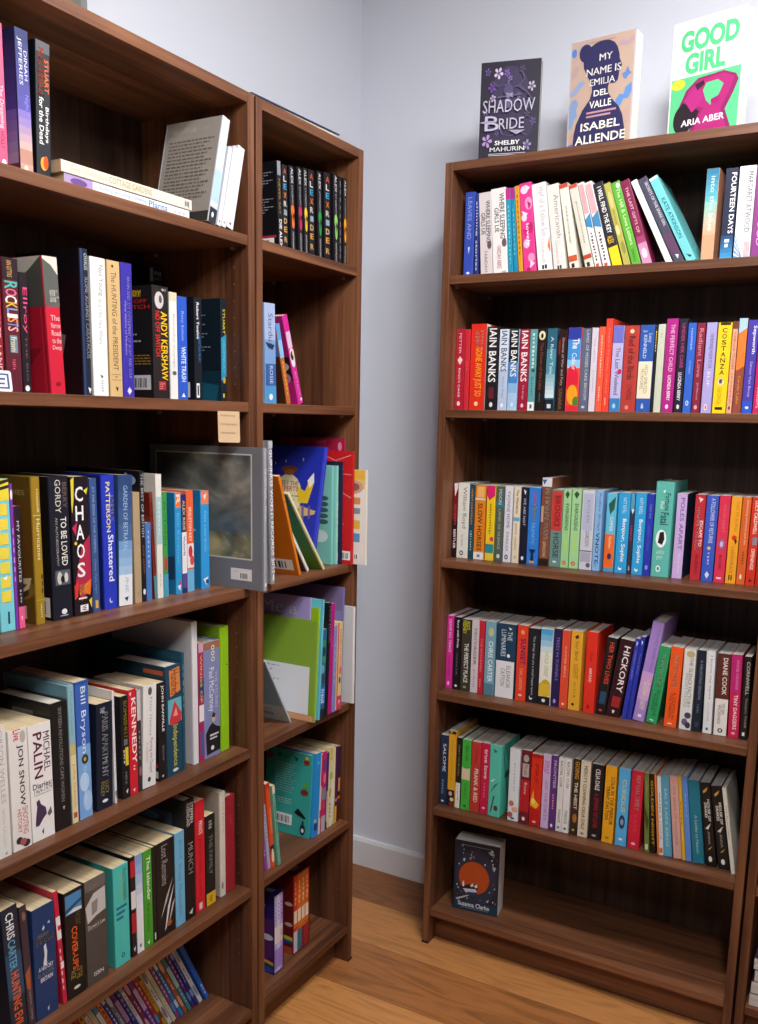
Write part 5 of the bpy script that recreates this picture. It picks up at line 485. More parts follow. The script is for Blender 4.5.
('A',.2024,.0282,.7179,.03576,.2023,.1325,0,'e4e0dc','p',[['t','Live',0,.09,.25,.65,'c83a3a',1],['o',.02,.12,.6,.9,'b8b0a8'],['t','JON SNOW',.13,.64,.4,.75,'24242e',1],['t','SHOOTING',.65,.88,.55,.85,'c87a7a',1],['t','HISTORY',.66,.86,.28,.5,'c87a7a',1],['o',.89,.95,.15,.5,'3a3034'],['o',.93,.99,.5,.9,'3a3034'],['o',.91,.97,.35,.7,'a85a5a']],[],[],'white paperback with black lettering, second from left in view, fourth shelf, wide left bookcase','books on the fourth shelf of the wide left bookcase','paperback',None),
('A',.2407,.0293,.7179,.04513,.1991,.1304,0,'ebe8e6','p',[['t','MICHAEL',.08,.42,.64,.92,'6a1e40',1],['t','PALIN',.07,.46,.2,.58,'5a1a34',1],['h','Diaries:',.5,.55,.1,.95,'3a3a44',1],['h','1969-1979',.555,.59,.15,.95,'5a5a64',0],['e',1,.6,.61,.15,.9,'#888'],['p',[(.15,.84),(.2,.76),(.25,.7),(.22,.66),(.34,.64),(.42,.69),(.62,.73),(.66,.79),(.5,.82),(.3,.87),(.15,.87)],'4a3450'],['p',[(.68,.79),(.85,.74),(.9,.8),(.75,.82)],'6a5a6a'],['p',[(.4,.93),(.5,.9),(.48,.96)],'#444']],[],[],'white paperback with seated figure, third from left in view, fourth shelf, wide left bookcase','books on the fourth shelf of the wide left bookcase','paperback',None),
('A',.2891,.0308,.7179,.0352,.2238,.1466,0,'1e1b1c','h',[['t','SIXTEEN REVOLUTIONS CAPE WOMEN',.04,.78,.4,.6,'8a8684',0],['p',[(.45,.82),(.6,.82),(.52,.85)],'b8b4b0']],[['r',0,1,0,1,'1a1718'],['r',.08,.22,.35,.7,'5a5854']],[],'black hardback with silver capitals, left of pale blue to cream one, fourth shelf, left bookcase','books on the fourth shelf of the wide left bookcase','hardback',None),
('A',.3257,.0318,.7179,.01292,.2456,.1609,0,'8ab4c4','h',[['r',0,.45,0,1,'8ab4c4'],['r',.42,.5,0,1,'c8b878'],['r',.5,1,0,1,'e0d0a0'],['t','Mother Goose',.04,.36,.35,.7,'6a98a8',0],['t','John Gibson',.56,.88,.3,.75,'b8943a',0],['r',.92,.96,.2,.8,'c84a3a']],[['r',0,1,0,1,'6a94a6']],[],'pale blue to cream hardback with script lettering, fourth shelf, wide left bookcase','books on the fourth shelf of the wide left bookcase','hardback',None),
('A',.3421,.0323,.7179,.02918,.2479,.1624,0,'3a62b4','p',[['r',.46,1,0,1,'7aa8dc'],['r',0,.02,0,1,'2c54a8'],['t','Bill Bryson',.04,.52,.28,.75,'e0ecfa',0],['o',.53,.6,.3,.8,'2a3a3a'],['o',.55,.58,.45,.65,'d0a83a'],['o',.66,.8,.1,.8,'b8d4f0'],['o',.8,.95,.3,1,'a8c8ec'],['t','Down Under',.62,.9,.4,.65,'c8e0f8',0]],[['r',0,1,0,1,'d8d8dc']],[],'blue paperback with big pale author name, fourth shelf, wide left bookcase','books on the fourth shelf of the wide left bookcase','paperback',None),
('A',.3823,.0335,.7179,.03752,.1956,.1281,.0312,'1b2130','p',[['t','THE',.04,.09,.25,.5,'d8d8dc',0],['t','PARIS APARTMENT',.09,.7,.35,.72,'e8e8ec',1],['t','LUCY',.74,.86,.52,.74,'a8923a',0],['t','FOLEY',.74,.88,.25,.46,'a8923a',0],['o',.91,.94,.32,.68,'e8e8ec']],[],[],'black paperback with white capitals, right of blue one, fourth shelf, wide left bookcase','books on the fourth shelf of the wide left bookcase','paperback',None),
('A',.4263,.0346,.7179,.00532,.2118,.1387,0,'dedfe4','p',[['t','GREEN TIMES',.4,.75,.3,.65,'a8a8b0',0],['p',[(.2,.9),(.8,.88),(.6,.96)],'#333']],[['r',0,1,0,1,'e4e4e6']],[],'slim white paperback with grey lettering, right of black one, fourth shelf, wide left bookcase','books on the fourth shelf of the wide left bookcase','paperback',None),
('A',.4466,.0354,.7179,.01887,.1954,.128,0,'1f1d20','p',[['t','BOMBSHELL',.05,.42,.35,.8,'e8cc1e',1],['r',.42,.48,.3,.8,'6a6a6e'],['r',.5,.68,.45,.85,'e0c82a'],['d',4,.52,.66,.2,.4,'c8c8cc'],['t','MIKE',.74,.86,.35,.6,'#888',0],['p',[(.4,.93),(.7,.91),(.6,.96)],'#ddd']],[],[],'black paperback with yellow block title, right of slim white one, fourth shelf, wide left bookcase','books on the fourth shelf of the wide left bookcase','paperback',None),
('A',.4665,.0359,.7179,.01977,.2024,.1326,0,'d02434','p',[['p',[(.1,.03),(.4,.02),(.3,.06)],'f0e0e0'],['t','KENNEDY',.08,.7,.35,.9,'f4e8e8',1],['d',2,.72,.78,.4,.7,'f0d0d0'],['p',[(.3,.95),(.6,.94),(.5,.975)],'f4e0e0']],[],[],'red paperback with big white capitals, fourth shelf, wide left bookcase','books on the fourth shelf of the wide left bookcase','paperback',None),
('A',.488,.0366,.7179,.00979,.1982,.1298,0,'383438','p',[['r',0,.3,0,1,'c8c4c4'],['d',6,.4,.7,.3,.7,'8a8688'],['o',.75,.85,.2,.8,'9a6a6a']],[],[],'charcoal paperback sliver with grey picture foot, fourth shelf, wide left bookcase','books on the fourth shelf of the wide left bookcase','paperback',None),
('A',.4986,.0369,.7179,.03423,.1989,.1303,.0406,'e6e4e2','p',[['o',.02,.1,.35,.65,'55565a'],['t','Peter Heaney',.12,.5,.42,.68,'9a9aa0',0],['t','Flaming the Gospel',.52,.86,.45,.75,'8a7a80',0],['t','A memoir',.55,.75,.25,.4,'c09090',0],['o',.9,.95,.35,.6,'44464c']],[],[],'white paperback with grey script and dark emblem, right of charcoal one, fourth shelf, left bookcase','books on the fourth shelf of the wide left bookcase','paperback',None),
('A',.5445,.0382,.7179,.0208,.1963,.1286,0,'201c1e','p',[['t','JOHN BANVILLE',.03,.5,.4,.78,'ece8e6',1],['t','SNOW',.64,.8,.45,.7,'8a8688',0],['p',[(.3,.95),(.6,.94),(.5,.97)],'d8d4d0']],[['r',0,1,0,1,'1a1618'],['r',.82,.86,.8,1,'b03028'],['r',.9,.97,.6,1,'d8d8d4']],[],'black paperback with white capitals, left of dark teal one, fourth shelf, wide left bookcase','books on the fourth shelf of the wide left bookcase','paperback',None),
('A',.5682,.0389,.7179,.04414,.2222,.1455,0,'22455c','h',[['p',[(.2,.04),(.85,.02),(.9,.24),(.25,.28)],'d8884a'],['t','Hundred',.04,.26,.3,.8,'8a3a24',1],['r',.3,.52,.1,.95,'6ab0c0'],['p',[(.15,.5),(.5,.32),(.95,.45),(.9,.52),(.3,.54)],'c83a44'],['p',[(.4,.46),(.6,.38),(.7,.46)],'e8a08a'],['t','Independence',.54,.92,.3,.7,'b8b84a',1],['o',.94,.97,.32,.68,'d8dce0']],[['r',0,1,0,1,'1c3a4c'],['r',.04,.08,.6,.95,'b85a3a']],[],'dark teal hardback with orange block lettering and red crest, fourth shelf, wide left bookcase','books on the fourth shelf of the wide left bookcase','hardback',None),
('A',.6151,.0402,.7179,.00697,.2407,.2218,0,'1f5064','h',[['d',6,.1,.5,.3,.7,'6aa0b0']],[],[],'deep teal hardback hidden behind the dark teal one, fourth shelf, wide left bookcase','books on the fourth shelf of the wide left bookcase','hardback',None),
('A',.6473,.0412,.7179,.01563,.2963,.2208,0,'dedee2','h',[['d',3,.1,.2,.4,.6,'c8c8d0']],[['r',0,1,0,1,'d4d4da']],[],'tall white hardback towering over its neighbours, right of deep teal one, fourth shelf, left bookcase','books on the fourth shelf of the wide left bookcase','hardback',None),
('A',.6653,.0417,.7179,.01466,.2495,.1634,0,'a82a60','p',[['r',0,.08,0,1,'c8a0b0'],['r',.3,.45,0,1,'2a3a6a'],['t','WINGS OF',.1,.5,.3,.7,'e8c84a',1],['r',.52,.66,0,1,'e8e4e8'],['r',.75,.95,.2,.8,'4a5a9a']],[],[],'plum paperback, slim with colourful top, fourth shelf, wide left bookcase','books on the fourth shelf of the wide left bookcase','paperback',None),
('A',.6824,.0422,.7179,.04977,.245,.1605,0,'8088b4','h',[['r',0,.06,0,1,'a06a4a'],['o',.03,.07,.45,.65,'f0e8c8'],['o',.08,.12,.45,.65,'f0e8c8'],['o',.13,.17,.45,.65,'f0e8c8'],['o',.04,.06,.5,.6,'2a2a30'],['o',.09,.11,.5,.6,'2a2a30'],['o',.14,.16,.5,.6,'2a2a30'],['t','Paul McCartney',.22,.6,.2,.6,'e8ecf8',0],['t','THE STORIES',.26,.58,.66,.8,'c8ccdc',0],['p',[(.1,.97),(.05,.78),(.25,.73),(.45,.7),(.7,.74),(.95,.76),(.95,.96)],'1e1e24'],['o',.62,.7,.42,.66,'c8a890'],['p',[(.42,.65),(.5,.61),(.66,.63),(.62,.66)],'3a2a20'],['e',2,.8,.86,.3,.85,'c8c8d0'],['o',.9,.94,.35,.55,'e8e4e0']],[['r',0,.1,0,1,'8c4a34'],['r',.1,1,0,1,'7a3a4a']],[],'lilac grey hardback with a figure in black at its foot, fourth shelf, wide left bookcase','books on the fourth shelf of the wide left bookcase','hardback',None),
('A',.7366,.0437,.7179,.02616,.2683,.2,0,'8fc21c','h',[['d',1,.3,.32,.6,.8,'4a5a2a']],[['r',0,1,0,1,'7aa022']],[],'lime green hardback last before the side panel, fourth shelf, wide left bookcase','books on the fourth shelf of the wide left bookcase','hardback',None),
('A',.182,.0294,.397,.03147,.2319,.1519,-.046,'232a3a','p',[['r',.35,.7,0,1,'2a4a64'],['t','CHRIS',.04,.24,.25,.72,'e8eaee',1],['t','CARTER',.25,.48,.25,.7,'6aa8c8',1],['t','HUNTING EVIL',.5,.94,.25,.75,'e86428',1]],[],[],'dark blue-black paperback with multicoloured lettering, left of brown-purple one, fifth shelf, wide left bookcase','books on the fifth shelf of the wide left bookcase','paperback',None),
('A',.2152,.0296,.397,.01397,.2224,.1457,-.0385,'41303a','p',[['o',.05,.12,.3,.8,'8a6a5a'],['p',[(.1,.55),(.8,.5),(.7,.7),(.2,.68)],'a85a3a'],['t','DEMON COPPER',.7,.95,.35,.65,'a89aa0',0]],[],[],'brown-purple paperback with pale page tops, fifth shelf, wide left bookcase','books on the fifth shelf of the wide left bookcase','paperback',None),
('A',.2308,.0297,.397,.04569,.2037,.1334,0,'1f3a68','p',[['p',[(.42,.2),(.5,.17),(.54,.2),(.46,.22)],'c8d0dc'],['p',[(.66,.17),(.75,.15),(.78,.18)],'c8d0dc'],['h','ANDREW',.24,.27,.2,.7,'8a7a5a',0],['h','MARR',.27,.33,.15,.9,'a8925a',1],['p',[(.45,.36),(.55,.34),(.6,.42),(.55,.52),(.66,.5),(.5,.54),(.4,.52),(.48,.44)],'d8dce4'],['h','A HISTORY',.53,.57,.18,.85,'d8dce4',1],['h','OF MODERN',.58,.62,.12,.85,'d8dce4',1],['h','BRITAIN',.63,.67,.25,.8,'d8dce4',1],['p',[(.5,.93),(.58,.91),(.55,.96)],'d8dce4']],[],[],'blue paperback with white figure, right of brown-purple one, fifth shelf, wide left bookcase','books on the fifth shelf of the wide left bookcase','paperback',None),
('A',.2876,.0301,.397,.00936,.2167,.142,-.0531,'c42440','p',[['r',.22,.42,0,1,'eae6e6'],['r',.3,.34,.3,1,'c42440'],['r',.62,.68,.2,.9,'eae6e6'],['d',6,.5,.9,.2,.5,'f0d0d4']],[],[],'slim red paperback with white blocks, right of blue one, fifth shelf, wide left bookcase','books on the fifth shelf of the wide left bookcase','paperback',None),
('A',.2982,.0302,.397,.04166,.2028,.1328,0,'1e1b1a','p',[['r',.03,.21,.05,.9,'4a88b8'],['p',[(.05,.16),(.9,.1),(.9,.13),(.05,.19)],'2a4a6a'],['p',[(.1,.2),(.5,.17),(.9,.18),(.9,.21)],'d8d8d8'],['t','THE GREAT',.22,.34,.55,.8,'6a5a3a',0],['t','COVER-UPS',.34,.74,.32,.62,'e8642a',1],['t','OF THE',.74,.84,.5,.8,'a88a3a',0],['t','AGE',.74,.82,.2,.45,'a88a3a',0],['o',.9,.93,.32,.68,'d8d0c0']],[],[],'black paperback with orange capitals, right of slim red one, fifth shelf, wide left bookcase','books on the fifth shelf of the wide left bookcase','paperback',None),
('A',.3435,.0306,.397,.04987,.203,.1329,0,'4e4844','p',[['r',0,.1,0,1,'6a6460'],['t','ALAN SMITH',.05,.12,.2,.9,'7a726a',0],['p',[(.02,.24),(.4,.14),(.95,.12),(.95,.34),(.5,.36),(.1,.4)],'c8c4c0'],['p',[(.3,.22),(.6,.2),(.55,.32),(.3,.34)],'8a8682'],['h',"Darwin's Law",.42,.46,.1,.9,'d8d4d0',0],['e',1,.47,.475,.1,.7,'a8a4a0'],['h','ISBN',.89,.93,.3,.75,'d0ccc8',1]],[],[],'grey-brown paperback with torn-paper picture and white tag, fifth shelf, wide left bookcase','books on the fifth shelf of the wide left bookcase','paperback',None),
('A',.4113,.0311,.397,.03752,.1991,.1304,0,'4cc0b8','p',[['t','NOVEMBER',.05,.38,.62,.85,'8ab87a',1],['t','ROAD',.1,.34,.4,.6,'8ab87a',1],['e',3,.4,.56,.15,.85,'2a6a8a'],['o',.88,.93,.4,.62,'1c3a3a'],['o',.89,.92,.45,.57,'4cc0b8']],[['r',0,1,0,1,'46b4ae']],[],'aqua paperback with gold lettering, fifth shelf, wide left bookcase','books on the fifth shelf of the wide left bookcase','paperback',None),
('A',.4546,.0314,.397,.01235,.2027,.1328,0,'282022','p',[['r',.04,.2,0,1,'c02a34'],['r',.34,.52,0,1,'e4e0e0'],['r',.56,.76,0,1,'b02430'],['p',[(.3,.92),(.7,.9),(.5,.96)],'#ddd']],[],[],'black and red paperback sliver with white band, right of aqua one, fifth shelf, left bookcase','books on the fifth shelf of the wide left bookcase','paperback',None),
('A',.4677,.0315,.397,.01792,.2015,.132,0,'b0c4e0','p',[['g',5,0,.5,'7aa0d4','e8ecf2'],['r',.5,1,0,1,'e8eaee'],['o',.91,.95,.35,.6,'#555']],[],[],'white to blue paperback with blank, right of black and red one, fifth shelf, left bookcase','books on the fifth shelf of the wide left bookcase','paperback',None),
('A',.4876,.0317,.397,.0232,.1998,.1309,0,'4a9e30','p',[['t','The Islander',.06,.52,.4,.8,'eef4e4',1],['t','Karl Koerner',.55,.86,.35,.65,'1e4a14',0],['p',[(.3,.95),(.6,.93),(.5,.975)],'eef4e4']],[],[],'bright green paperback with white title, fifth shelf, wide left bookcase','books on the fifth shelf of the wide left bookcase','paperback',None),
('A',.5122,.0318,.397,.00869,.1993,.1306,0,'26221f','p',[['r',.9,.97,.3,.7,'d8d4cc']],[],[],'black paperback sliver beside the green one, right of bright green one, fifth shelf, left bookcase','books on the fifth shelf of the wide left bookcase','paperback',None),
('A',.5222,.0319,.397,.0518,.1997,.1308,0,'221e1d','p',[['t','Lost Remains',.04,.46,.3,.62,'a8a09a',0],['p',[(.4,.95),(.6,.7),(.95,.5),(.7,.72),(.5,.92)],'d8d4d4'],['p',[(.2,.8),(.5,.6),(.9,.42),(.55,.64)],'b8b4b4'],['p',[(.6,.9),(.85,.7),(.98,.66),(.8,.8)],'c8c4c4'],['o',.86,.92,.5,.8,'a8582a']],[],[],'black paperback with feather strokes, left of light blue one, fifth shelf, wide left bookcase','books on the fifth shelf of the wide left bookcase','paperback',None),
('A',.5764,.0323,.397,.02726,.201,.1317,0,'72b4d8','p',[['t','JESSIE',.08,.3,.35,.75,'4a90b4',0],['t','Brass Moundlet',.34,.9,.35,.65,'4a8aac',0]],[],[],'light blue paperback with cream vertical lettering, right of black one, fifth shelf, wide left bookcase','books on the fifth shelf of the wide left bookcase','paperback',None),
('A',.606,.0325,.397,.02941,.2586,.1694,0,'1d1a1b','h',[['t','STEFFEN',.03,.2,.55,.85,'d8d4d0',1],['t','KVERNELAND',.03,.22,.2,.5,'d8d4d0',0],['t','MUNCH',.36,.62,.3,.8,'f0ece8',1],['p',[(.3,.95),(.7,.92),(.6,.97)],'d8d4d0']],[['r',0,1,0,1,'1b1c24'],['r',.12,.26,.2,.8,'3a4a6a'],['o',.15,.22,.3,.6,'6a8ab0']],[],'black hardback with short bold white title, right of light blue one, fifth shelf, left bookcase','books on the fifth shelf of the wide left bookcase','hardback',None),
('A',.6377,.0328,.397,.02813,.2443,.16,0,'d42430','p',[['t','PRIVATE',.18,.3,.35,.75,'f4d8d8',1],['t','EYE STORIES GUIDE',.34,.86,.35,.6,'9a1420',0],['r',.92,.98,.3,.65,'f0d0d0']],[],[],'red paperback with plain white lettering, right of black one, fifth shelf, wide left bookcase','books on the fifth shelf of the wide left bookcase','paperback',None),
('A',.669,.033,.397,.02967,.2014,.1319,0,'201f1d','p',[['t','THE FAMILY',.22,.66,.35,.7,'8a8884',0],['d',3,.06,.16,.3,.7,'9a9890'],['r',.86,1,0,1,'e0b428'],['t','nav',.9,.97,.35,.65,'6a4a10',1]],[],[],'black paperback with yellow foot, right of red one, fifth shelf, wide left bookcase','books on the fifth shelf of the wide left bookcase','paperback',None),
('A',.7168,.0334,.397,.01726,.2366,.22,0,'d8d0c4','h',[['o',.86,.93,.1,.5,'8a8076'],['t','PATRICK',.1,.4,.4,.7,'b0a89a',0]],[['r',0,1,0,1,'c0b4a4']],[],'off-white hardback, tall with a small foot emblem, fifth shelf, wide left bookcase','books on the fifth shelf of the wide left bookcase','hardback',None),
('A',.7365,.0335,.397,.02915,.2196,.1439,0,'9a2230','h',[['d',3,.2,.3,.4,.6,'b84a54']],[],[],'dark red hardback last before side panel, right of off-white one, fifth shelf, wide left bookcase','books on the fifth shelf of the wide left bookcase','hardback',None),
('B',.115,.03,1.7619,.01432,.1709,.1119,-.0532,'141318','p',[['r',0,.16,.1,.9,'8a8a92'],['t','NEVER SAY',.2,.6,.3,.7,'a88a3a',0],['t','DIE ALEX',.66,.98,.25,.85,'f0f0f0',1]],[['r',0,1,0,1,'141318'],['hl','x',.12,.13,.2,.9,'a0a0a8'],['hl','x',.15,.16,.2,.8,'a0a0a8'],['hl','x',.18,.19,.2,.7,'a0a0a8'],['hl','x',.21,.22,.2,.9,'a0a0a8'],['hl','x',.24,.25,.2,.8,'a0a0a8'],['hl','x',.27,.28,.2,.7,'a0a0a8'],['hl','x',.42,.43,.2,.9,'a0a0a8'],['hl','x',.45,.46,.2,.8,'a0a0a8'],['hl','x',.48,.49,.2,.7,'a0a0a8'],['hl','x',.51,.52,.2,.9,'a0a0a8'],['hl','x',.54,.55,.2,.8,'a0a0a8'],['hl','x',.57,.58,.2,.7,'a0a0a8'],['r',.84,.87,.1,.95,'b02a4a'],['r',.87,.98,.2,.9,'f2f2f0'],['r',.892,.9635,.284,.3154,'222226'],['r',.892,.9635,.3324,.3493,'222226'],['r',.892,.9635,.3807,.3977,'222226'],['r',.892,.9635,.4291,.4605,'222226'],['r',.892,.9635,.4775,.4944,'222226'],['r',.892,.9635,.5258,.5427,'222226'],['r',.892,.9635,.5742,.6056,'222226'],['r',.892,.9635,.6225,.6395,'222226'],['r',.892,.9635,.6709,.6878,'222226'],['r',.892,.9635,.7193,.7507,'222226'],['r',.892,.9635,.7676,.7846,'222226']],[],'black paperback with white foot title, first from left, top shelf, narrow corner bookcase','matching black novels in the narrow corner bookcase','paperback',None),
('B',.1304,.03,1.7619,.01767,.1682,.1102,-.0321,'141318','p',[['h','A',.04,.105,.22,.8,'c85a3a',1],['h','L',.13,.195,.22,.8,'d8d4d0',1],['h','E',.22,.285,.22,.8,'4aa0d0',1],['h','X',.32,.385,.22,.8,'d87a3a',1],['h','R',.42,.485,.22,.8,'c8c4c0',1],['h','I',.52,.585,.22,.8,'8a9aa8',1],['h','D',.62,.685,.22,.8,'d0b08a',1],['h','E',.72,.785,.22,.8,'e0a04a',1],['h','R',.84,.905,.22,.8,'c8a46a',1]],[],[],'black paperback with coloured stacked letters, second from left, top shelf, narrow corner bookcase','matching black novels in the narrow corner bookcase','paperback',None),
('B',.1591,.03,1.7619,.01597,.1716,.1124,-.05,'141318','p',[['t','ALEX',.02,.2,.3,.8,'c8ccd0',1],['t','STORMY',.22,.44,.35,.7,'a8acb4',0],['o',.44,.58,.15,.9,'e8702a'],['o',.56,.72,.3,.85,'e8702a'],['p',[(.5,.52),(.8,.56),(.55,.66)],'141318'],['t','ANTHONY',.75,.98,.35,.65,'d0d0d4',0]],[],[],'black paperback with orange figure, third from left, top shelf, narrow corner bookcase','matching black novels in the narrow corner bookcase','paperback',None),
('B',.1875,.03,1.7619,.01582,.1762,.1154,-.0495,'141318','p',[['t','ALEX',.02,.2,.3,.8,'c8ccd0',1],['t','STORMY',.22,.44,.35,.7,'a8acb4',0],['o',.44,.58,.15,.9,'c02a5a'],['o',.56,.72,.3,.85,'c02a5a'],['p',[(.5,.52),(.8,.56),(.55,.66)],'141318'],['t','ANTHONY',.75,.98,.35,.65,'d0d0d4',0]],[],[],'black paperback with crimson figure, fourth from left, top shelf, narrow corner bookcase','matching black novels in the narrow corner bookcase','paperback',None),
('B',.2089,.03,1.7619,.01444,.1789,.1172,-.0456,'141318','p',[['t','ALEX',.02,.2,.3,.8,'c8ccd0',1],['t','STORMY',.22,.44,.35,.7,'a8acb4',0],['o',.44,.58,.15,.9,'e8c02a'],['o',.56,.72,.3,.85,'e8c02a'],['p',[(.5,.52),(.8,.56),(.55,.66)],'141318'],['t','ANTHONY',.75,.98,.35,.65,'d0d0d4',0]],[],[],'black paperback with yellow figure, fifth from left, top shelf, narrow corner bookcase','matching black novels in the narrow corner bookcase','paperback',None),
('B',.2267,.03,1.7619,.02094,.1806,.1183,-.0322,'141318','p',[['h','A',.04,.105,.22,.8,'c85a3a',1],['h','L',.13,.195,.22,.8,'d8d4d0',1],['h','E',.22,.285,.22,.8,'4aa0d0',1],['h','X',.32,.385,.22,.8,'d87a3a',1],['h','R',.42,.485,.22,.8,'c8c4c0',1],['h','I',.52,.585,.22,.8,'8a9aa8',1],['h','D',.62,.685,.22,.8,'d0b08a',1],['h','E',.72,.785,.22,.8,'e0a04a',1],['h','R',.84,.905,.22,.8,'c8a46a',1]],[],[],'black paperback with coloured stacked letters, sixth from left, top shelf, narrow corner bookcase','matching black novels in the narrow corner bookcase','paperback',None),
('B',.2626,.03,1.7619,.01571,.185,.1212,-.0418,'141318','p',[['t','ALEX',.02,.2,.3,.8,'c8ccd0',1],['t','STORMY',.22,.44,.35,.7,'a8acb4',0],['o',.44,.58,.15,.9,'2a9a4a'],['o',.56,.72,.3,.85,'2a9a4a'],['p',[(.5,.52),(.8,.56),(.55,.66)],'141318'],['t','ANTHONY',.75,.98,.35,.65,'d0d0d4',0]],[],[],'black paperback with green figure, seventh from left, top shelf, narrow corner bookcase','matching black novels in the narrow corner bookcase','paperback',None),
('B',.2872,.03,1.7619,.02385,.1889,.1237,-.0225,'141318','p',[['h','A',.04,.105,.22,.8,'c85a3a',1],['h','L',.13,.195,.22,.8,'d8d4d0',1],['h','E',.22,.285,.22,.8,'4aa0d0',1],['h','X',.32,.385,.22,.8,'d87a3a',1],['h','R',.42,.485,.22,.8,'c8c4c0',1],['h','I',.52,.585,.22,.8,'8a9aa8',1],['h','D',.62,.685,.22,.8,'d0b08a',1],['h','E',.72,.785,.22,.8,'e0a04a',1],['h','R',.84,.905,.22,.8,'c8a46a',1]],[],[],'black paperback with coloured stacked letters, eighth from left, top shelf, narrow corner bookcase','matching black novels in the narrow corner bookcase','paperback',None),
('B',.3268,.03,1.7619,.0172,.1949,.1277,-.0385,'141318','p',[['t','ALEX',.02,.2,.3,.8,'c8ccd0',1],['t','STORMY',.22,.44,.35,.7,'a8acb4',0],['o',.44,.58,.15,.9,'8ac86a'],['o',.56,.72,.3,.85,'8ac86a'],['p',[(.5,.52),(.8,.56),(.55,.66)],'141318'],['t','ANTHONY',.75,.98,.35,.65,'d0d0d4',0]],[],[],'black paperback with pale green figure, ninth from left, top shelf, narrow corner bookcase','matching black novels in the narrow corner bookcase','paperback',None),
('B',.3459,.03,1.7619,.01246,.193,.1264,-.0249,'141318','p',[['d',10,.05,.95,.4,.65,'8a8a92']],[],[],'black paperback with tiny white marks, tenth from left, top shelf, narrow corner bookcase','matching black novels in the narrow corner bookcase','paperback',None),
('B',.3665,.03,1.7619,.01332,.194,.1271,-.0237,'141318','p',[['t','ALEX',.02,.2,.3,.8,'c8ccd0',1],['t','STORMY',.22,.44,.35,.7,'a8acb4',0],['o',.44,.58,.15,.9,'f0a02a'],['o',.56,.72,.3,.85,'f0a02a'],['p',[(.5,.52),(.8,.56),(.55,.66)],'141318'],['t','ANTHONY',.75,.98,.35,.65,'d0d0d4',0]],[],[],'black paperback with amber figure, eleventh from left, top shelf, narrow corner bookcase','matching black novels in the narrow corner bookcase','paperback',None),
('B',.0956,.05,1.4445,.03791,.2078,.1361,-.0302,'8ab0dc','p',[['r',0,.36,0,1,'a8b8dc'],['r',.36,.6,0,1,'7a9ed0'],['r',.6,.82,0,1,'3a5ea0'],['r',.82,1,0,1,'4a94cc'],['t','Stardust',.1,.46,.35,.75,'4a5a88',0],['p',[(0,.385),(.9,.41),(.7,.46),(.3,.44)],'22304e'],['t','ROSIE',.62,.8,.4,.7,'c0d8f0',0],['o',.9,.965,.3,.65,'e8f0f8']],[],[],'pale blue paperback with dark script and blue foot, second shelf, narrow corner bookcase','books on the second shelf of the narrow corner bookcase','paperback',None),
('B',.1728,.05,1.4445,.01444,.1733,.1135,-.2561,'b8682a','p',[['r',0,.42,0,1,'5a9ad8'],['r',.2,.42,0,1,'8ac0ec'],['d',8,.46,.9,.3,.7,'e0a050']],[['r',0,.4,0,1,'4a86d0'],['r',.4,1,0,1,'4a2c1a']],[],'orange-brown paperback with blue top, leaning, second shelf, narrow corner bookcase','books on the second shelf of the narrow corner bookcase','paperback',None),
('B',.2162,.05,1.4445,.01894,.197,.129,-.3265,'d02a94','p',[['r',.18,.36,.1,.9,'d8c0d8'],['o',.36,.58,.1,.95,'e8e0e4'],['o',.4,.5,.2,.8,'3a2a34'],['o',.38,.46,.6,1,'e8d0b8'],['t','ATTACK',.62,.92,.35,.7,'e88ac8',1],['o',.93,.97,.5,.9,'f0e8ec']],[['r',0,.45,0,1,'b02884'],['r',.45,.72,0,1,'302028'],['o',.5,.62,.55,.95,'d8d0d4'],['o',.52,.6,.62,.88,'302028'],['o',.62,.76,.55,.95,'d8a0c0'],['o',.64,.74,.62,.88,'b02884']],[['r',0,1,0,1,'2a1e26']],'magenta paperback with black and white portrait, leaning, second shelf, narrow corner bookcase','books on the second shelf of the narrow corner bookcase','paperback',None),
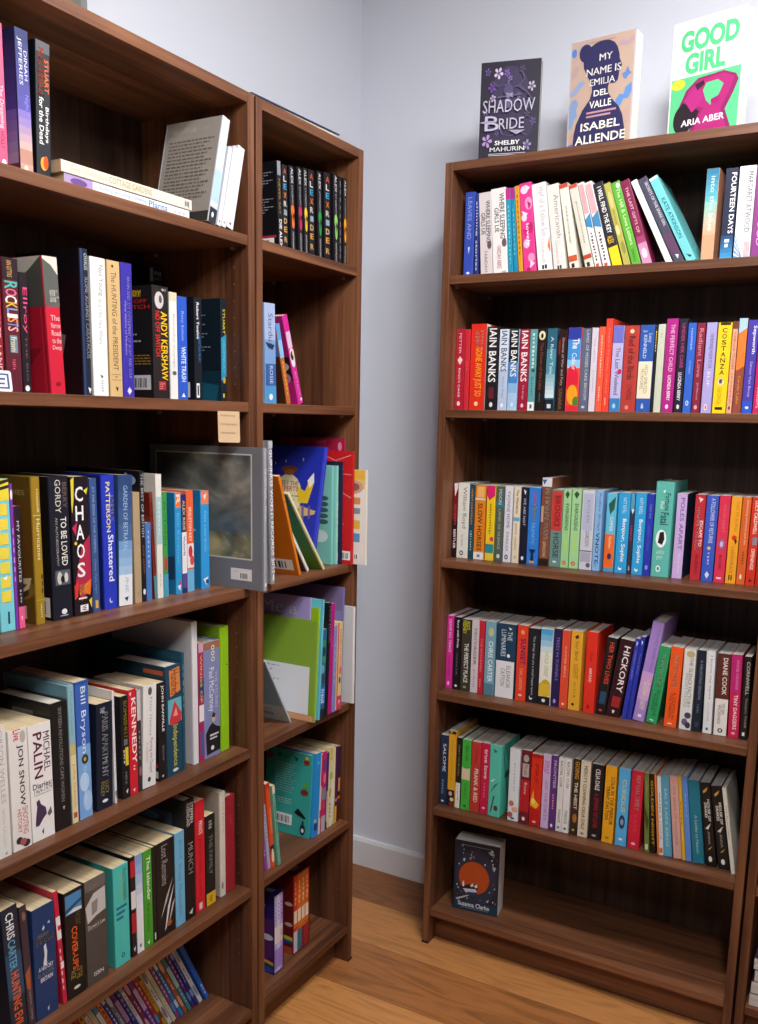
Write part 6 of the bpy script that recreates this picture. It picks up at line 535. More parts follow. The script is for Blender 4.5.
('B',.0311,-.012,1.0684,.01365,.2999,.23,-.0364,'8e9098','h',[['t','GUINNESS WORLD RECORDS 2023',.06,.92,.2,.85,'fafafa',1],['r',0,.05,0,1,'b8bac2'],['o',.93,.98,.3,.7,'e8e8ea'],['p',[(.02,.03),(.2,.035),(.1,.045)],'5a5e68'],['p',[(.12,.06),(.3,.065),(.2,.075)],'5a5e68'],['p',[(.22,.09),(.4,.095),(.3,.105)],'5a5e68'],['p',[(.02,.12),(.2,.125),(.1,.135)],'5a5e68'],['p',[(.12,.15),(.3,.155),(.2,.165)],'5a5e68'],['p',[(.22,.18),(.4,.185),(.3,.195)],'5a5e68'],['p',[(.02,.21),(.2,.215),(.1,.225)],'5a5e68'],['p',[(.12,.24),(.3,.245),(.2,.255)],'5a5e68'],['p',[(.22,.27),(.4,.275),(.3,.285)],'5a5e68'],['p',[(.02,.3),(.2,.305),(.1,.315)],'5a5e68'],['p',[(.12,.33),(.3,.335),(.2,.345)],'5a5e68'],['p',[(.22,.36),(.4,.365),(.3,.375)],'5a5e68'],['p',[(.02,.39),(.2,.395),(.1,.405)],'5a5e68'],['p',[(.12,.42),(.3,.425),(.2,.435)],'5a5e68'],['p',[(.22,.45),(.4,.455),(.3,.465)],'5a5e68'],['p',[(.02,.48),(.2,.485),(.1,.495)],'5a5e68'],['p',[(.12,.51),(.3,.515),(.2,.525)],'5a5e68'],['p',[(.22,.54),(.4,.545),(.3,.555)],'5a5e68'],['p',[(.02,.57),(.2,.575),(.1,.585)],'5a5e68'],['p',[(.12,.6),(.3,.605),(.2,.615)],'5a5e68'],['p',[(.22,.63),(.4,.635),(.3,.645)],'5a5e68'],['p',[(.02,.66),(.2,.665),(.1,.675)],'5a5e68'],['p',[(.12,.69),(.3,.695),(.2,.705)],'5a5e68'],['p',[(.22,.72),(.4,.725),(.3,.735)],'5a5e68'],['p',[(.02,.75),(.2,.755),(.1,.765)],'5a5e68'],['p',[(.12,.78),(.3,.785),(.2,.795)],'5a5e68'],['p',[(.22,.81),(.4,.815),(.3,.825)],'5a5e68'],['p',[(.02,.84),(.2,.845),(.1,.855)],'5a5e68'],['p',[(.12,.87),(.3,.875),(.2,.885)],'5a5e68'],['p',[(.22,.9),(.4,.905),(.3,.915)],'5a5e68'],['p',[(.02,.93),(.2,.935),(.1,.945)],'5a5e68']],[],[],'silver-white annual with big white spine lettering, just right of the large grey hardback','picture books on the third shelf of the narrow corner bookcase','picture_book',None),
('B',.0485,.03,1.0684,.005,.2368,.18,-.01,'e0dcd0','p',[['r',.9,.95,0,1,'c8c4b8']],[],[],'cream picture book, thin, leaning behind the orange one, third shelf, narrow corner bookcase','picture books on the third shelf of the narrow corner bookcase','picture_book',None),
('B',.1567,.004,1.0684,.0083,.2385,.23,-.3453,'d87a1e','p',[['d',3,.1,.3,.3,.6,'a85a10']],[['r',0,1,0,1,'d2741a'],['r',.84,.95,.48,.95,'f2f2f0'],['r',.862,.9335,.5364,.5622,'222226'],['r',.862,.9335,.5761,.59,'222226'],['r',.862,.9335,.6158,.6297,'222226'],['r',.862,.9335,.6555,.6813,'222226'],['r',.862,.9335,.6952,.709,'222226'],['r',.862,.9335,.7348,.7487,'222226'],['r',.862,.9335,.7745,.8003,'222226'],['r',.862,.9335,.8142,.8281,'222226'],['r',.862,.9335,.8539,.8678,'222226']],[],'orange picture book leaning left with a white barcode, third shelf, narrow corner bookcase','picture books on the third shelf of the narrow corner bookcase','picture_book',None),
('B',.2119,.02,1.0684,.00799,.1517,.15,-.6226,'e8e4dc','p',[],[['r',0,1,0,1,'4a4250'],['p',[(.55,.1),(.8,.08),(.9,.16)],'c84a6a'],['p',[(.6,.17),(.8,.15),(.9,.23)],'d8c8b0'],['p',[(.65,.24),(.8,.22),(.9,.3)],'6a8ab0'],['p',[(.7,.31),(.8,.29),(.9,.37)],'b06a3a'],['p',[(.55,.38),(.8,.36),(.9,.44)],'d0d0d0'],['p',[(.6,.45),(.8,.43),(.9,.51)],'8a4a7a'],['p',[(.65,.52),(.8,.5),(.9,.58)],'c8a06a'],['p',[(.7,.59),(.8,.57),(.9,.65)],'5a7a9a'],['p',[(.55,.66),(.8,.64),(.9,.72)],'d07a8a'],['p',[(.6,.73),(.8,.71),(.9,.79)],'e0d8c8']],[],'white-edged picture book small and patterned, leaning behind the orange one, third shelf, narrow corner bookcase','picture books on the third shelf of the narrow corner bookcase','picture_book',None),
('B',.254,.0036,1.0684,.007,.234,.22,-.6597,'e0dcae','p',[],[['g',10,0,1,'1c7c88','648c24'],['r',.82,.9,.55,.75,'a8a060']],[],'dark green picture book leaning left with teal top and white edges, third shelf, corner bookcase','picture books on the third shelf of the narrow corner bookcase','picture_book',None),
('B',.266,.0461,1.0684,.015,.2843,.2,.2,'2a36b8','h',[['d',2,.05,.1,.4,.6,'8890e8'],['r',0,1,.3,.5,'4a56d0']],[['r',0,1,0,1,'2430a8'],['o',.24,.64,.3,.74,'ddd2ae'],['p',[(.66,.34),(.78,.38),(.84,.26),(.9,.3),(.84,.48),(.7,.48)],'e0b82a'],['p',[(.8,.29),(.88,.22),(.9,.3),(.84,.35)],'e8e4dc'],['hl','MEET THE',.3,.34,.38,.68,'b0303a'],['hl','EXPERTS',.345,.385,.38,.68,'b0303a'],['hl','x',.42,.43,.42,.7,'8a8068'],['hl','x',.455,.465,.42,.65,'8a8068'],['hl','x',.49,.5,.42,.6,'8a8068'],['hl','x',.525,.535,.42,.7,'8a8068'],['hl','x',.56,.57,.42,.65,'8a8068'],['p',[(.72,.5),(.97,.54),(.95,.57),(.72,.6)],'c8a878'],['p',[(.76,.51),(.79,.49),(.81,.62),(.78,.62)],'6a5a8a'],['p',[(.85,.51),(.88,.49),(.9,.61),(.87,.61)],'6a5a8a'],['o',.64,.78,.62,.84,'7a9ab8'],['o',.17,.23,.4,.65,'7a4030'],['o',.2,.25,.45,.6,'9a5a2a'],['p',[(.3,.14),(.32,.15),(.31,.17)],'f0d860'],['p',[(.45,.12),(.47,.13),(.46,.15)],'f0d860'],['p',[(.7,.1),(.72,.11),(.71,.13)],'f0d860'],['p',[(.25,.2),(.27,.21),(.26,.23)],'f0d860']],[],'royal blue picture book leaning right with a cream balloon, third shelf, narrow corner bookcase','picture books on the third shelf of the narrow corner bookcase','picture_book',None),
('B',.3335,.034,1.0684,.007,.2359,.2,0,'7cc8be','p',[],[['r',0,1,0,1,'7cc0b6'],['o',.3,.35,.8,.95,'3a5a5c'],['o',.36,.41,.8,.95,'3a5a5c'],['o',.42,.47,.8,.95,'3a5a5c'],['o',.48,.53,.8,.95,'3a5a5c'],['o',.54,.59,.8,.95,'3a5a5c'],['o',.65,.78,.7,.95,'c8ded8']],[],'mint picture book, slim with grey pattern, right of royal blue one, third shelf, corner bookcase','picture books on the third shelf of the narrow corner bookcase','picture_book',None),
('B',.342,.0258,1.0684,.0075,.2375,.2,0,'8cd4c6','p',[['r',0,1,0,.3,'b0d8d0'],['r',.88,.96,.5,.9,'e0ece8'],['d',8,.3,.8,.5,.8,'d8ecea']],[['r',0,1,0,1,'84c4bc']],[],'mint picture book, slim with white spine, left of midnight navy one, third shelf, corner bookcase','picture books on the third shelf of the narrow corner bookcase','picture_book',None),
('B',.351,.017,1.0684,.005,.2468,.2,0,'1a2244','p',[['r',.05,.08,0,1,'3a4a8a']],[['r',0,1,0,1,'1a2040']],[],'midnight navy picture book, tall between mint and red, third shelf, narrow corner bookcase','picture books on the third shelf of the narrow corner bookcase','picture_book',None),
('B',.3575,-.0094,1.0684,.0065,.2722,.24,0,'cc1e22','h',[['r',0,1,.5,1,'b0181c']],[['r',0,1,0,1,'cc1e22'],['p',[(.55,0),(.56,0),(.8,.085),(.79,.09)],'e89a94'],['p',[(.8,.08),(.81,.085),(.98,.035),(.97,.03)],'e89a94'],['p',[(.8,.085),(.81,.085),(.82,.18),(.81,.18)],'e89a94'],['p',[(.65,.18),(.65,.187),(.98,.207),(.98,.2)],'e89a94'],['p',[(.815,.18),(.825,.18),(.78,.33),(.77,.33)],'e89a94'],['p',[(.77,.32),(.78,.32),(.98,.4),(.98,.41)],'e89a94'],['p',[(.77,.33),(.78,.33),(.75,.5),(.74,.5)],'e89a94'],['p',[(.74,.5),(.75,.5),(.9,.64),(.9,.65)],'e89a94'],['r',.88,.96,.8,.98,'f2f2f0'],['r',.896,.948,.8216,.8343,'222226'],['r',.896,.948,.8411,.848,'222226'],['r',.896,.948,.8607,.8675,'222226'],['r',.896,.948,.8802,.8929,'222226'],['r',.896,.948,.8998,.9066,'222226'],['r',.896,.948,.9193,.9262,'222226'],['r',.896,.948,.9389,.9516,'222226']],[],'red picture book with white spider-web lines, third shelf, narrow corner bookcase','picture books on the third shelf of the narrow corner bookcase','picture_book',None),
('B',.3655,.0202,1.0684,.006,.3019,.19,0,'a41e44','h',[],[['r',0,1,0,1,'a01c40'],['hl','LITTLE NIGHTS',.02,.045,.4,.72,'c8607a'],['o',.03,.1,.9,.96,'d88aa0'],['o',.05,.08,.2,.24,'c8607a'],['o',.06,.09,.35,.38,'c8607a']],[],'dark pink picture book, tallest with pale lettering, behind the red one, third shelf, corner bookcase','picture books on the third shelf of the narrow corner bookcase','picture_book',None),
('B',.3728,-.039,1.0684,.0057,.2286,.25,0,'ece6dc','p',[],[['r',0,1,0,1,'f0ece6'],['r',0,.1,0,1,'eec04a'],['r',.1,.2,0,1,'f0d080'],['o',.11,.25,.76,.96,'d8a890'],['o',.14,.22,.82,.92,'8a6a5a'],['r',.29,.36,.76,.93,'d89a5a'],['r',.4,.46,.76,.93,'8a98a0'],['r',.53,.62,.76,.93,'e8c048'],['r',.67,.76,.76,.93,'6a9ccc'],['r',.88,.95,.76,.93,'f2f2f0'],['r',.894,.9395,.7804,.7924,'222226'],['r',.894,.9395,.7989,.8053,'222226'],['r',.894,.9395,.8173,.8238,'222226'],['r',.894,.9395,.8358,.8478,'222226'],['r',.894,.9395,.8542,.8607,'222226'],['r',.894,.9395,.8727,.8791,'222226'],['r',.894,.9395,.8911,.9031,'222226']],[],'yellow and white picture book with small picture squares, jutting out, third shelf, narrow corner bookcase','picture books on the third shelf of the narrow corner bookcase','picture_book',None),
('B',.1623,.032,.7179,.00493,.194,.2,-.5234,'b8c4cc','p',[],[['r',0,.74,0,1,'86a6b6'],['r',.74,1,0,1,'b8c0c0'],['r',.86,.92,.6,.8,'8a9498'],['r',.8,.83,.45,.8,'98a0a0']],[],'grey-blue picture book leaning left with pale foot strip, fourth shelf, narrow corner bookcase','picture books on the fourth shelf of the narrow corner bookcase','picture_book',None),
('B',.19,-.0155,.7179,.005,.2392,.26,.06,'8ab038','h',[['r',0,1,0,.5,'9ac048'],['r',.94,1,0,1,'d8a078']],[['r',0,1,0,1,'86aa38'],['r',.94,1,0,1,'d8a078'],['r',0,.94,.63,.635,'7c9e32'],['r',0,.94,.3,.305,'7c9e32'],['r',.46,.935,0,.93,'e6e8ee'],['hl','x',.49,.5,.3,.6,'a8aab8'],['hl','x',.535,.545,.3,.52,'a8aab8'],['hl','x',.58,.59,.3,.44,'a8aab8'],['hl','x',.625,.635,.3,.6,'a8aab8'],['hl','x',.67,.68,.3,.52,'a8aab8'],['hl','x',.715,.725,.3,.44,'a8aab8'],['hl','x',.76,.77,.3,.6,'a8aab8'],['hl','x',.805,.815,.3,.52,'a8aab8'],['hl','x',.85,.86,.3,.44,'a8aab8']],[],'olive green picture book with large white text panel and peach foot, fourth shelf, corner bookcase','picture books on the fourth shelf of the narrow corner bookcase','picture_book',None),
('B',.197,.0118,.7179,.004,.29,.235,.06,'a89ad0','h',[],[['r',0,1,0,1,'a294cc'],['hl','Me a',.05,.15,.4,.84,'e8e4f4']],[],'lavender picture book with white lettering above the olive green one, fourth shelf, narrow corner bookcase','picture books on the fourth shelf of the narrow corner bookcase','picture_book',None),
('B',.203,-.0083,.7179,.006,.2659,.2,.06,'98c41c','h',[['r',0,1,.2,.6,'a8d42a']],[['r',0,1,0,1,'94bc20']],[],'lime picture book with small visible corner, behind the olive green one, fourth shelf, corner bookcase','picture books on the fourth shelf of the narrow corner bookcase','picture_book',None),
('B',.211,-.0134,.7179,.007,.2855,.24,.06,'5ab8d8','p',[['r',0,1,0,.3,'8ad0e8'],['d',3,.1,.2,.4,.6,'e0f0f4']],[['r',0,1,0,1,'6cc8d8']],[],'aqua picture book, tall with white-edged spine, fourth shelf, narrow corner bookcase','picture books on the fourth shelf of the narrow corner bookcase','picture_book',None),
('B',.2206,-.0085,.7179,.02242,.2127,.1393,.05,'2a6a8a','p',[['o',.12,.2,.1,.9,'3a9a4a'],['o',.2,.3,.1,.8,'1a3a4a'],['o',.3,.38,.3,.9,'4aa05a'],['o',.4,.5,.1,.7,'7ab0c8'],['o',.5,.62,.2,.9,'2a4a5a'],['r',.66,.85,0,1,'3a7ac8'],['d',6,.68,.84,.2,.8,'d0e0f0'],['r',.9,1,0,1,'1a2a3a']],[],[],'blue and green picture book with a busy picture spine, fourth shelf, narrow corner bookcase','picture books on the fourth shelf of the narrow corner bookcase','picture_book',None),
('B',.246,-.0103,.7179,.01,.2728,.24,.05,'1c1a20','p',[['t','FOXY MAGIC',.03,.35,.1,.9,'d8d8dc',1]],[],[],'black picture book with white swirling spine lettering, fourth shelf, narrow corner bookcase','picture books on the fourth shelf of the narrow corner bookcase','picture_book',None),
('B',.258,-.0092,.7179,.015,.2686,.24,.05,'b81880','p',[['d',3,.3,.4,.4,.6,'d860a8']],[],[],'bright magenta picture book, tall beside the black one, fourth shelf, narrow corner bookcase','picture books on the fourth shelf of the narrow corner bookcase','picture_book',None),
('B',.279,-.009,.7179,.012,.2113,.2,.03,'8a8cc8','p',[['d',6,.2,.7,.4,.6,'c0c0e8']],[],[],'slim lilac picture book, short left of the pink-yellow one, fourth shelf, narrow corner bookcase','picture books on the fourth shelf of the narrow corner bookcase','picture_book',None),
('B',.295,-.0084,.7179,.022,.2167,.2,.03,'e8d08a','p',[['r',0,1,0,.25,'d84a6a'],['t','RAINBOW FAIRY',.08,.5,.4,.8,'b87a3a',0],['o',.5,.6,.4,.9,'e86a8a'],['o',.62,.7,.4,.8,'3a5a8a'],['r',.84,1,0,1,'d8406a'],['p',[(.4,.9),(.7,.88),(.6,.95)],'f8e0e8']],[],[],'pink and yellow picture book with busy spine, fourth shelf, narrow corner bookcase','picture books on the fourth shelf of the narrow corner bookcase','picture_book',None),
('B',.345,.0109,.7179,.006,.2926,.225,.04,'7a78b0','h',[],[['r',0,1,0,1,'80709c'],['r',.2,1,.5,1,'8a86bc']],[],'purple picture book, large with pale edge, tallest of the shelf, fourth shelf, narrow corner bookcase','picture books on the fourth shelf of the narrow corner bookcase','picture_book',None),
('B',.366,-.0131,.7179,.0085,.2451,.25,0,'dcdcdc','h',[],[['r',0,1,0,1,'d4d6d8'],['d',3,.4,.6,.75,.8,'a8b8d8'],['d',2,.8,.95,.7,.75,'8aa0d0']],[],'white picture book hardback jutting out at right end, fourth shelf, narrow corner bookcase','picture books on the fourth shelf of the narrow corner bookcase','picture_book',None),
('B',.0533,.024,.397,.00876,.1131,.0741,-.1307,'9a3aa8','p',[['d',6,.2,.7,.3,.7,'d8a0e0']],[],[],'purple paperback slim, nearest the side panel, leaning, fifth shelf, narrow corner bookcase','books on the fifth shelf of the narrow corner bookcase','paperback',None),
('B',.0626,.022,.397,.01021,.162,.1061,-.1244,'a8b0c8','p',[['d',8,.1,.6,.3,.7,'7a84a8'],['r',.85,1,0,1,'c8a0c0']],[],[],'pale grey-blue paperback slim, leaning with purple foot, fifth shelf, narrow corner bookcase','books on the fifth shelf of the narrow corner bookcase','paperback',None),
('B',.0732,.02,.397,.01376,.2115,.1385,-.1064,'e0502a','p',[['r',.3,.6,.5,1,'e87a4a'],['r',.74,.84,0,1,'2a2a3a'],['o',.78,.95,.2,.9,'f0d8b0'],['r',0,.06,0,1,'c83a2a']],[],[],'red-orange paperback leaning with picture foot, fifth shelf, narrow corner bookcase','books on the fifth shelf of the narrow corner bookcase','paperback',None),
('B',.0912,.014,.397,.01032,.2036,.1333,-.1251,'6ab098','p',[['r',0,.1,0,1,'e0d8c0'],['t','VERY BIG',.2,.6,.3,.7,'2a5a4a',0]],[],[],'cream and green paperback leaning with cream page edge, fifth shelf, narrow corner bookcase','books on the fifth shelf of the narrow corner bookcase','paperback',None),
('B',.2379,.033,.397,.00698,.2105,.135,.0765,'349c96','p',[['r',0,1,.6,1,'4aa8a0']],[['r',0,1,0,1,'3aa8a0'],['hl','x',.16,.167,.22,.68,'a8d4cc'],['hl','x',.19,.197,.22,.64,'a8d4cc'],['hl','x',.22,.227,.22,.6,'a8d4cc'],['hl','x',.25,.257,.22,.68,'a8d4cc'],['hl','x',.28,.287,.22,.64,'a8d4cc'],['hl','x',.31,.317,.22,.6,'a8d4cc'],['hl','x',.34,.347,.22,.68,'a8d4cc'],['hl','x',.37,.377,.22,.64,'a8d4cc'],['hl','x',.4,.407,.22,.6,'a8d4cc'],['hl','x',.43,.437,.22,.68,'a8d4cc'],['hl','x',.46,.467,.22,.64,'a8d4cc'],['hl','x',.49,.497,.22,.6,'a8d4cc'],['hl','x',.58,.588,.28,.6,'c8e4dc'],['hl','x',.605,.613,.28,.6,'c8e4dc'],['hl','x',.63,.638,.28,.6,'c8e4dc'],['o',.06,.14,.02,.16,'8a2a24'],['o',.06,.13,.84,.97,'8a2a24'],['p',[(.86,.04),(.92,.02),(.95,.06),(.88,.07)],'d8c84a'],['o',.34,.4,.84,.96,'5ab04a'],['o',.42,.49,.8,.97,'8a2a24'],['p',[(.68,.72),(.76,.66),(.95,.76),(.9,.77),(.74,.74)],'1a1a20'],['o',.84,.97,.82,.94,'1e2a3a'],['o',.89,.94,.85,.91,'e8e8e4'],['p',[(.86,.84),(.9,.84),(.9,.8),(.86,.8)],'1e2a3a'],['p',[(.25,.06),(.35,.04),(.32,.09)],'2a3a3a'],['p',[(.62,.05),(.72,.07),(.68,.11)],'2a3a3a'],['o',.05,.1,.42,.52,'3a9a6a'],['r',.76,.89,.26,.64,'f2f2f0'],['r',.786,.8705,.3056,.3265,'222226'],['r',.786,.8705,.3377,.3489,'222226'],['r',.786,.8705,.3698,.381,'222226'],['r',.786,.8705,.4019,.4227,'222226'],['r',.786,.8705,.434,.4452,'222226'],['r',.786,.8705,.466,.4773,'222226'],['r',.786,.8705,.4981,.519,'222226'],['r',.786,.8705,.5302,.5415,'222226'],['r',.786,.8705,.5623,.5735,'222226']],[],'teal paperback with a barcode and little figures on its back cover, fifth shelf, corner bookcase','books on the fifth shelf of the narrow corner bookcase','paperback',None),
('B',.2476,.0247,.397,.02338,.2128,.1394,.0659,'2a92dc','p',[['r',.79,.83,.2,.55,'f0d02a'],['o',.83,.93,.1,.8,'1a4a8a'],['d',1,.1,.14,.3,.6,'8acbf4']],[],[],'sky blue paperback with tiny yellow figure at its foot, fifth shelf, narrow corner bookcase','books on the fifth shelf of the narrow corner bookcase','paperback',None),
('B',.2722,.0254,.397,.00863,.2054,.1345,.0617,'e0d0d0','p',[['r',0,.4,.3,.9,'c83a3a'],['r',.7,.8,.3,.9,'b03a3a']],[],[],'white-red paperback slim, fifth shelf, narrow corner bookcase','books on the fifth shelf of the narrow corner bookcase','paperback',None),
('B',.2839,.0256,.397,.01789,.2075,.1359,.0511,'c02a70','p',[['r',.1,.24,0,1,'7a3a8a'],['o',.26,.4,.2,.9,'e8708a'],['r',.45,.6,0,1,'8a8a92'],['o',.62,.72,.1,.9,'d03a5a'],['r',.8,1,0,1,'c0b8b8']],[],[],'hot pink paperback, purple patterned, fifth shelf, narrow corner bookcase','books on the fifth shelf of the narrow corner bookcase','paperback',None),
('B',.3044,.026,.397,.00804,.2002,.1311,.053,'4a2a6a','p',[['r',.5,.9,.2,.8,'c8c0d0']],[],[],'dark violet paperback, slim, fifth shelf, narrow corner bookcase','books on the fifth shelf of the narrow corner bookcase','paperback',None),
('B',.3141,.0262,.397,.02171,.2072,.1357,.0568,'dcd4a0','p',[['r',0,.15,.1,.5,'d8c83a'],['o',.3,.4,.1,.7,'b0b06a'],['r',.4,1,.5,1,'e8e4dc'],['o',.5,.62,.1,.6,'c8a83a'],['d',4,.7,.9,.3,.6,'8a8a60']],[],[],'cream paperback with yellow patches, fifth shelf, narrow corner bookcase','books on the fifth shelf of the narrow corner bookcase','paperback',None),
('B',.3421,.0267,.397,.00578,.203,.133,.0275,'e8e0c0','p',[['r',.75,1,0,1,'e0b82a']],[],[],'pale yellow paperback slim with a gold foot, fifth shelf, narrow corner bookcase','books on the fifth shelf of the narrow corner bookcase','paperback',None),
('B',.3486,.0269,.397,.009,.2027,.1328,.0475,'4a2450','p',[['r',.78,1,0,1,'e8b83a'],['r',.68,.72,0,1,'e88a4a']],[],[],'plum paperback with golden foot, right of pale yellow one, fifth shelf, narrow corner bookcase','books on the fifth shelf of the narrow corner bookcase','paperback',None),
('B',.3593,.0271,.397,.01232,.2,.131,.0411,'3a1c38','p',[['r',.42,.6,.2,.9,'e8a048'],['r',.66,.7,0,1,'d8764a'],['r',.72,.78,0,1,'4a2a6a'],['r',.8,1,0,1,'5a1e1e'],['t','TALES',.05,.35,.35,.7,'6a4a78',0]],[],[],'dark plum paperback with orange band, right of plum one, fifth shelf, narrow corner bookcase','books on the fifth shelf of the narrow corner bookcase','paperback',None),
('A',.352,.138,.1034,.0082,.2,.12,-.46,'d8d4bc','p',[['r',.06,.16,.1,.9,'b8c8a0'],['d',6,.22,.6,.3,.7,'b8c8a0'],['r',.72,.84,.05,.95,'b8c8a0']],[],[],'cream picture paperback with banded spine, thirty-fifth from right end, lowest shelf, wide left bookcase','thin picture paperbacks leaning on the lowest shelf of the wide left bookcase','picture_book',None),
('A',.3624,.1373,.1034,.0106,.211,.12,-.46,'4a9ad0','p',[['o',.1,.3,.1,.9,'e8f0f4'],['d',4,.4,.6,.3,.7,'e8f0f4'],['o',.7,.9,.15,.85,'e8f0f4']],[],[],'sky blue picture paperback with spotted spine, thirty-fourth from right end, lowest shelf, wide left bookcase','thin picture paperbacks leaning on the lowest shelf of the wide left bookcase','picture_book',None),
('A',.3754,.1367,.1034,.0098,.222,.12,-.46,'e88a3a','p',[['r',.3,.62,0,1,'a83a1a'],['d',4,.66,.9,.3,.7,'a83a1a']],[],[],'tangerine picture paperback with two-tone spine, thirty-third from right end, lowest shelf, wide left bookcase','thin picture paperbacks leaning on the lowest shelf of the wide left bookcase','picture_book',None),
('A',.3875,.136,.1034,.009,.233,.12,-.46,'2a4ac0','p',[['d',9,.05,.7,.25,.75,'d8e0f8'],['o',.76,.9,.1,.9,'4aa0e0']],[],[],'royal blue picture paperback with spotted foot, thirty-second from right end, lowest shelf, wide left bookcase','thin picture paperbacks leaning on the lowest shelf of the wide left bookcase','picture_book',None),
('A',.3988,.1353,.1034,.0082,.2,.12,-.46,'7a8a9a','p',[['r',.06,.16,.1,.9,'c8d0d8'],['d',6,.22,.6,.3,.7,'c8d0d8'],['r',.72,.84,.05,.95,'c8d0d8']],[],[],'steel grey picture paperback with banded spine, thirty-first from right end, lowest shelf, wide left bookcase','thin picture paperbacks leaning on the lowest shelf of the wide left bookcase','picture_book',None),
('A',.4091,.1347,.1034,.0106,.211,.12,-.46,'e0782a','p',[['o',.1,.3,.1,.9,'f0d080'],['d',4,.4,.6,.3,.7,'f0d080'],['o',.7,.9,.15,.85,'f0d080']],[],[],'orange picture paperback with spotted spine, lowest shelf, wide left bookcase','thin picture paperbacks leaning on the lowest shelf of the wide left bookcase','picture_book',None),
('A',.4221,.134,.1034,.0098,.222,.12,-.46,'3a9a7a','p',[['r',.3,.62,0,1,'b8e0d0'],['d',4,.66,.9,.3,.7,'b8e0d0']],[],[],'emerald picture paperback with two-tone spine, lowest shelf, wide left bookcase','thin picture paperbacks leaning on the lowest shelf of the wide left bookcase','picture_book',None),
('A',.4343,.1333,.1034,.009,.233,.12,-.46,'8a2040','p',[['d',9,.05,.7,.25,.75,'d06a7a'],['o',.76,.9,.1,.9,'4aa0e0']],[],[],'wine picture paperback with spotted foot, lowest shelf, wide left bookcase','thin picture paperbacks leaning on the lowest shelf of the wide left bookcase','picture_book',None),
('A',.4455,.1327,.1034,.0082,.2,.12,-.46,'c83030','p',[['r',.06,.16,.1,.9,'f0c8a0'],['d',6,.22,.6,.3,.7,'f0c8a0'],['r',.72,.84,.05,.95,'f0c8a0']],[],[],'bright red picture paperback with banded spine, lowest shelf, wide left bookcase','thin picture paperbacks leaning on the lowest shelf of the wide left bookcase','picture_book',None),
('A',.4559,.132,.1034,.0106,.211,.12,-.46,'6a4aa8','p',[['o',.1,.3,.1,.9,'c8b8e8'],['d',4,.4,.6,.3,.7,'c8b8e8'],['o',.7,.9,.15,.85,'c8b8e8']],[],[],'violet picture paperback with spotted spine, twenty-sixth from right end, lowest shelf, wide left bookcase','thin picture paperbacks leaning on the lowest shelf of the wide left bookcase','picture_book',None),
('A',.4689,.1313,.1034,.0098,.222,.12,-.46,'b02848','p',[['r',.3,.62,0,1,'e0a0a8'],['d',4,.66,.9,.3,.7,'e0a0a8']],[],[],'crimson picture paperback with two-tone spine, twenty-fifth from right end, lowest shelf, wide left bookcase','thin picture paperbacks leaning on the lowest shelf of the wide left bookcase','picture_book',None),
('A',.481,.1307,.1034,.009,.233,.12,-.46,'c89a2a','p',[['d',9,.05,.7,.25,.75,'7a4a1a'],['o',.76,.9,.1,.9,'4aa0e0']],[],[],'mustard picture paperback with spotted foot, twenty-fourth from right end, lowest shelf, wide left bookcase','thin picture paperbacks leaning on the lowest shelf of the wide left bookcase','picture_book',None),
('A',.4923,.13,.1034,.0082,.2,.12,-.46,'e0dcd0','p',[['r',.06,.16,.1,.9,'8a7a9a'],['d',6,.22,.6,.3,.7,'8a7a9a'],['r',.72,.84,.05,.95,'8a7a9a']],[],[],'slim ivory picture paperback with banded spine, twenty-third from right end, lowest shelf, wide left bookcase','thin picture paperbacks leaning on the lowest shelf of the wide left bookcase','picture_book',None),
('A',.5026,.1293,.1034,.0106,.211,.12,-.46,'d8d4bc','p',[['o',.1,.3,.1,.9,'b8c8a0'],['d',4,.4,.6,.3,.7,'b8c8a0'],['o',.7,.9,.15,.85,'b8c8a0']],[],[],'cream picture paperback with spotted spine, twenty-second from right end, lowest shelf, wide left bookcase','thin picture paperbacks leaning on the lowest shelf of the wide left bookcase','picture_book',None),
('A',.5157,.1287,.1034,.0098,.222,.12,-.46,'4a9ad0','p',[['r',.3,.62,0,1,'e8f0f4'],['d',4,.66,.9,.3,.7,'e8f0f4']],[],[],'sky blue picture paperback with two-tone spine, twenty-first from right end, lowest shelf, wide left bookcase','thin picture paperbacks leaning on the lowest shelf of the wide left bookcase','picture_book',None),
('A',.5278,.128,.1034,.009,.233,.12,-.46,'e88a3a','p',[['d',9,.05,.7,.25,.75,'a83a1a'],['o',.76,.9,.1,.9,'4aa0e0']],[],[],'tangerine picture paperback with spotted foot, twentieth from right end, lowest shelf, wide left bookcase','thin picture paperbacks leaning on the lowest shelf of the wide left bookcase','picture_book',None),
('A',.539,.1273,.1034,.0082,.2,.12,-.46,'2a4ac0','p',[['r',.06,.16,.1,.9,'d8e0f8'],['d',6,.22,.6,.3,.7,'d8e0f8'],['r',.72,.84,.05,.95,'d8e0f8']],[],[],'royal blue picture paperback with banded spine, nineteenth from right end, lowest shelf, wide left bookcase','thin picture paperbacks leaning on the lowest shelf of the wide left bookcase','picture_book',None),
('A',.5494,.1267,.1034,.0106,.211,.12,-.46,'7a8a9a','p',[['o',.1,.3,.1,.9,'c8d0d8'],['d',4,.4,.6,.3,.7,'c8d0d8'],['o',.7,.9,.15,.85,'c8d0d8']],[],[],'steel grey picture paperback with spotted spine, eighteenth from right end, lowest shelf, wide left bookcase','thin picture paperbacks leaning on the lowest shelf of the wide left bookcase','picture_book',None),
('A',.5624,.126,.1034,.0098,.222,.12,-.46,'5a2a78','p',[['r',.3,.62,0,1,'b890d0'],['d',4,.66,.9,.3,.7,'b890d0']],[],[],'deep purple picture paperback with two-tone spine, seventeenth from right end, lowest shelf, wide left bookcase','thin picture paperbacks leaning on the lowest shelf of the wide left bookcase','picture_book',None),
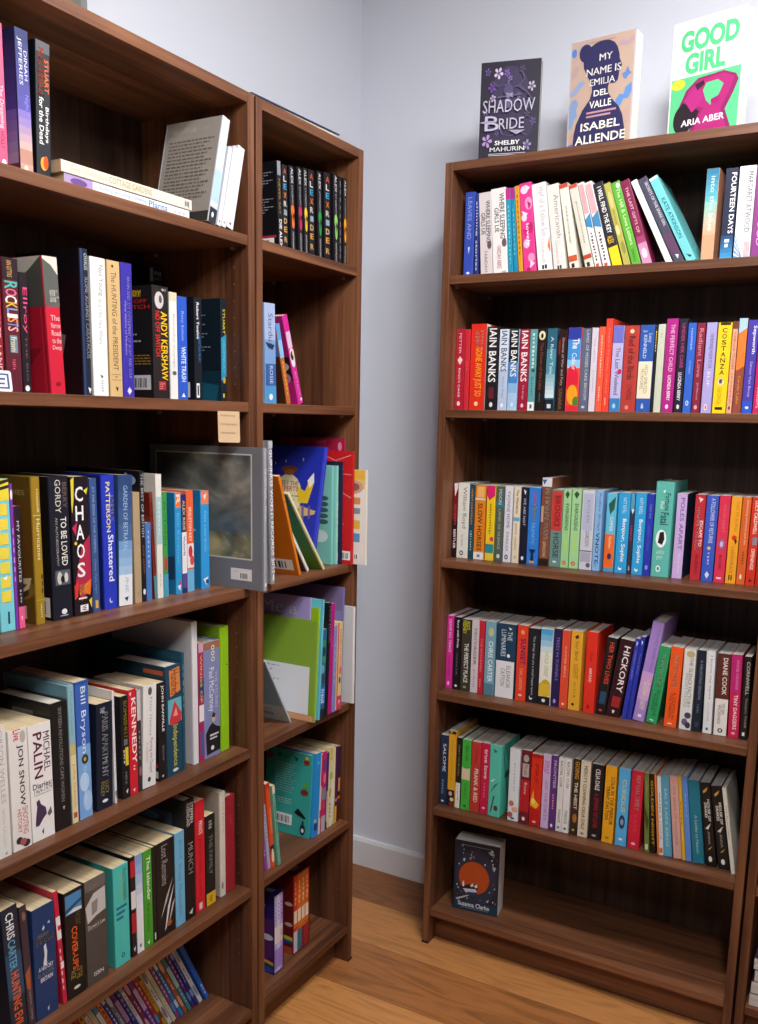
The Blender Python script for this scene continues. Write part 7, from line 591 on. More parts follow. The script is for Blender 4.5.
('A',.5746,.1253,.1034,.009,.233,.12,-.46,'22308a','p',[['d',9,.05,.7,.25,.75,'8aa0e0'],['o',.76,.9,.1,.9,'4aa0e0']],[],[],'navy picture paperback with spotted foot, sixteenth from right end, lowest shelf, wide left bookcase','thin picture paperbacks leaning on the lowest shelf of the wide left bookcase','picture_book',None),
('A',.5858,.1247,.1034,.0082,.2,.12,-.46,'d8dce0','p',[['r',.06,.16,.1,.9,'8aa0c0'],['d',6,.22,.6,.3,.7,'8aa0c0'],['r',.72,.84,.05,.95,'8aa0c0']],[],[],'slim white picture paperback with banded spine, fifteenth from right end, lowest shelf, wide left bookcase','thin picture paperbacks leaning on the lowest shelf of the wide left bookcase','picture_book',None),
('A',.5962,.124,.1034,.0106,.211,.12,-.46,'7a2a5a','p',[['o',.1,.3,.1,.9,'e0a0c0'],['d',4,.4,.6,.3,.7,'e0a0c0'],['o',.7,.9,.15,.85,'e0a0c0']],[],[],'plum picture paperback with spotted spine, lowest shelf, wide left bookcase','thin picture paperbacks leaning on the lowest shelf of the wide left bookcase','picture_book',None),
('A',.6092,.1233,.1034,.0098,.222,.12,-.46,'6a4aa8','p',[['r',.3,.62,0,1,'c8b8e8'],['d',4,.66,.9,.3,.7,'c8b8e8']],[],[],'violet picture paperback with two-tone spine, thirteenth from right end, lowest shelf, wide left bookcase','thin picture paperbacks leaning on the lowest shelf of the wide left bookcase','picture_book',None),
('A',.6213,.1227,.1034,.009,.233,.12,-.46,'b02848','p',[['d',9,.05,.7,.25,.75,'e0a0a8'],['o',.76,.9,.1,.9,'4aa0e0']],[],[],'crimson picture paperback with spotted foot, twelfth from right end, lowest shelf, wide left bookcase','thin picture paperbacks leaning on the lowest shelf of the wide left bookcase','picture_book',None),
('A',.6326,.122,.1034,.0082,.2,.12,-.46,'c89a2a','p',[['r',.06,.16,.1,.9,'7a4a1a'],['d',6,.22,.6,.3,.7,'7a4a1a'],['r',.72,.84,.05,.95,'7a4a1a']],[],[],'mustard picture paperback with banded spine, eleventh from right end, lowest shelf, wide left bookcase','thin picture paperbacks leaning on the lowest shelf of the wide left bookcase','picture_book',None),
('A',.6429,.1213,.1034,.0106,.211,.12,-.46,'e0dcd0','p',[['o',.1,.3,.1,.9,'8a7a9a'],['d',4,.4,.6,.3,.7,'8a7a9a'],['o',.7,.9,.15,.85,'8a7a9a']],[],[],'slim ivory picture paperback with spotted spine, tenth from right end, lowest shelf, wide left bookcase','thin picture paperbacks leaning on the lowest shelf of the wide left bookcase','picture_book',None),
('A',.656,.1207,.1034,.0098,.222,.12,-.46,'d8d4bc','p',[['r',.3,.62,0,1,'b8c8a0'],['d',4,.66,.9,.3,.7,'b8c8a0']],[],[],'cream picture paperback with two-tone spine, ninth from right end, lowest shelf, wide left bookcase','thin picture paperbacks leaning on the lowest shelf of the wide left bookcase','picture_book',None),
('A',.6681,.12,.1034,.009,.233,.12,-.46,'8a4a8a','p',[['d',9,.05,.7,.25,.75,'d8a8d0'],['o',.76,.9,.1,.9,'4aa0e0']],[],[],'mauve picture paperback with spotted foot, lowest shelf, wide left bookcase','thin picture paperbacks leaning on the lowest shelf of the wide left bookcase','picture_book',None),
('A',.6793,.1193,.1034,.0082,.2,.12,-.46,'2a8ad8','p',[['r',.06,.16,.1,.9,'d8ecf8'],['d',6,.22,.6,.3,.7,'d8ecf8'],['r',.72,.84,.05,.95,'d8ecf8']],[],[],'azure picture paperback with banded spine, lowest shelf, wide left bookcase','thin picture paperbacks leaning on the lowest shelf of the wide left bookcase','picture_book',None),
('A',.6897,.1187,.1034,.0106,.211,.12,-.46,'a85a3a','p',[['o',.1,.3,.1,.9,'e0b090'],['d',4,.4,.6,.3,.7,'e0b090'],['o',.7,.9,.15,.85,'e0b090']],[],[],'copper picture paperback with spotted spine, lowest shelf, wide left bookcase','thin picture paperbacks leaning on the lowest shelf of the wide left bookcase','picture_book',None),
('A',.7027,.118,.1034,.0098,.222,.12,-.46,'3a8a9a','p',[['r',.3,.62,0,1,'a8d8d8'],['d',4,.66,.9,.3,.7,'a8d8d8']],[],[],'teal picture paperback with two-tone spine, lowest shelf, wide left bookcase','thin picture paperbacks leaning on the lowest shelf of the wide left bookcase','picture_book',None),
('A',.7149,.1173,.1034,.009,.233,.12,-.46,'5a2a78','p',[['d',9,.05,.7,.25,.75,'b890d0'],['o',.76,.9,.1,.9,'4aa0e0']],[],[],'deep purple picture paperback with spotted foot, fourth from right end, lowest shelf, wide left bookcase','thin picture paperbacks leaning on the lowest shelf of the wide left bookcase','picture_book',None),
('A',.7261,.1167,.1034,.0082,.2,.12,-.46,'22308a','p',[['r',.06,.16,.1,.9,'8aa0e0'],['d',6,.22,.6,.3,.7,'8aa0e0'],['r',.72,.84,.05,.95,'8aa0e0']],[],[],'navy picture paperback with banded spine, third from right end, lowest shelf, wide left bookcase','thin picture paperbacks leaning on the lowest shelf of the wide left bookcase','picture_book',None),
('A',.7364,.116,.1034,.0106,.211,.12,-.46,'d8dce0','p',[['o',.1,.3,.1,.9,'8aa0c0'],['d',4,.4,.6,.3,.7,'8aa0c0'],['o',.7,.9,.15,.85,'8aa0c0']],[],[],'slim white picture paperback with spotted spine, second from right end, lowest shelf, wide left bookcase','thin picture paperbacks leaning on the lowest shelf of the wide left bookcase','picture_book',None),
('A',.7535,.112,.1034,.012,.26,.14,-.45,'2a6ad0','h',[['d',3,.8,.95,.3,.7,'e0e8f8']],[],[['r',0,1,0,1,'2458b0'],['o',.4,.7,.3,.7,'7ab0e8']],'large blue book leaning at the right end of thin picture paperbacks, lowest left shelf','thin picture paperbacks leaning on the lowest shelf of the wide left bookcase','picture_book',None),
('B',.107,.037,.1056,.01081,.196,.124,0,'b8b0e0','p',[['r',.4,.62,.1,.9,'e8e4e0'],['d',5,.1,.35,.3,.7,'8a80c0'],['r',.7,.95,0,1,'a080d0']],[],[],'lilac slim book in purple slipcase, left of three with rainbow box','lilac books in the purple slipcase','slim_paperback',None),
('B',.1184,.037,.1056,.01081,.196,.124,0,'d0d0e4','p',[['r',.4,.62,.1,.9,'e8dcd8'],['d',5,.1,.35,.3,.7,'6a70b0'],['r',.7,.95,0,1,'9a86d8']],[],[],'whitish slim book in purple slipcase, middle of the three','lilac books in the purple slipcase','slim_paperback',None),
('B',.1298,.037,.1056,.01081,.196,.124,0,'c0a0d8','p',[['r',.4,.62,.1,.9,'e0d8cc'],['o',.46,.56,.3,.7,'a0a0b0'],['d',5,.1,.35,.3,.7,'7a60b0'],['r',.7,.95,0,1,'a878c8']],[],[],'mauve slim book in purple slipcase, right of the three','lilac books in the purple slipcase','slim_paperback',None),
('B',.1981,.046,.1056,.01597,.2031,.124,0,'c83a22','p',[['r',.45,.62,.1,.9,'e8d8b8'],['d',5,.08,.4,.3,.7,'e8a06a'],['r',.64,.67,0,1,'d87a2a'],['r',.72,1,0,1,'d8c8d8']],[],[],'red slim book with lavender foot, leftmost in the dark red slipcase','red and orange books in the dark red slipcase','slim_paperback',None),
('B',.2147,.046,.1056,.01597,.2031,.124,0,'d8641e','p',[['r',.45,.62,.1,.9,'f0e0c8'],['d',5,.08,.4,.3,.7,'f0c07a'],['r',.64,.67,0,1,'d87a2a'],['r',.72,1,0,1,'2a7a8a']],[],[],'orange slim book with teal foot, second in the dark red slipcase','red and orange books in the dark red slipcase','slim_paperback',None),
('B',.2313,.046,.1056,.01597,.2031,.124,0,'c8702a','p',[['r',.45,.62,.1,.9,'e8d8b8'],['d',5,.08,.4,.3,.7,'e8c890'],['r',.64,.67,0,1,'d87a2a'],['r',.72,1,0,1,'8a2a44']],[],[],'brown-orange slim book with wine foot, third in the dark red slipcase','red and orange books in the dark red slipcase','slim_paperback',None),
('B',.2478,.046,.1056,.01597,.2031,.124,0,'d05a26','p',[['r',.45,.62,.1,.9,'f0e0c8'],['d',5,.08,.4,.3,.7,'f0b87a'],['r',.64,.67,0,1,'d87a2a'],['r',.72,1,0,1,'b02a2a']],[],[],'deep orange slim book with red foot, rightmost in the dark red slipcase','red and orange books in the dark red slipcase','slim_paperback',None)
]

# face-out and special books: case, position (u, v, w), yaw, thickness, height, width, colour, kind, spine, left, right, label, name, lean back, lying
SPECIAL = [
{'case':'C','pos':(.06795,.04734,2.0202),'yaw':-1.3461,'t':.022,'h':.215,'wd':.139,'col':'242030','k':'p','dec':[],'L':[],'R':[['r',0,1,0,1,'262232'],['o',.05,.5,.2,.8,'3a3350'],['o',.45,.85,.1,.9,'322c46'],['p',[(.1232,.1046),(.1471,.1153),(.1558,.1304),(.1463,.1383),(.1326,.14),(.1214,.126)],'5a4a80'],['p',[(.1154,.1038),(.1096,.1248),(.09385,.1359),(.08132,.1313),(.07495,.1217),(.08861,.1091)],'5a4a80'],['p',[(.114,.09773),(.08652,.09996),(.06806,.09174),(.06979,.08106),(.07951,.07339),(.09923,.07958)],'5a4a80'],['p',[(.1209,.09484),(.1097,.07522),(.114,.05903),(.1276,.05701),(.14,.06183),(.1386,.07832)],'5a4a80'],['p',[(.1266,.09908),(.1471,.08473),(.1683,.08293),(.1749,.09237),(.1729,.103),(.1522,.107)],'5a4a80'],['o',.091,.109,.108,.132,'4a3a6a'],['p',[(.4359,.1166),(.4119,.1116),(.3998,.1),(.4057,.09148),(.417,.08748),(.431,.09763)],'7a5aa8'],['p',[(.4429,.1159),(.4416,.0966),(.452,.08409),(.4643,.0858),(.4727,.09296),(.4646,.1064)],'7a5aa8'],['p',[(.4459,.1209),(.4691,.114),(.4876,.1178),(.4893,.1274),(.4832,.1358),(.4642,.134)],'7a5aa8'],['p',[(.4407,.1247),(.4564,.1397),(.4574,.1545),(.4462,.1588),(.434,.1568),(.4304,.1422)],'7a5aa8'],['p',[(.4345,.122),(.421,.1382),(.4032,.1436),(.3945,.1366),(.3931,.1269),(.4099,.1197)],'7a5aa8'],['o',.1119,.1281,.4292,.4508,'4a3a6a'],['p',[(.785,.4535),(.8121,.4574),(.8269,.4693),(.8213,.4792),(.8092,.4844),(.7925,.4741)],'4e4470'],['p',[(.7773,.4547),(.7809,.476),(.7709,.4906),(.7571,.4896),(.747,.4822),(.7544,.4667)],'4e4470'],['p',[(.7733,.4494),(.7485,.4587),(.7275,.4558),(.7245,.4453),(.7304,.4355),(.7516,.4362)],'4e4470'],['p',[(.7786,.4449),(.7596,.4294),(.7567,.413),(.7686,.4075),(.7823,.4088),(.7881,.4247)],'4e4470'],['p',[(.7858,.4474),(.7989,.4285),(.8181,.4213),(.8284,.4284),(.8311,.439),(.8134,.4482)],'4e4470'],['o',.441,.459,.768,.792,'4a3a6a'],['p',[(.1042,.5041),(.1301,.5113),(.1422,.525),(.1347,.534),(.1217,.5376),(.1073,.5254)],'6a5090'],['p',[(.0963,.5043),(.09547,.5258),(.08253,.5389),(.06915,.5362),(.06068,.5276),(.0712,.5133)],'6a5090'],['p',[(.09355,.4986),(.06705,.5046),(.047,.4991),(.04625,.4884),(.05404,.4795),(.07487,.4828)],'6a5090'],['p',[(.09971,.4948),(.08417,.4771),(.08471,.4605),(.09762,.4566),(.1109,.4597),(.1133,.4761)],'6a5090'],['p',[(.1063,.4982),(.1232,.4812),(.1435,.4765),(.1523,.4848),(.1527,.4956),(.1333,.5024)],'6a5090'],['o',.491,.509,.088,.112,'4a3a6a'],['p',[(.8984,.6251),(.9068,.6455),(.9002,.6612),(.8864,.6621),(.8748,.6563),(.8785,.64)],'564878'],['p',[(.8933,.6204),(.8709,.6329),(.8497,.6329),(.8443,.623),(.8479,.6125),(.8689,.6103)],'564878'],['p',[(.8975,.6152),(.8752,.6025),(.8687,.5867),(.8792,.5797),(.893,.5791),(.9023,.594)],'564878'],['p',[(.9051,.6167),(.9138,.5963),(.931,.5865),(.9428,.5922),(.9478,.6022),(.9325,.6136)],'564878'],['p',[(.9057,.6228),(.9333,.6229),(.9505,.6326),(.9473,.6431),(.9365,.6499),(.9178,.6421)],'564878'],['o',.611,.629,.888,.912,'4a3a6a'],['p',[(.2952,.7218),(.2832,.7362),(.2673,.741),(.2596,.7348),(.2584,.7263),(.2732,.7198)],'5a4a80'],['p',[(.2963,.717),(.275,.7126),(.2642,.7023),(.2694,.6947),(.2795,.6911),(.2919,.7001)],'5a4a80'],['p',[(.3026,.7163),(.3014,.6992),(.3105,.688),(.3214,.6895),(.3289,.6959),(.3218,.7079)],'5a4a80'],['p',[(.3053,.7208),(.3259,.7146),(.3423,.7179),(.3439,.7264),(.3384,.7339),(.3215,.7324)],'5a4a80'],['p',[(.3007,.7241),(.3146,.7375),(.3156,.7507),(.3057,.7544),(.2948,.7527),(.2915,.7398)],'5a4a80'],['o',.7128,.7272,.2904,.3096,'4a3a6a'],['p',[(.2915,.1231),(.2706,.1484),(.2428,.1568),(.2294,.146),(.2271,.131),(.2531,.1197)],'c4b4d2'],['p',[(.2936,.1147),(.2562,.107),(.2373,.08909),(.2464,.07578),(.264,.06951),(.2859,.08524)],'c4b4d2'],['p',[(.3045,.1136),(.3024,.08359),(.3184,.06408),(.3375,.0667),(.3506,.0778),(.3381,.09882)],'c4b4d2'],['p',[(.3092,.1214),(.3453,.1105),(.3741,.1163),(.3768,.1313),(.3673,.1444),(.3377,.1417)],'c4b4d2'],['p',[(.3012,.1272),(.3256,.1505),(.3274,.1737),(.3099,.1803),(.2909,.1773),(.2851,.1546)],'c4b4d2'],['o',.1074,.1326,.2832,.3168,'4a3a6a'],['p',[(.1982,.2661),(.2088,.2905),(.2013,.3095),(.1848,.3107),(.1707,.3039),(.1748,.2843)],'6a4a9a'],['p',[(.192,.2605),(.1654,.2759),(.1399,.2763),(.1333,.2644),(.1373,.2519),(.1625,.2488)],'6a4a9a'],['p',[(.1969,.2542),(.1698,.2394),(.1615,.2206),(.174,.212),(.1905,.2111),(.202,.2288)],'6a4a9a'],['p',[(.2061,.2559),(.2159,.2313),(.2363,.2194),(.2506,.2259),(.2569,.2379),(.2388,.2519)],'6a4a9a'],['p',[(.2069,.2632),(.24,.2629),(.2609,.2743),(.2573,.2869),(.2446,.2953),(.2219,.2862)],'6a4a9a'],['o',.2492,.2708,.1856,.2144,'4a3a6a'],['p',[(.8609,.2762),(.8815,.2964),(.8826,.3162),(.8676,.3217),(.8514,.319),(.8468,.2995)],'b0a4c0'],['p',[(.8527,.2726),(.8343,.294),(.8105,.301),(.7991,.2916),(.7974,.2788),(.8198,.2693)],'b0a4c0'],['p',[(.8546,.2654),(.8227,.2585),(.8067,.243),(.8147,.2316),(.8299,.2264),(.8484,.2401)],'b0a4c0'],['p',[(.864,.2646),(.8626,.2388),(.8766,.2222),(.8929,.2247),(.904,.2343),(.893,.2522)],'b0a4c0'],['p',[(.8679,.2712),(.8989,.2623),(.9235,.2675),(.9256,.2803),(.9173,.2915),(.892,.2889)],'b0a4c0'],['o',.2592,.2808,.8456,.8744,'4a3a6a'],['p',[(.2176,.3743),(.2212,.3934),(.2124,.4066),(.2,.4058),(.1908,.3993),(.1972,.3853)],'b8a8c8'],['p',[(.214,.3696),(.1917,.3781),(.1729,.3757),(.17,.3663),(.1751,.3575),(.1942,.3579)],'b8a8c8'],['p',[(.2187,.3654),(.2013,.3516),(.1984,.3369),(.2091,.3319),(.2215,.3329),(.2269,.3472)],'b8a8c8'],['p',[(.2252,.3676),(.2367,.3505),(.2538,.3438),(.2632,.3501),(.2658,.3596),(.25,.368)],'b8a8c8'],['p',[(.2245,.3731),(.249,.3763),(.2625,.3869),(.2576,.3958),(.2468,.4007),(.2317,.3916)],'b8a8c8'],['o',.3619,.3781,.2092,.2308,'4a3a6a'],['p',[(.1433,.8079),(.1769,.8302),(.1851,.8559),(.1673,.8661),(.1452,.8658),(.1326,.8413)],'a88ac0'],['p',[(.1313,.8049),(.1145,.8366),(.08563,.8506),(.0676,.8406),(.06108,.8242),(.08725,.8073)],'a88ac0'],['p',[(.1314,.7951),(.08731,.7925),(.06129,.7754),(.06794,.759),(.08606,.7491),(.1148,.7632)],'a88ac0'],['p',[(.1433,.7921),(.1329,.7587),(.1457,.7342),(.1679,.734),(.1856,.7444),(.1772,.77)],'a88ac0'],['p',[(.1507,.8),(.1883,.782),(.2222,.7839),(.2293,.8002),(.2221,.8165),(.1882,.8182)],'a88ac0'],['o',.7856,.8144,.1208,.1592,'4a3a6a'],['p',[(.824,.866),(.8547,.8804),(.8656,.9002),(.8531,.9102),(.8353,.9123),(.821,.8938)],'8a80a8'],['p',[(.8139,.8648),(.8058,.892),(.785,.9062),(.7688,.9),(.7608,.8875),(.7789,.8712)],'8a80a8'],['p',[(.8122,.8569),(.7765,.8594),(.7527,.8484),(.7553,.8345),(.7681,.8247),(.7936,.8331)],'8a80a8'],['p',[(.8213,.8533),(.8073,.8276),(.8134,.8066),(.8311,.8042),(.8471,.8107),(.8447,.8321)],'8a80a8'],['p',[(.8286,.8589),(.8557,.8406),(.8832,.8386),(.8916,.851),(.8886,.8648),(.8617,.8697)],'8a80a8'],['o',.8483,.8717,.8044,.8356,'4a3a6a'],['p',[(.7067,.1001),(.7304,.08907),(.7516,.09047),(.7558,.1007),(.7511,.1109),(.7299,.1117)],'4a4264'],['p',[(.702,.105),(.7228,.1191),(.7276,.1352),(.7164,.1415),(.7025,.1412),(.6949,.1257)],'4a4264'],['p',[(.6945,.103),(.6837,.1227),(.6655,.1313),(.6543,.1249),(.6504,.1146),(.667,.1042)],'4a4264'],['p',[(.6946,.09687),(.6672,.09495),(.6511,.08413),(.6554,.07391),(.6668,.06783),(.6847,.07685)],'4a4264'],['p',[(.7022,.09507),(.696,.07414),(.7043,.0589),(.7181,.05895),(.7291,.06553),(.7236,.0815)],'4a4264'],['o',.091,.109,.688,.712,'4a3a6a'],['p',[(.499,.1764),(.4856,.1656),(.4834,.1542),(.4918,.1503),(.5014,.1512),(.5055,.1623)],'7a70a0'],['p',[(.5041,.1782),(.5131,.1649),(.5265,.1598),(.5338,.1647),(.5357,.1721),(.5234,.1786)],'7a70a0'],['p',[(.5035,.1824),(.5225,.185),(.5329,.1933),(.5291,.2003),(.5207,.204),(.5089,.1969)],'7a70a0'],['p',[(.4981,.1833),(.5008,.1982),(.4939,.2085),(.4842,.2078),(.4771,.2027),(.4822,.1918)],'7a70a0'],['p',[(.4953,.1796),(.478,.1862),(.4633,.1843),(.4611,.1769),(.4652,.1701),(.48,.1704)],'7a70a0'],['o',.1737,.1863,.4916,.5084,'4a3a6a'],['p',[(.6549,.3583),(.667,.3439),(.6829,.3392),(.6905,.3454),(.6917,.354),(.6768,.3604)],'6a6090'],['p',[(.6536,.3631),(.6749,.3676),(.6856,.3779),(.6803,.3855),(.6702,.389),(.6578,.3799)],'6a6090'],['p',[(.6474,.3636),(.6484,.3808),(.6391,.3919),(.6282,.3903),(.6208,.3839),(.6281,.372)],'6a6090'],['p',[(.6447,.3592),(.6241,.3653),(.6077,.3618),(.6062,.3533),(.6117,.3458),(.6286,.3475)],'6a6090'],['p',[(.6494,.3559),(.6356,.3425),(.6347,.3292),(.6447,.3255),(.6555,.3273),(.6587,.3403)],'6a6090'],['o',.3528,.3672,.6404,.6596,'4a3a6a'],['p',[(.8037,.5537),(.8269,.5605),(.8375,.573),(.8306,.581),(.8188,.5841),(.8061,.573)],'4a4264'],['p',[(.7966,.5539),(.7954,.5732),(.7835,.5848),(.7715,.5822),(.7641,.5744),(.7738,.5616)],'4a4264'],['p',[(.7942,.5487),(.7703,.5538),(.7523,.5486),(.7519,.5389),(.759,.531),(.7777,.5342)],'4a4264'],['p',[(.7998,.5453),(.7862,.5292),(.787,.5143),(.7987,.511),(.8106,.5138),(.8124,.5286)],'4a4264'],['p',[(.8057,.5484),(.8212,.5334),(.8396,.5294),(.8473,.537),(.8475,.5467),(.8299,.5526)],'4a4264'],['o',.5419,.5581,.7892,.8108,'4a3a6a'],['p',[(.188,.2),(.212,.2),(.312,.26),(.288,.26)],'565074'],['p',[(.288,.26),(.312,.26),(.432,.24),(.408,.24)],'565074'],['p',[(.408,.24),(.432,.24),(.512,.3),(.488,.3)],'565074'],['p',[(.488,.3),(.512,.3),(.632,.26),(.608,.26)],'565074'],['p',[(.608,.26),(.632,.26),(.762,.32),(.738,.32)],'565074'],['p',[(.11,.6),(.13,.6),(.21,.68),(.19,.68)],'5e5880'],['p',[(.19,.68),(.21,.68),(.35,.66),(.33,.66)],'5e5880'],['p',[(.33,.66),(.35,.66),(.41,.74),(.39,.74)],'5e5880'],['p',[(.39,.74),(.41,.74),(.56,.76),(.54,.76)],'5e5880'],['p',[(.54,.76),(.56,.76),(.71,.72),(.69,.72)],'5e5880'],['p',[(.69,.72),(.71,.72),(.81,.76),(.79,.76)],'5e5880'],['p',[(.688,.12),(.712,.12),(.752,.2),(.728,.2)],'4e4868'],['p',[(.728,.2),(.752,.2),(.672,.26),(.648,.26)],'4e4868'],['p',[(.648,.26),(.672,.26),(.812,.34),(.788,.34)],'4e4868'],['p',[(.788,.34),(.812,.34),(.912,.42),(.888,.42)],'4e4868'],['p',[(.46,.2),(.49,.2),(.52,.48),(.44,.48)],'5a5478'],['p',[(.3,.36),(.7,.34),(.7,.355),(.3,.375)],'5a5478'],['o',.24,.36,.4,.56,'4a4468'],['h','THE',.33,.37,.44,.56,'b8b4c8',0],['h','SHADOW',.39,.52,.06,.93,'b4b0c4',0],['h','B',.55,.7,.1,.34,'b4b0c4',0],['h','RIDE',.58,.69,.34,.76,'b4b0c4',0],['o',.6,.625,.02,.3,'9a96ac'],['p',[(.5,.7),(.78,.71),(.64,.75)],'9a96ac'],['h','SHELBY',.805,.85,.28,.7,'eeeef2',1],['h','MAHURIN',.87,.915,.2,.78,'eeeef2',1],['e',2,.935,.965,.18,.8,'b0aec0']],'label':'dark purple face-out novel with pale flowers, leftmost on top of the right bookcase','name':'paperback','group':'face-out books on top of the right bookcase','page':'w'},
{'case':'C','pos':(.2877,.07978,2.0202),'yaw':-1.6845,'t':.04,'h':.226,'wd':.1505,'col':'b8b0b4','k':'p','dec':[],'L':[],'R':[['r',0,1,0,1,'b39a8a'],['p',[(0,.58),(.06,.53),(.12,.52),(.16,.57),(.13,.62),(.15,.68),(.1,.72),(.07,.79),(.02,.8),(0,.74)],'7890b8'],['o',.06,.14,.02,.1,'4a78c0'],['p',[(0,.47),(.08,.43),(.14,.38),(.22,.36),(.26,.39),(.18,.43),(.12,.48),(.04,.5)],'8496bc'],['p',[(.74,.6),(.8,.55),(.86,.56),(.88,.5),(.97,.46),(.98,.54),(.93,.6),(.86,.6),(.83,.65),(.76,.66)],'5a86c0'],['p',[(.82,.37),(.87,.36),(.9,.31),(.93,.36),(.97,.38),(.91,.4),(.88,.43),(.84,.41)],'5a7cb4'],['p',[(0,.95),(.08,.93),(.12,.96),(.1,.999),(0,.999)],'4a68a4'],['p',[(.72,.1),(.8,.07),(.86,.09),(.97,.05),(.97,.1),(.88,.13),(.8,.12)],'a8909a'],['p',[(.02,.28),(.1,.22),(.16,.24),(.1,.32),(.03,.34)],'ab9290'],['p',[(.84,.72),(.96,.66),(.97,.8),(.9,.84)],'b29488'],['p',[(.05,.86),(.1,.82),(.12,.92),(.06,.94)],'b09086'],['p',[(.14,.05),(.3,.03),(.26,.06),(.16,.08)],'8f98b0'],['p',[(.1,.2),(.16,.1),(.2,.12),(.14,.24)],'b89a96'],['o',.04,.2,.14,.34,'2c2a54'],['p',[(.3,.08),(.39,.05),(.5,.035),(.6,.045),(.68,.075),(.73,.12),(.765,.19),(.77,.23),(.815,.29),(.8,.305),(.775,.31),(.785,.335),(.77,.35),(.775,.37),(.76,.42),(.72,.44),(.63,.435),(.615,.47),(.625,.52),(.7,.59),(.8,.66),(.86,.74),(.9,.86),(.91,.999),(.1,.999),(.11,.86),(.14,.76),(.23,.64),(.34,.55),(.37,.48),(.36,.42),(.29,.34),(.22,.25),(.21,.16)],'2c2a54'],['h','MY',.155,.215,.46,.66,'f0ece4',1],['h','NAME IS',.27,.335,.27,.8,'f0ece4',1],['h','EMILIA',.37,.43,.33,.72,'f0ece4',1],['h','DEL',.475,.53,.4,.62,'f0ece4',1],['h','VALLE',.57,.635,.34,.68,'f0ece4',1],['e',2,.665,.735,.3,.76,'b88a94'],['h','ISABEL',.76,.835,.22,.83,'f0e8d4',1],['h','ALLENDE',.875,.955,.14,.92,'f0e8d4',1],['e',1,.035,.045,.3,.7,'a07a6a']],'label':'tan face-out novel with dark blue woman silhouette, middle one on top of the right bookcase','name':'paperback','group':'face-out books on top of the right bookcase','page':'b'},
{'case':'C','pos':(.5122,.07837,2.0202),'yaw':-1.8212,'t':.03,'h':.228,'wd':.1568,'col':'dfe2dc','k':'p','dec':[],'L':[],'R':[['r',0,1,0,1,'e4e4de'],['r',.485,1,0,.98,'58bb80'],['h','GOOD',.085,.27,.12,.92,'4fba7c',2],['h','GIRL',.285,.465,.2,.76,'4fba7c',2],['o',.49,.58,.02,.22,'c8d83a'],['o',.51,.56,.05,.17,'e0c83a'],['p',[(.24,.6),(.4,.515),(.75,.5),(.92,.55),(.96,.6),(.9,.7),(.8,.83),(.9,1),(.3,1),(.34,.9),(.2,.9),(.1,.8),(.2,.66)],'86205c'],['p',[(.28,.6),(.44,.53),(.76,.52),(.9,.57),(.86,.66),(.74,.82),(.84,1),(.38,1),(.42,.86),(.5,.78),(.34,.74),(.24,.68)],'a3246c'],['p',[(.48,.63),(.52,.57),(.68,.565),(.76,.61),(.7,.7),(.62,.72),(.6,.77),(.53,.72)],'58bb80'],['o',.72,.98,.08,.36,'241a22'],['p',[(.1,.8),(.2,.7),(.38,.76),(.44,.8),(.38,.92),(.2,.97)],'241a22'],['p',[(.22,.68),(.4,.58),(.5,.68),(.42,.76),(.34,.8)],'a92876'],['p',[(.36,.565),(.48,.54),(.5,.58),(.4,.62)],'3a1a2c'],['p',[(.6,.72),(.72,.7),(.7,.76),(.6,.75)],'9a1a6a'],['h','ARIA ABER',.855,.91,.2,.8,'f4eef0',1]],'label':'white and mint face-out novel with magenta figure, rightmost on top of the right bookcase','name':'paperback','group':'face-out books on top of the right bookcase','page':'b'},
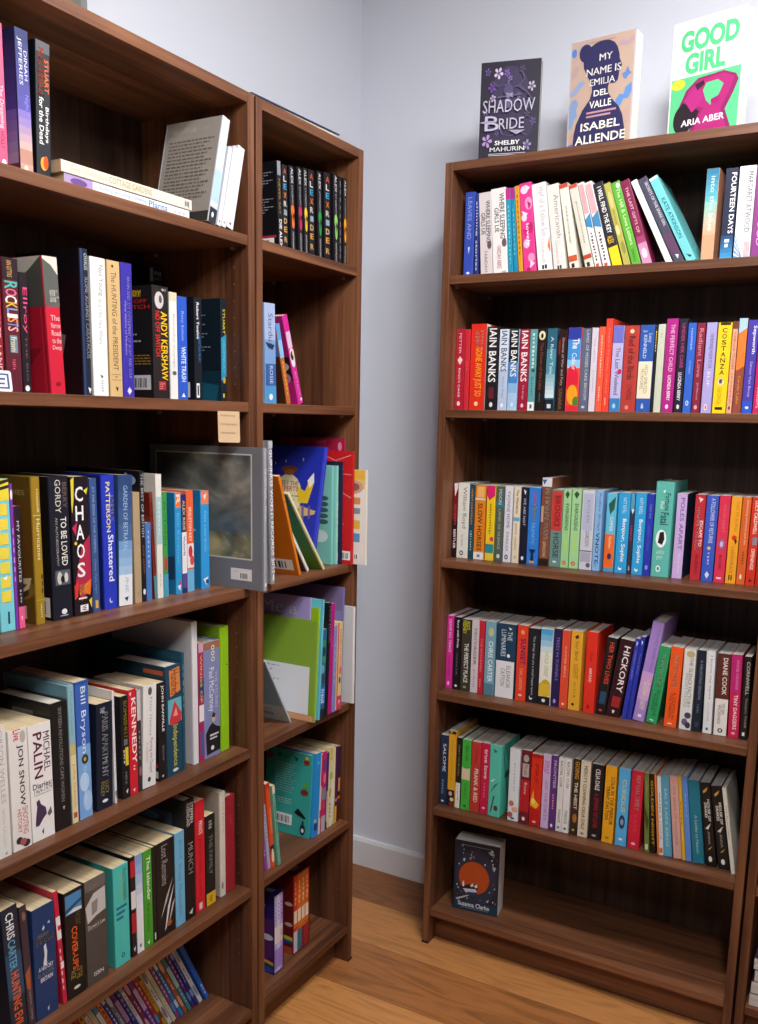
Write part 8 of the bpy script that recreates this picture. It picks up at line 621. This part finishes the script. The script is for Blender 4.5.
{'case':'C','pos':(.0624,.09914,.1035),'yaw':-1.4451,'t':.058,'h':.2012,'wd':.1257,'col':'22283a','k':'p','dec':[],'L':[],'R':[['r',0,1,0,1,'22283a'],['r',.86,1,0,1,'1e3a50'],['o',.1,.9,.05,.95,'2c3448'],['p',[(.7557,.7951),(.8021,.7777),(.7876,.8241),(.7615,.8154)],'b8bcc8'],['p',[(.7963,.6652),(.8247,.6546),(.8158,.683),(.7999,.6777)],'b8bcc8'],['p',[(.8508,.1483),(.8873,.1346),(.8759,.1711),(.8554,.1643)],'8a90a0'],['p',[(.3827,.1395),(.4111,.1289),(.4022,.1573),(.3862,.152)],'8a90a0'],['p',[(.4073,.202),(.4585,.1828),(.4425,.234),(.4137,.2244)],'a05a44'],['p',[(.1836,.6818),(.208,.6727),(.2004,.697),(.1867,.6924)],'a05a44'],['p',[(.154,.06138),(.2053,.04216),(.1893,.09343),(.1604,.08381)],'8a90a0'],['p',[(.7362,.8089),(.7615,.7994),(.7536,.8247),(.7394,.82)],'8a90a0'],['p',[(.3004,.81),(.3394,.7953),(.3272,.8344),(.3053,.827)],'8a90a0'],['p',[(.2035,.8155),(.2299,.8056),(.2217,.832),(.2068,.827)],'a05a44'],['p',[(.1894,.1736),(.211,.1655),(.2042,.1871),(.1921,.1831)],'c8ccd8'],['p',[(.09942,.3372),(.1299,.3258),(.1204,.3562),(.1032,.3505)],'c8ccd8'],['p',[(.1985,.2598),(.2523,.2397),(.2355,.2934),(.2052,.2833)],'c8ccd8'],['p',[(.8004,.07409),(.8486,.05602),(.8335,.1042),(.8064,.09518)],'c8ccd8'],['p',[(.6013,.8044),(.6249,.7956),(.6176,.8192),(.6043,.8147)],'8a90a0'],['p',[(.8767,.7948),(.9086,.7828),(.8986,.8147),(.8807,.8087)],'c8ccd8'],['p',[(.8434,.2557),(.8797,.2421),(.8684,.2783),(.848,.2715)],'c8ccd8'],['p',[(.8137,.08857),(.8677,.06832),(.8509,.1223),(.8205,.1122)],'b8bcc8'],['p',[(.3664,.1756),(.3957,.1646),(.3865,.1939),(.37,.1884)],'b8bcc8'],['p',[(.1997,.121),(.2244,.1117),(.2167,.1364),(.2028,.1318)],'c8ccd8'],['p',[(.9371,.186),(.958,.1781),(.9515,.1991),(.9397,.1952)],'a05a44'],['p',[(.06864,.6376),(.1005,.6257),(.09054,.6575),(.07263,.6516)],'c8ccd8'],['p',[(.09014,.7745),(.1105,.7669),(.1042,.7873),(.09269,.7835)],'a05a44'],['p',[(.3408,.2215),(.3961,.2008),(.3788,.2561),(.3477,.2457)],'8a90a0'],['p',[(.1743,.7189),(.2044,.7076),(.195,.7377),(.1781,.732)],'a05a44'],['p',[(.8698,.5439),(.8952,.5344),(.8873,.5598),(.873,.555)],'a05a44'],['p',[(.9041,.5973),(.935,.5857),(.9254,.6166),(.908,.6108)],'c8ccd8'],['p',[(.9295,.8087),(.9718,.7928),(.9586,.8351),(.9348,.8272)],'a05a44'],['p',[(.821,.2005),(.8583,.1865),(.8467,.2238),(.8257,.2168)],'c8ccd8'],['p',[(.0968,.6802),(.1291,.6681),(.119,.7004),(.1008,.6943)],'b8bcc8'],['p',[(.674,.2791),(.7111,.2652),(.6995,.3022),(.6787,.2953)],'c8ccd8'],['p',[(.75,.09),(.85,.1),(.9,.12),(.84,.14),(.78,.12)],'b0b4c0'],['p',[(.86,.28),(.94,.3),(.9,.36),(.86,.33)],'b0b4c0'],['o',.27,.74,.12,.8,'b24a1c'],['p',[(.18,.66),(.36,.6),(.42,.62),(.5,.58),(.58,.62),(.52,.68),(.3,.7),(.2,.72)],'1c2030'],['p',[(.2,.6),(.24,.56),(.25,.64),(.22,.66)],'e0dcd8'],['p',[(.38,.62),(.44,.58),(.46,.62),(.41,.64)],'e0dcd8'],['p',[(.47,.62),(.53,.58),(.55,.63),(.5,.645)],'e0dcd8'],['p',[(.22,.68),(.5,.66),(.54,.7),(.3,.74)],'c8ccd8'],['p',[(.3,.72),(.56,.7),(.5,.77),(.34,.77)],'2a3a5a'],['p',[(.06,.84),(.34,.76),(.36,.77),(.1,.86)],'b8bcc8'],['e',1,.05,.06,.2,.82,'a8acb8'],['h','Susanna Clarke',.865,.93,.12,.82,'e4e6ea',1],['e',1,.945,.955,.18,.8,'a8b0bc']],'label':'thick dark blue face-out paperback with orange moon, alone on the bottom shelf of right bookcase','name':'paperback','page':'b'},
{'case':'A','pos':(.6275,.014,1.762),'yaw':0,'lie':-1.5708,'t':.0155,'h':.282,'wd':.2,'col':'e6e6e8','k':'p','dec':[['r',0,.2,0,1,'a890c0'],['o',.04,.16,.1,.8,'6a4a8a'],['t','Choosing and using Climbing',.22,.62,.3,.8,'5a8ac8',0],['t','Plants',.64,.8,.2,.85,'4a80c4',1],['d',3,.86,.97,.3,.6,'a8b8c8']],'L':[],'R':[],'label':'white large book lying flat under the cream one, top shelf of wide left bookcase','name':'paperback','group':'gardening books lying flat on the top left shelf'},
{'case':'A','pos':(.632,.012,1.778),'yaw':0,'lie':-1.5708,'t':.0175,'h':.294,'wd':.2,'col':'dcd4c4','k':'p','dec':[['t','Great Homesteads',.06,.32,.3,.75,'c0ae90',0],['t','COTTAGE GARDENS',.33,.66,.25,.8,'b09a6a',1],['r',.93,.99,.1,.9,'c8c4c0'],['d',3,.94,.98,.2,.8,'4a4644']],'L':[],'R':[],'label':'cream large book lying flat on a white one, top shelf of wide left bookcase','name':'paperback','group':'gardening books lying flat on the top left shelf'},
{'case':'A','pos':(.29,.05,2.0202),'yaw':-1.5708,'t':.02,'h':.22,'wd':.128,'col':'6e7270','k':'p','dec':[],'L':[],'R':[['r',0,1,0,1,'666a68'],['o',.3,.7,.2,.8,'8a8e88'],['r',.88,.95,.1,.9,'50544f']],'label':'grey face-out book on top of the wide left bookcase, cut by the photo edge','name':'paperback'},
{'case':'B','pos':(.326,.224,2.0202),'yaw':-.035,'flat':1,'t':.015,'h':.3,'wd':.21,'col':'24365e','k':'h','dec':[],'L':[],'R':[],'label':'dark blue hardback lying flat on top of the narrow corner bookcase','name':'hardback'},
{'case':'D','pos':(.2242,.142,.1035),'yaw':0,'lie':0,'t':.031,'h':.198,'wd':.13,'col':'1e1a22','k':'p','dec':[],'L':[],'R':[],'label':'dark paperback lying with page edges out, lowest of the stack, right-edge bookcase','name':'paperback','group':'paperbacks stacked flat in the right-edge bookcase','page':'w','flat':1},
{'case':'D','pos':(.226,.142,.1351),'yaw':0,'lie':0,'t':.0305,'h':.198,'wd':.13,'col':'241e28','k':'p','dec':[],'L':[],'R':[],'label':'dark paperback lying with page edges out, second from the bottom of the stack, right-edge bookcase','name':'paperback','group':'paperbacks stacked flat in the right-edge bookcase','page':'w','flat':1},
{'case':'D','pos':(.231,.142,.1662),'yaw':0,'lie':0,'t':.0285,'h':.198,'wd':.13,'col':'1c1a20','k':'p','dec':[],'L':[],'R':[],'label':'dark paperback lying with page edges out, third from the bottom of the stack, right-edge bookcase','name':'paperback','group':'paperbacks stacked flat in the right-edge bookcase','page':'w','flat':1},
{'case':'D','pos':(.2275,.142,.1953),'yaw':0,'lie':0,'t':.029,'h':.198,'wd':.13,'col':'3a2836','k':'p','dec':[],'L':[],'R':[],'label':'dark paperback lying with page edges out, topmost of the stack, right-edge bookcase','name':'paperback','group':'paperbacks stacked flat in the right-edge bookcase','page':'w','flat':1},
{'case':'D','pos':(.0215,.02,.3971),'yaw':0,'t':.03,'h':.2,'wd':.13,'col':'b8202c','k':'p','dec':[['d',8,.2,.7,.35,.65,'f0c8c8']],'L':[],'R':[],'label':'red paperback spine in the right-edge bookcase, above the stack with white page edges','name':'paperback'}
]
BOXES = [
(.1045,.036,.1034,.03862,.2036,.13,'2a1c58',[['r',0,1,0,1,'30206a'],['r',.3,.8,0,1,'5a2a68'],['r',0,.12,0,1,'22184a'],['o',.12,.18,.6,.8,'b8b0d8'],['o',.28,.34,.55,.75,'b8b0d8'],['o',.5,.56,.75,.95,'b8b0d8'],['o',.7,.76,.55,.75,'b8b0d8'],['o',.5,.58,.7,.98,'d8d0e8'],['p',[(.3,.86),(.7,.81),(1,.84),(1,.86),(.7,.83),(.3,.88)],'d83a3a'],['p',[(.3,.88),(.7,.83),(1,.86),(1,.88),(.7,.85),(.3,.9)],'e8c83a'],['p',[(.3,.9),(.7,.85),(1,.88),(1,.9),(.7,.87),(.3,.92)],'3a9a5a'],['o',.9,1,.4,1,'3a4a9a']],'1c1440','purple slipcase with white planets and rainbow, holding lilac slim books'),
(.1956,.045,.1034,.07069,.2107,.13,'6e1c1a',[['r',0,1,0,1,'6a1a18'],['o',.34,.39,.8,.98,'c8a8a0'],['o',.6,.65,.8,.98,'c8a8a0'],['o',.2,.25,.6,.78,'c8a8a0'],['p',[(.2,.8),(.7,.77),(1,.78),(1,.82),(.7,.81),(.2,.84)],'d8c03a'],['p',[(.2,.84),(.7,.81),(1,.82),(1,.84),(.7,.83),(.2,.87)],'3a9a4a'],['p',[(.2,.87),(.7,.83),(1,.84),(1,.87),(.7,.87),(.2,.91)],'2a3a8a'],['r',.91,1,0,1,'a8482a']],'4a1414','dark red slipcase with planets and rainbow, holding red and orange slim books')
]
CARDS = [
{'case':'A','pos':(.6835,-.0012,1.3665),'w':.0655,'h':.0665,'col':'cdb08c','name':'paper_note','cat':'note','roll':.02618,'tilt':-.04363,'label':'beige paper note hanging from the front edge of second shelf, wide left bookcase','dec':[['d',1,0,.001,.1,.2,'b89a78'],['hl','x',.2,.25,.12,.8,'a88c6a'],['hl','x',.45,.5,.1,.86,'a88c6a'],['hl','x',.7,.75,.12,.8,'a88c6a']]},
{'case':'A','pos':(.184,.0265,1.4446),'w':.0585,'h':.031,'col':'e8e8ec','name':'shelf_card','cat':'card','tilt':-.1047,'label':'small white card with a blue frame standing before books, left edge of photo','dec':[['r',.14,.86,.06,.92,'4a5a8a'],['r',.22,.78,.1,.86,'e8e8ec'],['r',.35,.45,.5,.8,'4a5a8a'],['r',.58,.66,.5,.78,'4a5a8a']]}
]
for b in BOOKS: scan(b[10]); scan(b[11]); scan(b[12])
for b in SPECIAL: scan(b['dec']); scan(b['L']); scan(b['R'])
for b in CARDS: scan(b['dec'])
make_glyphs()

# ------------------------------------------------------------------ the room
def struct(o, label, cat):
    tag(o, label, cat, None, 'structure'); return o
X1, Y1, ZC = 3.6, -4.6, 2.5655
m = MB(); m.box((-.12, Y1, 0), (0, .12, ZC), WALL); struct(m.build('wall_left'), 'pale grey-white wall behind the two left bookcases', 'wall')
m = MB(); m.box((0, 0, 0), (X1, .12, ZC), WALL); struct(m.build('wall_back'), 'pale grey-white wall behind the right bookcase', 'wall')
m = MB(); m.box((-.12, Y1, -.06), (X1, .12, 0), oak()); struct(m.build('floor'), 'oak plank floor', 'floor')
m = MB(); m.box((-.12, Y1, ZC), (X1, .12, ZC+.1), ceiling_mat()); struct(m.build('ceiling'), 'white ceiling', 'ceiling')
SKIRT = ink('e2e2e6', .5)
m = MB(); m.prism([(0, 0), (-.014, 0), (-.014, .082), (-.009, .0925), (0, .0925)], .014, X1, SKIRT)
o = m.build('baseboard_back'); o.matrix_world = Matrix(((0, 0, 1, 0), (1, 0, 0, 0), (0, 1, 0, 0), (0, 0, 0, 1))); struct(o, 'white baseboard along the back wall', 'baseboard')
m = MB(); m.box((0, Y1, 0), (.014, -.001, .0925), SKIRT, .002); struct(m.build('baseboard_left'), 'white baseboard along the left wall', 'baseboard')

# ------------------------------------------------------------------ bookcases
HS = [2.01981, 1.76159, 1.44422, 1.06810, 0.71760, 0.39671, 0.10314]
TH = .0196; DP = .28
def disc(mb, c, nrm, r, mat, n=8):
    a = Vector((0, 0, 1)); b = Vector(nrm).cross(a)
    mb.face([Vector(c)+a*r*math.cos(2*math.pi*i/n)+b*r*math.sin(2*math.pi*i/n) for i in range(n)], mat)
def bookcase(case, W, label, group=None):
    root = empty('bookcase', frame(case)); tag(root, label, 'bookcase', group)
    H0 = HS[0]
    for s in (0, 1):
        m = MB(); x0 = 0 if s == 0 else W-TH
        m.box((x0, 0, 0), (x0+TH, DP, H0), WOODZ, .0016)
        xi = x0+TH+.0003 if s == 0 else x0-.0003
        z = .2
        while z < H0-.12:
            if min(abs(z-hh+.01) for hh in HS) > .03:
                for v in (.036, .236): disc(m, (xi, v, z), (1, 0, 0), .0019, HOLE)
            z += .032
        sp_ = m.build('side_panel', root)
        g = MB(); g.box((x0-.0015 if s == 0 else x0+.001, -.002, 0), (x0+TH-.001 if s == 0 else x0+TH+.0015, .03, .006), ink('2a1c16'), .002); g.build('foot_glide', sp_)
    m = MB(); m.box((TH, .001, H0-TH), (W-TH, DP-.006, H0), WOODX, .001); m.build('top_panel', root)
    m = MB(); m.box((TH, DP-.006, .03), (W-TH, DP-.002, H0-.002), WOODB); m.build('back_panel', root)
    m = MB(); m.box((TH, .042, .002), (W-TH, .058, HS[6]-TH), WOODX, .001); m.build('plinth', root)
    for i in range(1, 7):
        m = MB(); m.box((TH+.0004, .0012, HS[i]-TH), (W-TH-.0004, DP-.0065, HS[i]), WOODX, .0014)
        sh = m.build('shelf', root)
        if i in (6,): continue
        for x, sg in ((TH, 1), (W-TH, -1)):
            for v in (.036, .236):
                p = MB(); p.box((min(x, x+sg*.009), v-.003, HS[i]-TH-.006), (max(x, x+sg*.009), v+.003, HS[i]-TH-.0004), PEG, .001)
                p.build('shelf_pin', sh)
    return root
bookcase('A', .80, 'wide brown bookcase at left, filling the left edge of the photo')
bookcase('B', .40, 'narrow brown bookcase between the wide left bookcase and the corner')
bookcase('C', .806, 'brown bookcase against the back wall with three face-out books on top')
bookcase('D', .80, 'brown bookcase sliver at the right edge of the photo')

# ------------------------------------------------------------------ books on shelves
for b in BOOKS: shelf_book(*b)
for q in SPECIAL:
    mw = frame(q['case']) @ Matrix.Translation(q['pos']) @ Matrix.Rotation(q['yaw'], 4, 'Z') @ Matrix.Rotation(q.get('lie', 0), 4, 'Y')
    if q.get('flat'): mw = mw @ Matrix.Rotation(math.pi, 4, 'Z') @ Matrix.Rotation(math.pi/2, 4, 'Y') @ Matrix.Translation((-q['t'], 0, 0))
    root = empty(q['name'], mw); tag(root, q['label'], 'book', q.get('group'))
    book_parts(root, q['t'], q['h'], q['wd'], q['col'], q['k'], q['dec'], q['L'], q['R'], q.get('page'))

# slipcases: open-fronted card boxes
for (u, v, w, t, h, wd, col, L, top, label) in BOXES:
    root = empty('slipcase', frame('B') @ Matrix.Translation((u, v, w))); tag(root, label, 'slipcase', None)
    c = .0018; m = MB(); K = ink(col)
    m.box((0, 0, 0), (c, wd, h), K); m.box((t-c, 0, 0), (t, wd, h), K); m.box((c, 0, 0), (t-c, wd, c), K)
    m.box((c, 0, h-c), (t-c, wd, h), ink(top)); m.box((c, wd-c, c), (t-c, wd, h-c), K)
    draw(m, L, lambda cc, a, l: (-l, wd*(1-cc), h*(1-a)), wd, h)
    m.face([(t*.3, wd*.12, h+.0002), (t*.7, wd*.12, h+.0002), (t*.7, wd*.3, h+.0002), (t*.3, wd*.3, h+.0002)], ink('8a8098'))
    m.build('card_shell', root)

# paper notes and cards
for q in CARDS:
    mw = frame(q['case']) @ Matrix.Translation(q['pos']) @ Matrix.Rotation(q.get('roll', 0), 4, 'Y') @ Matrix.Rotation(q.get('tilt', 0), 4, 'X')
    W, H = q['w'], q['h']; m = MB()
    r = .004; poly = []
    for cx, cz, a0 in ((W-r, H-r, 0), (r, H-r, 90), (r, r, 180), (W-r, r, 270)):
        for k in range(4):
            a = math.radians(a0+30*k); poly.append((cx+r*math.cos(a), cz+r*math.sin(a)))
    K = ink(q['col'], .8)
    n = len(poly); th = .0006
    m.face([(x, 0, z) for x, z in poly], K); m.face([(x, th, z) for x, z in reversed(poly)], K)
    for i in range(n):
        (xa, za), (xb, zb) = poly[i], poly[(i+1) % n]
        m.face([(xa, 0, za), (xa, th, za), (xb, th, zb), (xb, 0, zb)], K)
    draw(m, q['dec'], lambda c, a, l: (c*W, -l, H*(1-a)), W, H)
    o = m.build(q['name']); o.matrix_world = mw; tag(o, q['label'], q['cat'])

# ------------------------------------------------------------------ light
def area(name, loc, target, size, energy, color, shape='DISK'):
    l = bpy.data.lights.new(name, 'AREA'); l.shape = shape; l.size = size; l.energy = energy; l.color = color
    o = bpy.data.objects.new(name, l); COL.objects.link(o); o.location = loc
    d = Vector(target)-Vector(loc); o.rotation_euler = d.to_track_quat('-Z', 'Y').to_euler(); return o
def lamp(name, loc, energy, radius, color=(1.0, .985, .97)):
    l = bpy.data.lights.new(name, 'POINT'); l.energy = energy; l.shadow_soft_size = radius; l.color = color
    o = bpy.data.objects.new(name, l); COL.objects.link(o); o.location = loc
lamp('lamp_near_corner', (1.25, -.95, 2.42), 20, .07)
lamp('lamp_right', (2.3, -.8, 2.42), 12, .07)
lamp('fill_middle', (1.7, -2.7, 2.40), 38, .1)  # unseen fill light, added behind the camera
area('downlight_corner', (1.2, -1.2, ZC-.03), (1.15, -1.15, 0), .3, 28, (1.0, .985, .97))
area('downlight_middle', (1.6, -2.3, ZC-.03), (1.5, -2.2, 0), .3, 16, (1.0, .985, .97))
w = bpy.data.worlds.new('shop_ambient'); SC.world = w; w.use_nodes = True
w.node_tree.nodes['Background'].inputs[0].default_value = (0.86, 0.93, 1.0, 1)
w.node_tree.nodes['Background'].inputs[1].default_value = .06

# ------------------------------------------------------------------ camera
cd = bpy.data.cameras.new('camera'); cam = bpy.data.objects.new('camera', cd); COL.objects.link(cam)
F, CX, CY = 915.441, 384.283, 583.347
cd.sensor_fit = 'VERTICAL'; cd.sensor_height = 24; cd.lens = 24*F/1024
cd.shift_x = -(CX-379)/1024; cd.shift_y = (CY-512)/1024
cd.clip_start = .05
cam.matrix_world = Matrix([[0.86851, -0.103875, 0.484665, 1.45321], [0.495252, 0.141621, -0.857128, -2.37855], [0.020396, 0.984456, 0.174443, 1.4128], [0, 0, 0, 1]])
SC.camera = cam
SC.view_settings.view_transform = 'Standard'; SC.view_settings.look = 'None'
SC.view_settings.gamma = 1; SC.view_settings.use_curve_mapping = False
SC.view_settings.exposure = -0.2
SC.cycles.max_bounces = 8; SC.cycles.use_denoising = True
